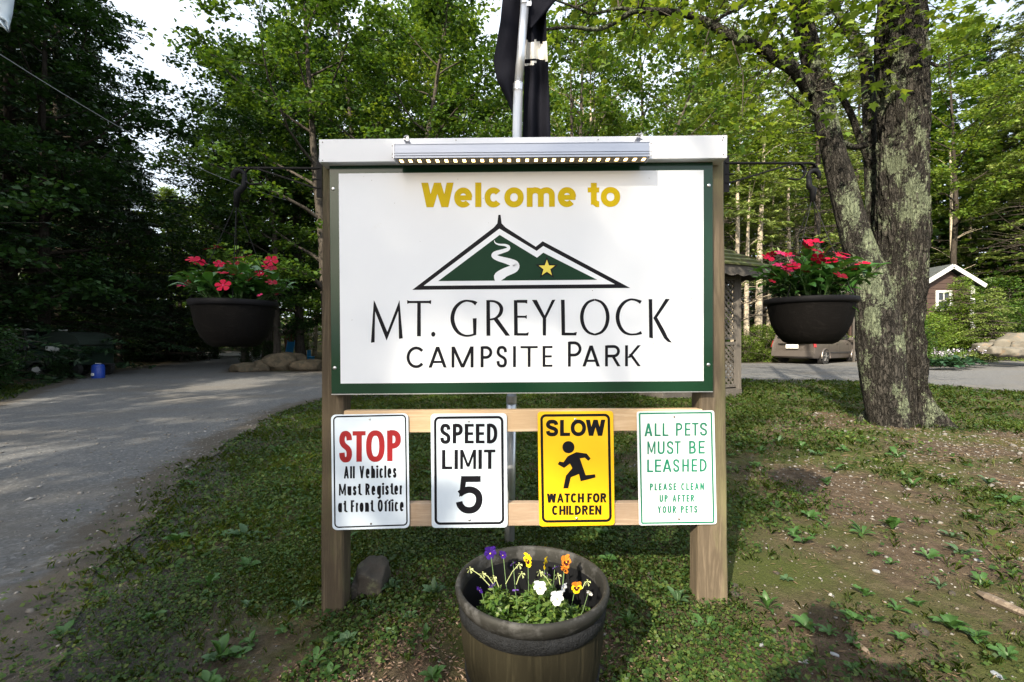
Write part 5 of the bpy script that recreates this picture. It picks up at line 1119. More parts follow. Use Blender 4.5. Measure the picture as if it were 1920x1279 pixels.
mb = MB(); mb.lathe(prof, bc, 240, fn=stave); mb.build('barrel_body', M['barrel'], pt, smooth=True)
def bandz(z0, z1, f): return [(np.interp((z0+(z1-z0)*u), [q[1] for q in prof], [q[0] for q in prof])+o_, z0+(z1-z0)*u) for u, o_ in ((0, .0005), (.04, f), (.5, f+.0012), (.96, f), (1, .0005))]
for z0, z1 in ((RZ-.082, RZ-.043), (.085, .135)):
    mb = MB(); mb.lathe(bandz(z0, z1, .005), bc, 96); mb.build('barrel_band', M['band'], pt, smooth=True)
mb = MB(); mb.lathe([(.203, RZ-.043), (.211, RZ-.042), (.2155, RZ-.030), (.219, RZ-.026), (.222, RZ-.012), (.219, RZ-.002), (.213, RZ), (.208, RZ-.002), (.204, RZ-.010), (.2025, RZ-.043)], bc, 96); mb.build('rim', M['rimm'], pt, smooth=True)
mb = MB(); mb.lathe([(.2030, RZ-.04), (.198, .26), (.186, .17), (.182, .15)], bc, 64); mb.build('inner_wall', M['inner'], pt, smooth=True)
mb = MB(); SZ = .205
for j in range(13):
    for k in range(40):
        r_ = .190*j/12; a = k/40*6.2832; mb.v.append((bc.x+r_*math.cos(a), bc.y+r_*math.sin(a), bc.z+SZ+.012*noise.noise((r_*40*math.cos(a), r_*40*math.sin(a), 1))))
for j in range(12):
    for k in range(40): mb.f.append((j*40+k, (j+1)*40+k, (j+1)*40+(k+1) % 40, j*40+(k+1) % 40)); mb.m.append(0)
mb.build('potting_soil', M['potting'], pt, smooth=True)
M['pansy_leaf'] = leafmat('pansy_foliage', [(.035, .09, .014), (.07, .14, .022), (.13, .19, .04)], .3, .45, .35)
rng = np.random.default_rng(5); n = 5200; r_ = .168*np.sqrt(rng.random(n)); a = rng.uniform(0, 6.283, n); x = r_*np.cos(a); y = r_*np.sin(a)*.85-.035
h = SZ+.008+rng.random(n)**1.1*(.15-.45*r_+.03*np.sin(x*40)); V_, F_ = leaves_np(rng, np.stack([x, y, h], -1), .022, .42, .9, 0)
fol = tag(link('pansy_foliage', mesh_np('pansy_foliage', V_, F_), M['pansy_leaf'], pt), kind='stuff')
M['stem'] = plain('green_stem', (.07, .13, .04), .6, var=.15)
for nm, c in (('p_violet', (.035, .012, .16)), ('p_lilac', (.13, .07, .30)), ('p_yellow', (.75, .52, .01)), ('p_white', (.56, .58, .62)), ('p_orange', (.55, .17, .02)), ('p_dark', (.05, .008, .012)), ('p_eye', (.85, .65, .05)), ('p_bud', (.32, .36, .16)), ('vinca', (.27, .0005, .022)), ('vinca_pink', (.34, .02, .09)), ('vinca_dk', (.14, .0005, .009))): M[nm] = plain(nm, c, .6, var=.14, scale=90, spec=.12)
def pansy_mesh(main, face, upper=None):
    mb = MB()
    for ang, L, W, up_ in ((125, 1, .62, 1), (55, 1, .62, 1), (188, .78, .62, 0), (-8, .78, .62, 0), (270, .92, .85, 0)):
        a = R(ang); d = Vector((math.cos(a), 0, math.sin(a))); s_ = Vector((-d.z, 0, d.x)); mb.mi = 1 if (upper and up_) else 0
        y0 = .06 if up_ else 0.; pts = [Vector((0, y0, 0))]
        for k in range(9):
            b = -1.35+2.7*k/8; rr = 1-.06*abs(math.sin(k*2.1)); pts.append(d*(L*.48+L*.52*math.cos(b)*rr)+s_*(W*.62*math.sin(b))+Vector((0, y0-.13*math.cos(b*1.3)+.05*math.sin(k*1.9+ang), 0)))
        mb.add([tuple(p) for p in pts], [(0, i, i+1) for i in range(1, 9)])
        if face and not up_:
            mb.mi = 2; pts = [Vector((0, -.03, 0))]+[d*(L*.30+L*.26*math.cos(-1.3+2.6*k/6))+s_*(W*.34*math.sin(-1.3+2.6*k/6))+Vector((0, -.085-.03*math.cos(-1.3+2.6*k/6), 0)) for k in range(7)]
            mb.add([tuple(p) for p in pts], [(0, i, i+1) for i in range(1, 7)])
    mb.mi = 3; mb.add([(.10*math.cos(k), -.13, .10*math.sin(k)-.05) for k in range(6)], [(0, 1, 2, 3, 4, 5)])
    me = bpy.data.meshes.new('petals'); me.from_pydata(mb.v, [], mb.f); me.polygons.foreach_set('material_index', mb.m); me.polygons.foreach_set('use_smooth', [True]*len(mb.f))
    for q in (main, upper or main, 'p_dark', 'p_eye'): me.materials.append(M[q])
    me.update(); return me
PM = dict(v=pansy_mesh('p_violet', False), l=pansy_mesh('p_lilac', False), y=pansy_mesh('p_yellow', True), w=pansy_mesh('p_white', False), o=pansy_mesh('p_yellow', True, 'p_orange'), d=pansy_mesh('p_orange', True))
for px, py, Y, s_, k, yaw, pitch, lb in [(919, 1036, 1.40, .020, 'v', .2, .2, 'large dark violet pansy at the back left of the planter'), (943, 1040, 1.42, .013, 'v', -.3, .3, 'small dark violet pansy'), (990, 1050, 1.36, .019, 'y', -.9, .1, 'yellow pansy with a dark face seen from the side'),
        (1022, 1056, 1.36, .016, 'y', 1.2, .1, 'plain yellow pansy in profile'), (1061, 1053, 1.36, .018, 'd', .5, -.2, 'rust-orange pansy'), (1059, 1068, 1.35, .013, 'd', -.6, .5, 'drooping rust-orange pansy'), (1081, 1101, 1.30, .0165, 'o', .1, .15, 'orange and yellow pansy with a dark face'),
        (1012.5, 1101, 1.22, .0185, 'w', -.2, .2, 'white pansy, upper left of the two large ones'), (1044, 1121, 1.19, .0185, 'w', .1, .1, 'largest white pansy in the middle'), (1057, 1102, 1.27, .012, 'w', .7, .2, 'small white pansy turned aside'), (1106, 1112, 1.29, .010, 'w', -.6, .6, 'wilted white pansy at the right'),
        (962, 1057, 1.38, .011, 'l', .8, .8, 'nodding lilac pansy bud'), (922, 1097, 1.30, .011, 'l', .4, .6, 'lilac pansy at the left'), (900, 1106, 1.28, .011, 'v', -.6, .5, 'violet pansy low at the left edge'), (1041, 1064, 1.37, .010, 'l', .6, .9, 'pale lilac bud'), (1027, 1077, 1.35, .010, 'l', -.5, 1.0, 'faded lilac bloom'), (966, 1106, 1.27, .009, 'l', .3, 1.3, 'closed lilac bloom in the leaves')]:
    p = P(px, py, Y)-bc; o = bpy.data.objects.new('pansy_flower', PM[k]); col.objects.link(o); o.parent = pt; ORG[o.name] = bc; o.location = p; o.scale = (s_*1.25,)*3; o.rotation_euler = (pitch, 0, yaw); o['label'] = lb
    mb = MB(); root = Vector((p.x*.55, -.03+p.y*.35, SZ)); q = p+Vector((0, .006, -.002)); m_ = (root+q)/2+Vector((p.x*.1, 0, .02)); mb.v = []; mb.tube([root, m_, q+Vector((0, .006, .003)), q], .0011, 5); s2 = link('stem', bpy.data.meshes.new('stem'), M['stem'], pt); s2.data.from_pydata(mb.v, [], mb.f)
for a, b in [((881, 1066), (918, 1098)), ((905, 1075), (925, 1095)), ((973, 1058), (948, 1095)), ((978, 1075), (968, 1096)), ((1012, 1072), (1036, 1102)), ((1101, 1090), (1092, 1104)), ((925, 1082), (935, 1100)), ((1046, 1078), (1050, 1096))]:
    A = P(*a, 1.27)-bc; B = P(*b, 1.26)-bc; mb = MB(); mb.tube([B, (A+B)/2+Vector((0, 0, .006)), A], .0011, 5)
    for k in range(5): an = k*1.256; mb.add([tuple(A), tuple(A+Vector((.010*math.cos(an), -.003, .010*math.sin(an)-.004))), tuple(A+Vector((.010*math.cos(an+.5), 0, .010*math.sin(an+.5)-.004)))], [(0, 1, 2)])
    o = link('seed_pod', bpy.data.meshes.new('seed_pod'), M['p_bud'], pt); o.data.from_pydata(mb.v, [], mb.f)
# ================================================================ HANGING BASKETS AND BRACKETS
M['iron'] = plain('black_wrought_iron', (.006, .006, .007), .6, 0, var=.2, scale=30, spec=.2)
M['pot'] = wood('dark_resin_pot', (.005, .0045, .0045), (.011, .010, .0095), 'X', 3, rough=.8, spec=.08)
M['potrim'] = plain('pot_rim', (.009, .009, .011), .6, var=.2, scale=12, spec=.1)
M['vleaf'] = leafmat('vinca_leaf', [(.022, .075, .016), (.035, .11, .022), (.06, .15, .03)], .25, .35, .5)
YB = 1.875
def bracket(px_post, px_end, py, side, label):
    s_ = side; A = P(px_post, py+(1 if side < 0 else 0), YB); E = P(px_end, py, YB); t = thing('basket_bracket', label, 'bracket', A, 'basket brackets on the posts')
    mb = MB(); w_ = .014; r_ = .020
    pts = [A, E-Vector((s_*.03, 0, 0))]+[E-Vector((s_*.03, 0, .034))+Vector((s_*.03*math.sin(a), 0, .034*math.cos(a))) for a in np.linspace(0, 1.75, 7)]
    for i in range(len(pts)-1): mb.bar(pts[i], pts[i+1]+(pts[i+1]-pts[i]).normalized()*.002, w_, .006)
    mb.build('arm', M['iron'], t)
    mb = MB(); B = A+Vector((0, 0, -.082)); C_ = E-Vector((s_*.082, 0, -.000)); pts = [B, B+Vector((s_*.03, 0, .004)), B.lerp(C_, .5), C_-Vector((s_*.02, 0, .004))]+[C_+Vector((0, 0, -.034))+Vector((s_*.032*math.sin(a), 0, .034*math.cos(a))) for a in np.linspace(.2, 3.3, 9)]
    pts.append(pts[-1]+Vector((-s_*.03, 0, .004)))
    for i in range(len(pts)-1): mb.bar(pts[i], pts[i+1]+(pts[i+1]-pts[i]).normalized()*.002, w_*.9, .005)
    mb.build('scroll_brace', M['iron'], t)
    mb = MB(); mb.bar(A+Vector((s_*.004, 0, .03)), A+Vector((s_*.004, 0, -.12)), .022, .006, (0, 1, 0)); mb.bar(A+Vector((0, 0, -.045)), A+Vector((s_*.035, 0, -.045)), .01, .005); mb.build('back_plate', M['iron'], t)
bracket(601, 436, 315, -1, 'black scroll bracket on the left post carrying the left basket')
bracket(1360, 1532, 306, 1, 'black scroll bracket on the right post carrying the right basket')
def vinca_mesh(c, eye='vinca_pink'):
    mb = MB()
    for k in range(5):
        a = k*1.2566; d = Vector((math.cos(a), math.sin(a), 0)); s_ = Vector((-d.y, d.x, 0)); pts = [Vector((0, 0, 0)), d*.35+s_*.22, d*.8+s_*.42+Vector((0, 0, .06)), d*1.0+s_*.16+Vector((0, 0, .02)), d*.98-s_*.2, d*.75-s_*.36+Vector((0, 0, -.03)), d*.35-s_*.18]
        mb.mi = 0; mb.add([tuple(p) for p in pts], [(0, i, i+1) for i in range(1, 6)])
    mb.mi = 1; mb.add([(.13*math.cos(k), .13*math.sin(k), .04) for k in range(6)], [(0, 1, 2, 3, 4, 5)])
    me = bpy.data.meshes.new('flower'); me.from_pydata(mb.v, [], mb.f); me.polygons.foreach_set('material_index', mb.m); me.materials.append(M[c]); me.materials.append(M[eye]); me.update(); return me
VM = [vinca_mesh('vinca'), vinca_mesh('vinca'), vinca_mesh('vinca_dk'), vinca_mesh('vinca_pink')]
vl = LM['broad'].copy(); vl.materials.append(M['vleaf'])
vl2 = LM['narrow'].copy(); vl2.materials.append(M['vleaf'])
def basket(cx, rim_y, bot_y, Rr, hook, neck, label, flowers, seed, spread, height, trail=None):
    c = P(cx, rim_y, YB); hgt = (bot_y-rim_y)/F*YB; r = Rr/F*YB; t = thing('hanging_basket', label, 'hanging basket', c-Vector((0, 0, hgt)), 'hanging flower baskets'); b = ORG[t.name]
    prof = [(r*.02, .002), (r*.48, 0), (r*.60, hgt*.05), (r*.76, hgt*.22), (r*.88, hgt*.45), (r*.945, hgt*.72), (r*.97, hgt*.90)]
    gr = lambda a, z: 1-.012*math.exp(-(((a*10/6.2832+.3) % 1-.5)/.035)**2)
    mb = MB(); mb.lathe(prof, b, 120, fn=gr); mb.build('bowl', M['pot'], t, smooth=True)
    mb = MB(); mb.lathe([(r*.96, hgt*.87), (r*1.01, hgt*.88), (r*1.03, hgt*.91), (r*1.04, hgt*.985), (r*1.02, hgt), (r*.98, hgt), (r*.95, hgt*.93)], b, 64); mb.build('rim', M['potrim'], t, smooth=True)
    mb = MB(); mb.v = [(b.x+r*.94*math.cos(k/32*6.2832), b.y+r*.94*math.sin(k/32*6.2832), b.z+hgt*.9) for k in range(32)]; mb.f = [tuple(range(32))]; mb.m = [0]; mb.build('potting_soil', M['potting'], t)
    hk = P(*hook, YB); nk = P(*neck, YB)
    for k in range(4):
        a = .5+k*math.pi/2; q = Vector((b.x+r*math.cos(a), b.y+r*math.sin(a), b.z+hgt*.97)); mb = MB(); mb.tube([nk+Vector((math.cos(a)*.006, math.sin(a)*.006, 0)), nk.lerp(q, .5)+Vector((0, 0, -.003)), q], .0016, 6); mb.build('hanger_wire', M['inner'], t)
    mb = MB(); s_ = 1 if cx > 960 else -1
    arc = [hk+Vector((.022*math.cos(a)*s_-.018*s_, 0, .022*math.sin(a))) for a in np.linspace(-.5, 3.5, 9)]; body = [arc[-1], arc[-1]+Vector((.002*s_, 0, -.035)), arc[-1].lerp(nk, .6)+Vector((.01*s_, 0, .01)), nk]
    pp = arc+body; rad = [.005, .008, .010, .011, .011, .010, .009, .009, .009, .010, .012, .014, .010]; mb.tube(pp, rad, 8); mb.build('hook', M['inner'], t, smooth=True)
    fol = MB(); rg = random.Random(seed); stems = MB()
    for k in range(58):
        a = rg.uniform(0, 6.283); q = math.sqrt(rg.random()); top = Vector((b.x+spread*q*math.cos(a), b.y+spread*.85*q*math.sin(a), b.z+hgt+height*(1-.55*q*q)*rg.uniform(.4, 1))); root = Vector((b.x+r*.6*q*math.cos(a), b.y+r*.6*q*math.sin(a), b.z+hgt*.9)); mid = root.lerp(top, .5)+Vector((0, 0, .02)); stems.tube([root, mid, top], [.0028, .0022, .0015], 5)
        for u in (.25, .45, .65, .82, 1.0):
            c_ = root.lerp(mid, u*2) if u < .5 else mid.lerp(top, u*2-1)
            for sgn in (0, math.pi):
                o = bpy.data.objects.new('leaf', vl if rg.random() < .6 else vl2); col.objects.link(o); o.parent = t; o.location = c_-b; z_ = rg.uniform(.045, .080); o.scale = (z_, z_, z_); o.rotation_euler = (rg.uniform(-.3, .7), rg.uniform(-.3, .3), a+sgn+u*5+rg.uniform(-.3, .3))
    if trail:
        for q in trail:
            e = P(q[0], q[1], YB-.12); s0 = P(q[2], q[3], YB-.10); stems.tube([s0, s0.lerp(e, .5)+Vector((0, 0, .01)), e], .002, 5)
            for u in (.3, .5, .7, .85, 1):
                o = bpy.data.objects.new('leaf', vl2); col.objects.link(o); o.parent = t; o.location = s0.lerp(e, u)-b; o.scale = (.055,)*3; o.rotation_euler = (rg.uniform(-1.2, -.2), 0, rg.uniform(0, 6.28))
    stems.build('flower_stem', M['stem'], t).__setitem__('kind', 'stuff')
    for px, py, Y, s_, m_, pit, yaw in flowers:
        o = bpy.data.objects.new('flower', VM[m_]); col.objects.link(o); o.parent = t; o.location = P(px, py, Y)-b; o.scale = (s_*1.12,)*3; o.rotation_euler = (pit, rg.uniform(-.4, .4), yaw)
    for k in range(14):
        a = rg.uniform(0, 6.283); q = rg.uniform(.3, 1.0); o = bpy.data.objects.new('flower', VM[rg.choice([0, 0, 2, 2, 3])]); col.objects.link(o); o.parent = t; o.location = (spread*q*math.cos(a), spread*.85*q*math.sin(a), hgt+height*(1-.6*q*q)*rg.uniform(.75, 1.02)); o.scale = (rg.uniform(.018, .027),)*3; o.rotation_euler = (rg.uniform(.1, .9), rg.uniform(-.5, .5), rg.uniform(0, 1))
    return t
fl = [(395, 466, 1.86, .026, 0, .25, 0), (410, 463, 1.88, .018, 0, .1, 1), (362, 486, 1.80, .024, 0, .6, 0), (372, 490, 1.80, .022, 0, .9, 1), (383, 492, 1.82, .018, 0, .5, 2), (362, 524, 1.76, .021, 0, .8, 3), (357, 527, 1.78, .015, 2, .8, 0), (418, 535, 1.70, .025, 0, .95, .5),
      (446, 483, 1.92, .024, 2, .3, 0), (462, 480, 1.95, .022, 2, .3, 0), (438, 492, 1.85, .022, 2, .5, 1), (452, 490, 1.86, .022, 2, .3, 1), (414, 493, 1.88, .020, 2, .3, 0), (441, 514, 1.76, .024, 0, .25, 0), (466, 524, 1.76, .013, 2, .6, 0), (508, 489, 1.84, .026, 0, .95, 0), (494, 490, 1.84, .022, 2, .7, 2), (503, 500, 1.83, .022, 0, .6, 1), (510, 503, 1.82, .018, 2, .6, 0), (509, 529, 1.78, .020, 2, .5, 0), (487, 553, 1.72, .010, 3, .6, 0)]
basket(440, 565, 650, 71, (441, 330), (443, 388), 'black hanging basket of red vincas on the left bracket', fl, 3, .205, .165)
fr = [(1440, 483, 1.80, .024, 0, .7, 0), (1446, 478, 1.82, .018, 0, .5, 2), (1463, 474, 1.86, .020, 3, .6, 0), (1455, 476, 1.88, .020, 2, .4, 1), (1476, 477, 1.84, .018, 0, .4, 0), (1515, 455, 1.86, .022, 0, .8, 0), (1522, 452, 1.88, .026, 0, .4, 0), (1512, 462, 1.84, .022, 0, .9, 1), (1534, 454, 1.88, .020, 0, .1, 1), (1532, 470, 1.80, .030, 0, .45, 0), (1534, 485, 1.76, .024, 0, .8, 2), (1556, 488, 1.78, .026, 0, .5, 0), (1575, 479, 1.82, .026, 0, .7, 0), (1582, 475, 1.84, .022, 0, .4, 1), (1590, 478, 1.86, .016, 0, .1, 0),
      (1617, 494, 1.80, .024, 0, .25, .4), (1484, 500, 1.74, .026, 0, .5, 0), (1492, 499, 1.74, .018, 0, .9, 0), (1474, 509, 1.72, .021, 0, .8, 1), (1487, 490, 1.78, .012, 3, .9, 0), (1448, 527, 1.74, .013, 2, .6, 0), (1500, 478, 1.9, .022, 2, .3, 0), (1583, 493, 1.80, .016, 0, .4, 0), (1600, 504, 1.78, .012, 0, .4, 0)]
basket(1518.5, 560, 645, 73, (1534, 330), (1523, 378), 'black hanging basket of red vincas on the right bracket, trailing over its rim', fr, 8, .225, .195, [(1588, 585, 1575, 545), (1602, 560, 1580, 540), (1618, 520, 1590, 530)])
# ================================================================ SQUARE GAZEBO
M['gaz'] = wood('grey_gazebo_wood', (.075, .068, .062), (.16, .145, .13), 'Z', 1.4)
M['gazx'] = wood('grey_gazebo_beam', (.075, .068, .062), (.15, .14, .125), 'X', 1.4)
M['moss'] = plain('mossy_shingle', (.060, .072, .018), .95, var=.5, scale=5, bmp=1, bscale=30, dirt=(.07, .055, .04), dirt_at=.52)
g0 = Vector((2.74, 8.25, 0)); g0.z = terrain(2.74, 8.25); U = Vector((.93, .367, 0)).normalized(); Vv = Vector((-.367, .93, 0)).normalized(); SIDE = 1.80
gz = thing('gazebo', 'small square lattice gazebo with a mossy roof half hidden behind the sign', 'gazebo', g0)
def gpnt(u, v, z): return g0+U*u+Vv*v+Vector((0, 0, z))
def gbar(a, b, w_, h_, name, mat='gaz', par=gz): mb = MB(); mb.bar(gpnt(*a), gpnt(*b), w_, h_); return mb.build(name, M[mat], par, bevel=.003)
S = SIDE
for a, b in (((-.06, 0, .07), (S+.06, 0, .07)), ((0, .06, .071), (0, S+.06, .071)), ((S, .06, .071), (S, S+.06, .071)), ((-.06, S, .07), (S+.06, S, .07))): gbar(a, b, .10, .15, 'floor_beam', 'gazx')
for a, b in ((0, 0), (S, 0), (S, S), (0, S)): gbar((a, b, .12), (a, b, 2.45), .10, .10, 'post')
for k in range(12): u = .08+k*(S-.16)/11; gbar((u, .04, .165), (u, S-.04, .165), .135, .03, 'floor_board', 'gaz')
def lattice(o, d, u0, u1, z0, z1):
    P0 = lambda u, z: (o[0]+d[0]*u, o[1]+d[1]*u, z)
    gbar(P0(u0, z0), P0(u1, z0), .05, .06, 'panel_rail', 'gazx'); gbar(P0(u0, z1), P0(u1, z1), .05, .06, 'panel_rail', 'gazx'); gbar(P0(u0+.02, z0), P0(u0+.02, z1), .05, .05, 'panel_stile'); gbar(P0(u1-.02, z0), P0(u1-.02, z1), .05, .05, 'panel_stile')
    w_ = u1-u0; h_ = z1-z0; st = .115; off = .008
    for sgn in (1, -1):
        c = -h_+.05
        while c < w_:
            a0 = max(0, c); a1 = min(w_, c+h_); za = a0-c; zb_ = a1-c
            if a1-a0 > .04:
                uu0, uu1 = (u0+a0, u0+a1) if sgn > 0 else (u1-a0, u1-a1); nrm = (-d[1]*off*sgn, d[0]*off*sgn)
                A = P0(uu0, z0+za); B = P0(uu1, z0+zb_); mb = MB(); mb.bar(gpnt(A[0]+nrm[0], A[1]+nrm[1], A[2]), gpnt(B[0]+nrm[0], B[1]+nrm[1], B[2]), .008, .036); mb.build('lattice_slat', M['gaz'], gz)
            c += st
for o, d in (((0, 0), (1, 0)), ((S, 0), (0, 1)), ((0, 0), (0, 1))):
    lattice(o, d, S-.42, S-.05, 1.12, 2.28); lattice(o, d, S-.42, S-.05, .2, 1.02)
    if d == (1, 0): lattice(o, d, .05, .42, 1.12, 2.28); lattice(o, d, .05, .42, .2, 1.02)
# scalloped fascia and hipped roof
ov = .42; zr = 2.46; cR = gpnt(S/2, S/2, zr+.95)
cs = [gpnt(-ov, -ov, zr), gpnt(S+ov, -ov, zr), gpnt(S+ov, S+ov, zr), gpnt(-ov, S+ov, zr)]
for i in range(4):
    A, B = cs[i], cs[(i+1) % 4]; mb = MB(); n = 60; L = (B-A).length; inn = (cR-(A+B)/2); inn.z = 0; inn.normalize(); pts = []
    for k in range(n+1):
        t_ = k/n; q = A.lerp(B, t_); pts.append((q, q-Vector((0, 0, .16+.035*abs(math.sin(t_*math.pi*9))))))
    mb.v = [tuple(p) for pr_ in pts for p in pr_]+[tuple(p+inn*.02) for pr_ in pts for p in pr_]; m_ = 2*(n+1)
    for k in range(n):
        a = 2*k; mb.f += [(a, a+1, a+3, a+2), (m_+a, m_+a+2, m_+a+3, m_+a+1), (a+1, m_+a+1, m_+a+3, a+3)]; mb.m += [0]*3
    mb.build('scalloped_fascia', M['gazx'], gz)
    mb = MB(); nrow = 9
    for r_ in range(nrow):
        t0 = r_/nrow; t1 = (r_+1)/nrow; a0 = A.lerp(cR, t0)-inn*.04; b0 = B.lerp(cR, t0)-inn*.04; a1 = A.lerp(cR, t1); b1 = B.lerp(cR, t1); up = Vector((0, 0, .035))
        mb.hexa([a0, b0, b1, a1, a0+up, b0+up, b1+up*.4, a1+up*.4])
    mb.build('roof_shingle_course', M['moss'], gz)
# ================================================================ MINIVAN
M['van'] = plain('champagne_grey_paint', (.17, .15, .14), .28, .55, var=.03, spec=.6); M['glass'] = plain('tinted_glass', (.012, .016, .018), .06, var=0, spec=.9)
M['tyre'] = plain('tyre_rubber', (.016, .016, .017), .8, var=.2, scale=20); M['alloy'] = plain('alloy_wheel', (.45, .45, .46), .3, .8, var=.05); M['lampred'] = plain('tail_lamp_red', (.35, .02, .02), .2, var=0)
M['plate'] = plain('number_plate', (.75, .75, .72), .4, var=.02); M['trimdk'] = plain('dark_plastic_trim', (.03, .03, .032), .6, var=.1)
vp = G(1497, 681); vp = Vector((vp.x-.85, 20.9, terrain(vp.x, 20.9)))
van = thing('minivan', 'champagne grey minivan parked across the road behind the right basket', 'minivan', vp, rz=0)
# car frame: forward axis f, side axis s (to the right as seen from behind)
VA = R(-58); fw = Vector((math.cos(R(32)), math.sin(R(32)), 0)); sdv = Vector((fw.y, -fw.x, 0))
def vpnt(l, s_, z): return vp+fw*l+sdv*s_+Vector((0, 0, z))
L_ = 4.9; hw = .95
sec = [(0.0, [(.80, .35), (.93, .55), (.92, .95), (.84, 1.12), (.66, 1.62), (.5, 1.66)]), (.12, [(.86, .28), (.96, .55), (.95, .98), (.89, 1.12), (.72, 1.68), (.55, 1.74)]), (1.0, [(.90, .26), (.98, .52), (.97, .98), (.92, 1.10), (.76, 1.70), (.60, 1.78)]),
       (2.4, [(.90, .26), (.98, .52), (.97, .98), (.92, 1.10), (.76, 1.70), (.60, 1.78)]), (3.1, [(.90, .26), (.98, .52), (.97, .98), (.92, 1.08), (.76, 1.60), (.60, 1.68)]), (3.9, [(.90, .26), (.98, .52), (.96, .95), (.90, 1.05), (.86, 1.08), (.6, 1.12)]), (4.6, [(.88, .28), (.94, .5), (.90, .82), (.84, .90), (.7, .94), (.5, .96)]), (4.9, [(.7, .32), (.78, .5), (.74, .70), (.66, .76), (.5, .78), (.4, .79)])]
V = []; Fc = []
for l, s_ in sec:
    ring = [(-a, z) for a, z in s_]+[(a, z) for a, z in reversed(s_)]; V += [vpnt(l+(.0 if l else -.0)+(.18*(z-.3) if l == 0 and z > 1.1 else 0), a, z) for a, z in ring]
for i in range(len(sec)-1):
    for k in range(12): Fc.append((i*12+k, i*12+(k+1) % 12, (i+1)*12+(k+1) % 12, (i+1)*12+k))
Fc += [tuple(reversed(range(12))), tuple(range((len(sec)-1)*12, len(sec)*12))]
mb = MB(); mb.add(V, Fc); o = mb.build('body', M['van'], van, bevel=.03); o.data.polygons.foreach_set('use_smooth', [True]*len(o.data.polygons))
def vq(name, pts, mat, d=.012, par=van):
    mb = MB(); pts = [vpnt(*p) for p in pts]; nrm = (pts[1]-pts[0]).cross(pts[2]-pts[0]).normalized()*d; n = len(pts); mb.add(pts+[p+nrm for p in pts], [tuple(reversed(range(n))), tuple(range(n, 2*n))]+[(k, (k+1) % n, n+(k+1) % n, n+k) for k in range(n)]); return mb.build(name, M[mat], par, bevel=.004)
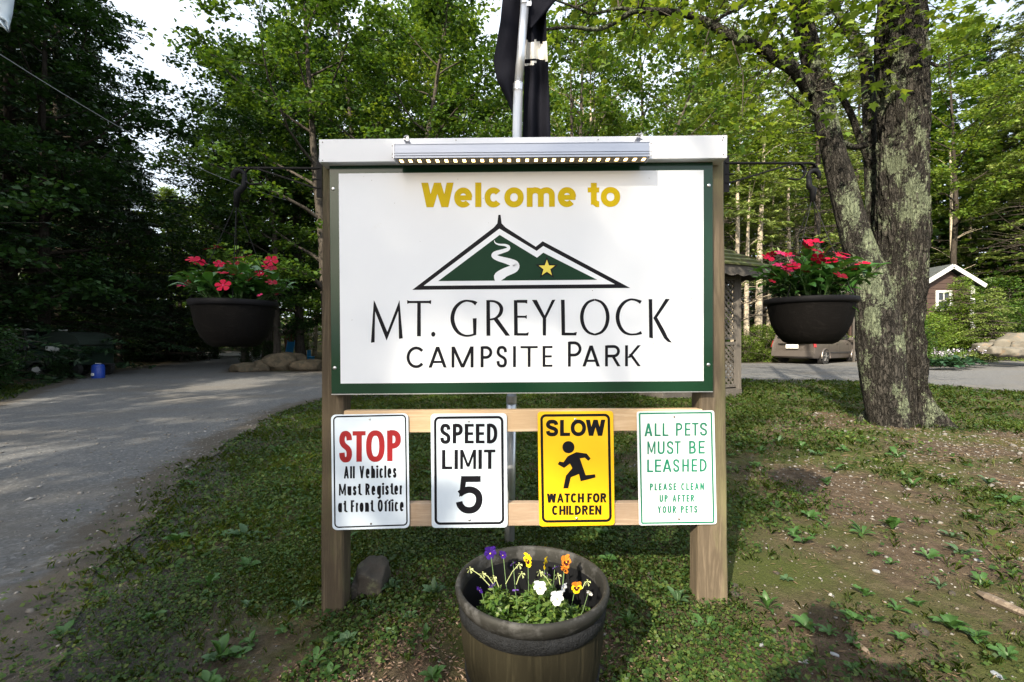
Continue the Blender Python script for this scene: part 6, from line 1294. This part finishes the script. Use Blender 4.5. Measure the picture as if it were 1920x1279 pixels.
for s_ in (1, -1):
    def sq(l0, l1, z0, z1, w0=.925, w1=.775, **k):
        p = [(l0, s_*w0, z0), (l1, s_*w0, z0), (l1-.05, s_*w1, z1), (l0+.05, s_*w1, z1)]; return p if s_ > 0 else list(reversed(p))
    for l0, l1 in ((.25, 1.2), (1.28, 2.25), (2.33, 3.05)): vq('side_window', sq(l0, l1, 1.13, 1.62), 'glass')
    vq('quarter_window', ([(3.1, s_*.925, 1.11), (3.75, s_*.905, 1.10), (3.12, s_*.79, 1.52)] if s_ > 0 else [(3.12, s_*.79, 1.52), (3.75, s_*.905, 1.10), (3.1, s_*.925, 1.11)]), 'glass')
    for l0 in (1.24, 2.29, 3.2): vq('door_seam', ([(l0, s_*.982, .35), (l0+.015, s_*.982, .35), (l0+.015, s_*.972, 1.02), (l0, s_*.972, 1.02)] if s_ > 0 else [(l0, s_*.972, 1.02), (l0+.015, s_*.972, 1.02), (l0+.015, s_*.982, .35), (l0, s_*.982, .35)]), 'trimdk', .004)
    vq('side_moulding', ([(.9, s_*.983, .50), (3.6, s_*.983, .50), (3.6, s_*.984, .56), (.9, s_*.984, .56)] if s_ > 0 else [(.9, s_*.984, .56), (3.6, s_*.984, .56), (3.6, s_*.983, .50), (.9, s_*.983, .50)]), 'trimdk', .012)
    for l0 in (1.95, 2.95): vq('door_handle', ([(l0, s_*.976, .93), (l0+.17, s_*.976, .93), (l0+.17, s_*.975, .965), (l0, s_*.975, .965)] if s_ > 0 else [(l0, s_*.975, .965), (l0+.17, s_*.975, .965), (l0+.17, s_*.976, .93), (l0, s_*.976, .93)]), 'van', .03)
    mb = MB(); c = vpnt(3.3, s_*1.06, 1.17); mb.bar(c-fw*.06-sdv*s_*.0, c+fw*.06, .18, .15); mb.bar(c-sdv*s_*.18-Vector((0, 0, .04)), c-Vector((0, 0, .04)), .05, .04); mb.build('side_mirror', M['van'], van, bevel=.02)
    vq('tail_lamp', ([(-.02, s_*.93, .78), (.10, s_*.965, .78), (.12, s_*.93, 1.08), (.03, s_*.86, 1.08)] if s_ > 0 else [(.03, s_*.86, 1.08), (.12, s_*.93, 1.08), (.10, s_*.965, .78), (-.02, s_*.93, .78)]), 'lampred', .02)
    for l0 in (.95, 3.85):
        c = vpnt(l0, s_*.86, .33); mb = MB(); ax = sdv*s_
        def disc(r0, o0, r1, o1, nm, mt, n=28):
            mb = MB(); vs = []
            for rr_, oo in ((r0, o0), (r1, o1)):
                for k in range(n): a = k/n*6.2832; vs.append(c+ax*oo+(fw*math.cos(a)+Vector((0, 0, 1))*math.sin(a))*rr_)
            mb.add(vs, [(k, (k+1) % n, n+(k+1) % n, n+k) for k in range(n)]+[tuple(range(n)), tuple(reversed(range(n, 2*n)))]); return mb
        wh = disc(.335, -.1, .33, .10, 'wheel', 'tyre').build('wheel', M['tyre'], van, bevel=.02)
        disc(.225, .06, .215, .108, 'rim', 'alloy').build('rim', M['trimdk'], wh)
        for k in range(5):
            a = k*1.2566+.3; d_ = fw*math.cos(a)+Vector((0, 0, 1))*math.sin(a); mb = MB(); mb.bar(c+ax*.112+d_*.02, c+ax*.112+d_*.205, .02, .075, tuple(ax)); mb.build('spoke', M['alloy'], wh)
        disc(.05, .10, .045, .125, 'hub_cap', 'alloy', 14).build('hub_cap', M['alloy'], wh)
        ar = MB(); pts = [c+ax*.125+(fw*math.cos(a)+Vector((0, 0, 1))*math.sin(a))*.385 for a in np.linspace(-.15, 3.29, 15)]; ar.tube(pts, .03, 6); ar.build('wheel_arch', M['van'], van)
        c2 = c; ar = MB(); n = 20; vs = [c+ax*.105+(fw*math.cos(a)+Vector((0, 0, 1))*math.sin(a))*.375 for a in np.linspace(-.15, 3.29, n)]; ar.add(vs+[v+ax*.012 for v in vs], [tuple(range(n)), tuple(reversed(range(n, 2*n)))]); ar.build('wheel_well', M['trimdk'], van)
vq('rear_window', [(-.0+.135, .72, 1.20), (.135, -.72, 1.20), (.225, -.60, 1.58), (.225, .60, 1.58)], 'glass', -.05)
vq('rear_bumper', [(-.02, -.9, .36), (-.02, .9, .36), (-.02, .9, .60), (-.02, -.9, .60)], 'van', .07); vq('number_plate', [(.0, -.27, .72), (.0, .27, .72), (.0, .27, .90), (.0, -.27, .90)], 'plate', .03)
vq('rear_window_shade', [(.0, -.62, .95), (.0, .62, .95), (.0, .62, 1.04), (.0, -.62, 1.04)], 'van', .03); vq('windscreen', [(3.12, -.70, 1.60), (3.12, .70, 1.60), (3.85, .82, 1.12), (3.85, -.82, 1.12)], 'glass', .03)
# ================================================================ CABIN ON THE BANK
M['siding'] = plain('brown_siding', (.048, .028, .022), .8, var=.2, scale=4, bmp=.2); M['roofg'] = plain('grey_green_shingle', (.06, .07, .072), .9, var=.3, scale=8, bmp=.4); M['wtrim'] = plain('white_painted_trim', (.52, .53, .53), .5, var=.05)
CYd = 23.6; cb = P(1775, 640, CYd); zc = H+(640-500)/F*CYd    # ridge height
cb.z = terrain(cb.x, CYd); cab = thing('cabin', 'small brown cabin with white roof trim and a white window beyond the right road', 'cabin', cb)
pxm = F/CYd; X = lambda px: (px-960)/pxm; Z = lambda py: H-(py-639.5)/pxm
def cbx(name, x0, x1, y0, y1, z0, z1, mat, par=cab, **k): mb = MB(); mb.box(x0, x1, y0, y1, z0, z1); return mb.build(name, M[mat], par, **k)
xl, xr = X(1724), X(1824); xrg = X(1775); zev = Z(533); zrg = Z(499); zfl = cb.z-.3; dep = 3.6
zw = zrg-(zrg-zev)*.02
nb_ = 18
for k in range(nb_):   # lapped siding boards on the gable wall
    z0 = zfl+(zrg-.12-zfl)*k/nb_; z1 = zfl+(zrg-.12-zfl)*(k+1)/nb_
    def hw_(z):
        if z < zev-.15: return xl, xr
        t_ = (z-(zev-.15))/(zrg-.12-(zev-.15)); return xl+(xrg-xl)*t_, xr+(xrg-xr)*t_
    a0, b0 = hw_(z0); a1, b1 = hw_(z1)
    if b1-a1 < .02: a1 = xrg-.01; b1 = xrg+.01
    mb = MB(); mb.hexa([(a0, CYd-.02, z0), (b0, CYd-.02, z0), (b0, CYd+.05, z0), (a0, CYd+.05, z0), (a1, CYd+.0, z1), (b1, CYd+.0, z1), (b1, CYd+.05, z1), (a1, CYd+.05, z1)]); mb.build('siding_board', M['siding'], cab)
cbx('side_wall', xr-.06, xr-.01, CYd+.051, CYd+dep, zfl, zev, 'siding'); cbx('side_wall', xl+.01, xl+.06, CYd+.051, CYd+dep, zfl, zev, 'siding'); cbx('rear_wall', xl+.061, xr-.061, CYd+dep-.06, CYd+dep-.01, zfl, zev, 'siding')
for s_, xe in ((-1, X(1715)), (1, X(1835))):
    mb = MB(); mb.hexa([(xe, CYd-.35, zev-.10), (xrg, CYd-.35, zrg-.02), (xrg, CYd+dep+.3, zrg-.02), (xe, CYd+dep+.3, zev-.10), (xe, CYd-.35, zev-.02), (xrg, CYd-.35, zrg+.06), (xrg, CYd+dep+.3, zrg+.06), (xe, CYd+dep+.3, zev-.02)] if s_ < 0 else
           [(xrg, CYd-.35, zrg-.02), (xe, CYd-.35, zev-.10), (xe, CYd+dep+.3, zev-.10), (xrg, CYd+dep+.3, zrg-.02), (xrg, CYd-.35, zrg+.06), (xe, CYd-.35, zev-.02), (xe, CYd+dep+.3, zev-.02), (xrg, CYd+dep+.3, zrg+.06)]); mb.build('roof_slope', M['roofg'], cab)
    mb = MB(); mb.bar((xe, CYd-.375, zev-.13), (xrg-.0*s_, CYd-.375, zrg-.06), .04, .20, (0, 0, 1)); mb.build('barge_board', M['wtrim'], cab)
cbx('corner_board', X(1818), X(1826), CYd-.06, CYd-.021, zfl, zev-.05, 'wtrim')
wx0, wx1, wz0, wz1 = X(1753), X(1783), Z(583), Z(545)
win = cbx('window', wx0+.12, wx1-.12, CYd-.03, CYd-.022, wz0+.1, wz1-.1, 'glass', label='white framed sash window')
for a in ((wx0, wx1, wz1-.12, wz1), (wx0-.03, wx1+.03, wz0-.02, wz0+.10), (wx0, wx0+.13, wz0+.101, wz1-.121), (wx1-.13, wx1, wz0+.101, wz1-.121)): cbx('frame', a[0], a[1], CYd-.075, CYd-.021, a[2], a[3], 'wtrim', win)
wm = (wz0+wz1)/2; cbx('glazing_bar', wx0+.131, wx1-.131, CYd-.06, CYd-.031, wm-.03, wm+.03, 'wtrim', win); cbx('glazing_bar', (wx0+wx1)/2-.02, (wx0+wx1)/2+.02, CYd-.06, CYd-.031, wm+.031, wz1-.121, 'wtrim', win)
# second porch roof seen left of the maple
sx_, sz_ = P(1596, 548, 22), P(1596, 548, 22).z
pr_ = thing('lean_to', 'pale gabled shed corner showing between the basket and the maple', 'shed', (P(1604, 640, 22).x, 22, terrain(P(1604, 640, 22).x, 22)))
mb = MB(); a = P(1588, 546, 22); b = P(1616, 542, 22); mb.bar(a, b, .9, .10); mb.build('roof_edge', M['wtrim'], pr_); mb = MB(); c = P(1600, 552, 22); mb.box(c.x-.03, c.x+.03, 21.95, 22.02, ORG[pr_.name].z, c.z-.02); mb.build('post', M['gaz'], pr_); mb = MB(); mb.box(c.x+.06, c.x+2.2, 22.3, 22.4, ORG[pr_.name].z, c.z-.1); mb.build('wall', M['siding'], pr_)
# boulders and plants of the rock garden
M['boulder'] = plain('pale_boulder', (.13, .12, .10), .85, var=.3, scale=2.5, bmp=.5, bscale=14, dirt=(.20, .14, .09), dirt_at=.55)
def onb(px, py, Y): p = P(px, py, Y); return p
for px, py, Y, a, b, c, lb in [(1906, 645, 17.5, .62, .5, .42, 'largest pale boulder at the right picture edge'), (1850, 650, 18.2, .42, .32, .20, 'low wide boulder left of the largest one'), (1893, 659, 16.8, .40, .3, .20, 'rounded pale boulder in front of the others'), (1866, 657, 17, .26, .2, .16, 'tan boulder in the middle of the row'), (1842, 655, 17.4, .22, .2, .13, 'small boulder next to the hostas'), (1874, 643, 18.8, .30, .25, .18, 'orange-brown boulder at the back of the row'), (1928, 652, 17.0, .45, .4, .34, 'boulder cut by the right picture edge')]:
    p = P(px, py, Y); rock('boulder', lb, (p.x, Y, terrain(p.x, Y)-.02), a, b, c, 'boulder', px*.13, 'boulder', px, 2, .22, group='boulders of the rock garden', sink=.1); sc.objects[-1] if False else None
    o_b = [o for o in col.objects if o.get('label') == lb][0]; o_b.location.z = max(terrain(p.x, Y)-.02, p.z-c*.9)
M['hosta'] = leafmat('hosta_leaf', [(.018, .05, .025), (.028, .075, .032)], .2, .4, .4); M['blossom'] = plain('pale_lilac_blossom', (.40, .37, .46), .7, var=.1)
for i, (px, py, Y) in enumerate([(1752, 655, 16.5), (1772, 657, 16.2), (1795, 656, 16.6), (1815, 652, 17.2), (1785, 643, 18), (1762, 640, 18.2)]):
    p = P(px, py, Y); z_ = terrain(p.x, Y); t = thing('hosta_plant', f'leafy hosta clump with pale flowers below the cabin, {["leftmost in front", "second in front", "third in front", "rightmost in front", "right one behind", "left one behind"][i]}', 'plant', (p.x, Y, z_), 'hostas below the cabin')
    C = []; rgn = np.random.default_rng(i+50); n = 150; a = rgn.uniform(0, 6.28, n); q = .48*np.sqrt(rgn.random(n)); Cc_ = np.stack([q*np.cos(a), q*np.sin(a), .12+.34*(1-q/.48)**.6*rgn.uniform(.7, 1.1, n)], -1); V_, F_ = leaves_np(rgn, Cc_, .20, .6, .35, .3); link('foliage', mesh_np('foliage', V_, F_), M['hosta'], t)
    mb = MB()
    for k in range(5):
        x_, y_ = rgn.uniform(-.35, .35, 2); hh = rgn.uniform(.55, .8); mb.tube([(p.x+x_*.6, Y+y_*.6, z_+.2), (p.x+x_, Y+y_, z_+hh)], .006, 4)
    mb.build('flower_stalk', M['stem'], t).__setitem__('kind', 'stuff'); Cf = np.concatenate([np.array([rgn.uniform(-.35, .35), rgn.uniform(-.35, .35), rgn.uniform(.5, .78)])+rgn.normal(0, .035, (9, 3)) for _ in range(5)]); V_, F_ = leaves_np(rgn, Cf, .06, .7, .8); tag(link('blossom', mesh_np('blossom', V_, F_), M['blossom'], t), kind='stuff')
sh = [(1738, 19.5, .8, 'leaf_light'), (1780, 21.5, .95, 'leaf_light'), (1805, 20.5, .6, 'leaf_light'), (1720, 18, .7, 'leaf_mid'), (1428, 23, .7, 'leaf_light'), (1400, 22.4, .5, 'leaf_light'), (1455, 23.5, .6, 'leaf_mid'), (1900, 21, .9, 'leaf_mid'), (1960, 19, 1.0, 'leaf_mid'), (1640, 24, .8, 'leaf_mid'), (-40, 9.6, .55, 'leaf_dark'), (-20, 10.2, .38, 'leaf_dark'), (112, 12.7, .30, 'leaf_dark'), (-120, 8.5, .6, 'leaf_dark'), (300, 27, .9, 'leaf_dark'), (390, 27, .8, 'leaf_dark'), (470, 21, .45, 'leaf_dark'), (500, 20.5, .4, 'leaf_dark'), (255, 24, .9, 'leaf_dark'), (210, 21, .9, 'leaf_dark'), (345, 30, 1.1, 'leaf_dark'), (560, 30, 1.0, 'leaf_mid'), (1560, 25, .9, 'leaf_light'), (1500, 26, .8, 'leaf_mid'), (1370, 25, .8, 'leaf_mid'), (1690, 22, 1.0, 'leaf_mid'), (1870, 24.5, 1.3, 'leaf_mid'), (2000, 23, 1.3, 'leaf_mid')]
shl = ['yellow-green shrub left of the cabin window', 'yellow-green shrub in front of the cabin wall', 'small shrub at the foot of the white corner board', 'shrub between the maple trunk and the cabin', 'bright low shrub beside the gazebo, right one', 'bright low shrub beside the gazebo, left one', 'low shrub behind the minivan tail', 'green shrub above the boulders', 'shrub beyond the right picture edge', 'shrub hidden behind the maple trunk', 'dark undergrowth bush at the left picture edge', 'dark bush in front of the golf cart', 'low dark bush before the utility trailer', 'roadside bush beyond the left picture edge', 'dark bush at the far bend of the left road', 'dark bush behind the left basket', 'grassy bush on the tip of the rock island', 'second bush on the rock island', 'dark bush behind the picnic table', 'dark bush behind the blue bin', 'tall dark bush deep behind the left road', 'bush behind the play tower', 'bright shrub behind the minivan', 'green shrub behind the minivan roof', 'shrub right behind the gazebo', 'shrub right behind the maple trunk', 'tall shrub right of the cabin', 'tall shrub past the right picture edge']
for i, (px, Y, s_, lf) in enumerate(sh): tpx('shrub', px, Y, s_, i*1.3, shl[i], name='shrub', cat='shrub', leaf=lf, group='shrubs of the wood edge')
tpx('sapling', 1858, 19.6, 1.12, .5, 'young fir with soft branches right of the cabin', name='fir_sapling', cat='young tree', leaf='needle_lt', group=None)
tpx('sapling', 1806, 20.8, 1.35, 2.5, 'thin young tree standing right before the cabin gable', name='young_tree', cat='young tree', leaf='leaf_light', group=None)
# rock island between the road arms
M['isl'] = plain('sandy_boulder', (.11, .085, .055), .9, var=.35, scale=3, bmp=.6, bscale=12, dirt=(.07, .06, .04), dirt_at=.5)
for px, py, Y, a, b, c, lb in [(458, 694, 15.6, .42, .4, .20, 'sunlit tan boulder at the tip of the rock island'), (525, 685, 16.3, .62, .5, .36, 'largest boulder of the rock island'), (492, 688, 16.0, .36, .3, .22, 'middle boulder of the rock island'), (575, 690, 16.2, .55, .5, .22, 'dark low boulder of the island next to the sign post'), (552, 680, 17.4, .4, .4, .2, 'rear boulder of the rock island')]:
    p = P(px, py, Y); rock('boulder', lb, (p.x, Y, terrain(p.x, Y)-.03), a, b, c, 'isl', px*.11, 'boulder', px, 2, .25, group='boulders of the rock island', sink=.1)
# ================================================================ THINGS UNDER THE TREES AT THE LEFT
def simple(name, label, cat, px, Y, group=None): x = (px-960)/F*Y; return thing(name, label, cat, (x, Y, terrain(x, Y)), group)
def bx(t, name, mat, x0, x1, y0, y1, z0, z1, bevel=.01, label=None, par=None):
    o = ORG[t.name]; mb = MB(); mb.box(o.x+x0, o.x+x1, o.y+y0, o.y+y1, o.z+z0, o.z+z1); return mb.build(name, M[mat], par or t, bevel=bevel, label=label)
def cyl(t, name, mat, a, b, r, n=16, par=None, label=None):
    o = ORG[t.name]; mb = MB(); mb.tube([o+Vector(a), o+Vector(b)], r, n); return mb.build(name, M[mat], par or t, label=label)
M['cgreen'] = plain('dark_green_paint', (.008, .022, .015), .5, var=.08); M['cwhite'] = plain('off_white_plastic', (.55, .56, .56), .5, var=.05); M['blue'] = plain('blue_plastic', (.012, .05, .32), .4, var=.06); M['seat'] = plain('grey_vinyl_seat', (.20, .21, .23), .6, var=.1)
M['canvas'] = plain('green_canvas', (.012, .022, .016), .8, var=.12); M['bluepl'] = plain('bright_blue_slide', (.02, .22, .48), .35, var=.04); M['rwood'] = wood('red_brown_play_wood', (.10, .045, .03), (.20, .09, .05), 'Z', 1.2); M['pinkroof'] = plain('dusty_pink_board', (.20, .13, .12), .8, var=.1); M['dwood'] = wood('dark_table_wood', (.04, .032, .026), (.09, .07, .055), 'X', 1.2)
t = simple('golf_cart', 'dark golf cart with a white roof parked in the bushes at the left edge', 'golf cart', 55, 13.3)
bx(t, 'roof', 'cwhite', -.85, .60, -.55, .55, 1.36, 1.41, .02)
for x_ in (-.75, .42):
    for y_ in (-.5, .5): cyl(t, 'roof_post', 'trimdk', (x_, y_, .5), (x_*.96, y_, 1.36), .018, 8)
bx(t, 'body', 'cgreen', -1.0, 1.15, -.56, .56, .26, .52, .06); bx(t, 'seat', 'seat', -.55, -.02, -.5, .5, .55, .72, .05); bx(t, 'backrest', 'seat', -.66, -.54, -.5, .5, .72, 1.10, .04); bx(t, 'cargo_bed', 'trimdk', -1.05, -.68, -.5, .5, .53, .80, .03)
o_ = ORG[t.name]; mb = MB(); mb.hexa([o_+Vector(v) for v in [(.45, -.55, .52), (1.15, -.50, .40), (1.15, .50, .40), (.45, .55, .52), (.48, -.50, .86), (1.0, -.44, .66), (1.0, .44, .66), (.48, .50, .86)]]); mb.build('cowl', M['cgreen'], t, bevel=.06); mb = MB(); mb.hexa([o_+Vector(v) for v in [(.50, -.5, .86), (.53, -.5, .86), (.53, .5, .86), (.50, .5, .86), (.42, -.5, 1.34), (.45, -.5, 1.34), (.45, .5, 1.34), (.42, .5, 1.34)]]); mb.build('windscreen', M['glass'], t)
mb = MB(); mb.tube([o_+Vector((.28, .25+.16*math.cos(a), .92+.16*math.sin(a))) for a in np.linspace(0, 6.283, 16)], .015, 6); mb.build('steering_wheel', M['trimdk'], t)
for x_ in (-.68, .78):
    for y_ in (-.56, .50): w_ = cyl(t, 'wheel', 'tyre', (x_, y_, .23), (x_, y_+.12, .23), .23, 20); cyl(t, 'rim', 'cwhite', (x_, y_-.006, .23), (x_, y_+.1, .23), .12, 14, par=w_)
t = simple('utility_trailer', 'dark green covered utility trailer with white lettered panels beside the golf cart', 'trailer', 143, 13.6)
bx(t, 'body', 'cgreen', -.55, .62, -.6, .6, .35, .95, .05); o_ = ORG[t.name]; mb = MB(); n = 12
vs = [o_+Vector((.62*math.cos(a)+.05, y_, .95+.38*math.sin(a))) for y_ in (-.6, .6) for a in np.linspace(0, math.pi, n)]; mb.add(vs, [(k, k+1, n+k+1, n+k) for k in range(n-1)]+[tuple(range(n)), tuple(reversed(range(n, 2*n)))]); mb.build('canvas_cover', M['canvas'], t)
bx(t, 'side_panel', 'cwhite', -.28, .10, -.625, -.601, .72, .90, .005); bx(t, 'side_panel', 'cwhite', -.30, .08, -.625, -.601, .48, .64, .005)
for x_ in (-.35, .40):
    w_ = cyl(t, 'wheel', 'tyre', (x_, -.60, .24), (x_, -.46, .24), .24, 18); cyl(t, 'wheel', 'tyre', (x_, .46, .24), (x_, .60, .24), .24, 18)
cyl(t, 'tow_bar', 'trimdk', (.62, 0, .38), (1.15, 0, .36), .03, 8)
t = simple('water_cooler_jug', 'round blue cooler jug with a white tap on the road shoulder', 'cooler jug', 184, 12.9); o_ = ORG[t.name]
mb = MB(); mb.lathe([(.001, 0), (.145, 0), (.15, .02), (.152, .30), (.13, .33)], o_, 28); mb.build('body', M['blue'], t, smooth=True); mb = MB(); mb.lathe([(.14, .32), (.145, .36), (.10, .40), (.001, .41)], o_, 28); mb.build('lid', M['blue'], t, smooth=True); bx(t, 'tap', 'cwhite', -.04, .03, -.19, -.15, .08, .16, .01); cyl(t, 'handle', 'cwhite', (-.08, 0, .42), (.08, 0, .42), .012, 8)
t = simple('hand_pump', 'pale standing water spigot post right of the blue cooler', 'spigot', 196, 14.2); cyl(t, 'post', 'cwhite', (0, 0, 0), (0, 0, .95), .035, 12); cyl(t, 'spout', 'cwhite', (0, 0, .85), (-.16, -.05, .80), .028, 10); bx(t, 'box', 'cwhite', -.16, .02, -.08, .08, .95, 1.12, .02)
t = simple('camping_trailer', 'white camping trailer glimpsed between dark trunks at the left', 'camping trailer', 232, 29); bx(t, 'body', 'cwhite', -1.9, 1.5, -1, 1, .55, 2.15, .25); bx(t, 'window', 'glass', -1.1, -.35, -1.03, -1.001, 1.25, 1.75, .02); bx(t, 'window', 'glass', .35, 1.0, -1.03, -1.001, 1.25, 1.75, .02); bx(t, 'door', 'seat', -.2, .25, -1.03, -1.001, .65, 1.9, .02)
for x_ in (-.4, .3): cyl(t, 'wheel', 'tyre', (x_, -1.02, .34), (x_, -.85, .34), .34, 18)
t = simple('picnic_table', 'dark wooden picnic table in the shade beyond the left road', 'picnic table', 330, 23.5)
for k in range(5): bx(t, 'table_board', 'dwood', -.95, .95, -.36+k*.145, -.23+k*.145, .72, .76, .004)
for y_ in (-.72, .58): bx(t, 'bench_board', 'dwood', -.95, .95, y_, y_+.13, .43, .47, .004); bx(t, 'bench_board', 'dwood', -.95, .95, y_+.135, y_+.265, .43, .47, .004)
o_ = ORG[t.name]
for x_ in (-.7, .7):
    for s_ in (-1, 1): mb = MB(); mb.bar(o_+Vector((x_, s_*.28, .72)), o_+Vector((x_, s_*.66, 0)), .04, .09); mb.build('leg', M['dwood'], t)
    mb = MB(); mb.bar(o_+Vector((x_+.05, -.72, .40)), o_+Vector((x_+.05, .84, .40)), .04, .09); mb.build('cross_beam', M['dwood'], t)
t = simple('play_tower', 'small wooden play tower with a pinkish roof and a blue slide', 'play tower', 551, 27); o_ = ORG[t.name]; o_.z += 0
zb_ = o_.z; zt = P(551, 614, 27).z-zb_
for x_ in (-.32, .32):
    for y_ in (-.35, .35): cyl(t, 'post', 'rwood', (x_, y_, 0), (x_, y_, zt-.15), .05, 8)
bx(t, 'deck', 'rwood', -.38, .38, -.4, .4, .95, 1.02, .005)
for k in range(5): bx(t, 'wall_board', 'rwood', -.36+k*.15, -.24+k*.15, -.42, -.401, 1.02, 1.32, .003) if k not in (2, 3) else None
for s_ in (-1, 1):
    mb = MB(); a = o_+Vector((0, 0, zt+.22)); e = .45
    q = [a+Vector((-e, 0, 0)), a+Vector((e, 0, 0)), a+Vector((e+.05, s_*.55, -.5)), a+Vector((-e+.05, s_*.55, -.5))]; up = Vector((0, 0, .03)); mb.hexa(q+[v+up for v in q]); mb.build('roof_panel', M['pinkroof'], t)
mb = MB(); a = o_+Vector((.05, -.42, 1.0)); b = o_+Vector((.42, -1.5, .12)); mb.bar(a, b, .42, .03); mb.bar(a+Vector((-.2, 0, .06)), b+Vector((-.2, 0, .06)), .03, .12); mb.bar(a+Vector((.2, 0, .06)), b+Vector((.2, 0, .06)), .03, .12); mb.build('slide', M['bluepl'], t)
t = simple('lawn_toy', 'low bright blue plastic toy seat right of the play tower', 'toy', 583, 25); bx(t, 'seat', 'bluepl', -.14, .14, -.2, .2, .12, .2, .03); bx(t, 'backrest', 'bluepl', -.14, -.08, -.2, .2, .2, .55, .02)
for x_ in (-.1, .1): bx(t, 'leg', 'bluepl', x_-.03, x_+.03, -.15, .15, 0, .119, .01)
# overhead wire and pale shade sail corner
mb = MB(); A = P(-250, -60, 6.5); B = P(560, 382, 15.5); C_ = P(900, 470, 30); mb.tube([A.lerp(B, k/20)-Vector((0, 0, .5*math.sin(math.pi*k/20))) for k in range(21)], .007, 6); tag(mb.build('overhead_wire', M['seat']), 'thin pale overhead wire slanting down across the dark trees at the left', 'wire')
M['sail'] = plain('pale_blue_grey_canvas', (.42, .50, .58), .7, var=.08, scale=3)
t = thing('banner', 'pale cloth banner with a pointed corner hanging at the top left corner', 'banner', P(-60, 45, 4.2)); mb = MB()
n = 14; rows = [(-160, -150, 60), (-60, -150, 42), (0, -150, 27), (26, -150, 24), (40, -40, 21), (44, -10, 20), (52, 6, 18), (61, 15, 17)]
for py, a, b in rows:
    for k in range(n+1): mb.v.append(tuple(P(a+(b-a)*k/n, py-(6*math.sin(k/n*math.pi) if 26 <= py <= 44 else 0), 4.2+.03*math.sin(k*.9+py*.02))))
for j in range(len(rows)-1):
    for k in range(n): mb.f.append((j*(n+1)+k, (j+1)*(n+1)+k, (j+1)*(n+1)+k+1, j*(n+1)+k+1)); mb.m.append(0)
o = mb.build('cloth', M['sail'], t, smooth=True); md = o.modifiers.new('s', 'SOLIDIFY'); md.thickness = .002
mb = MB(); mb.tube([P(18, 60, 4.22), P(50, -400, 4.3)], .004, 6); mb.build('cord', M['trimdk'], t)
# ================================================================ PHOTOGRAPHER standing behind the viewpoint, whose shadow falls by the right post
M['skin'] = plain('skin', (.42, .26, .19), .6, var=.05); M['shirt'] = plain('dark_shirt', (.06, .07, .09), .85, var=.1); M['hair'] = plain('brown_hair', (.04, .025, .015), .7, var=.2)
pp = Vector((-.03, -.42, terrain(0, -.4))); ph = thing('person', 'person in dark clothes standing behind the viewpoint holding a camera', 'person', pp)
J = {'pel': (0, 0, .95, .15), 'wst': (0, 0, 1.10, .14), 'chs': (0, .0, 1.32, .17), 'nk': (0, .01, 1.50, .062), 'hd0': (0, .03, 1.60, .085), 'hd1': (0, .035, 1.72, .085),
     'hl': (-.10, 0, .90, .10), 'kl': (-.12, .03, .50, .068), 'al': (-.13, -.02, .10, .048), 'tl': (-.15, .17, .04, .04), 'hr': (.10, 0, .90, .10), 'kr': (.12, .03, .50, .068), 'ar': (.13, -.02, .10, .048), 'tr': (.15, .17, .04, .04),
     'sl': (-.19, 0, 1.42, .07), 'el': (-.26, .03, 1.14, .05), 'wl': (-.09, .26, 1.06, .034), 'fl': (-.05, .31, 1.06, .032), 'sr': (.19, 0, 1.42, .07), 'er': (.26, .03, 1.14, .05), 'wr': (.09, .26, 1.06, .034), 'fr': (.05, .31, 1.06, .032)}
E = [('pel', 'wst'), ('wst', 'chs'), ('chs', 'nk'), ('nk', 'hd0'), ('hd0', 'hd1'), ('pel', 'hl'), ('hl', 'kl'), ('kl', 'al'), ('al', 'tl'), ('pel', 'hr'), ('hr', 'kr'), ('kr', 'ar'), ('ar', 'tr'), ('chs', 'sl'), ('sl', 'el'), ('el', 'wl'), ('wl', 'fl'), ('chs', 'sr'), ('sr', 'er'), ('er', 'wr'), ('wr', 'fr')]
ks = list(J); me = bpy.data.meshes.new('body'); me.from_pydata([J[k][:3] for k in ks], [(ks.index(a), ks.index(b)) for a, b in E], []); o = link('body', me, M['shirt'], ph)
o.modifiers.new('skin', 'SKIN'); 
for i, k in enumerate(ks): me.skin_vertices[0].data[i].radius = (J[k][3],)*2
me.skin_vertices[0].data[0].use_root = True; sub(o, 2)
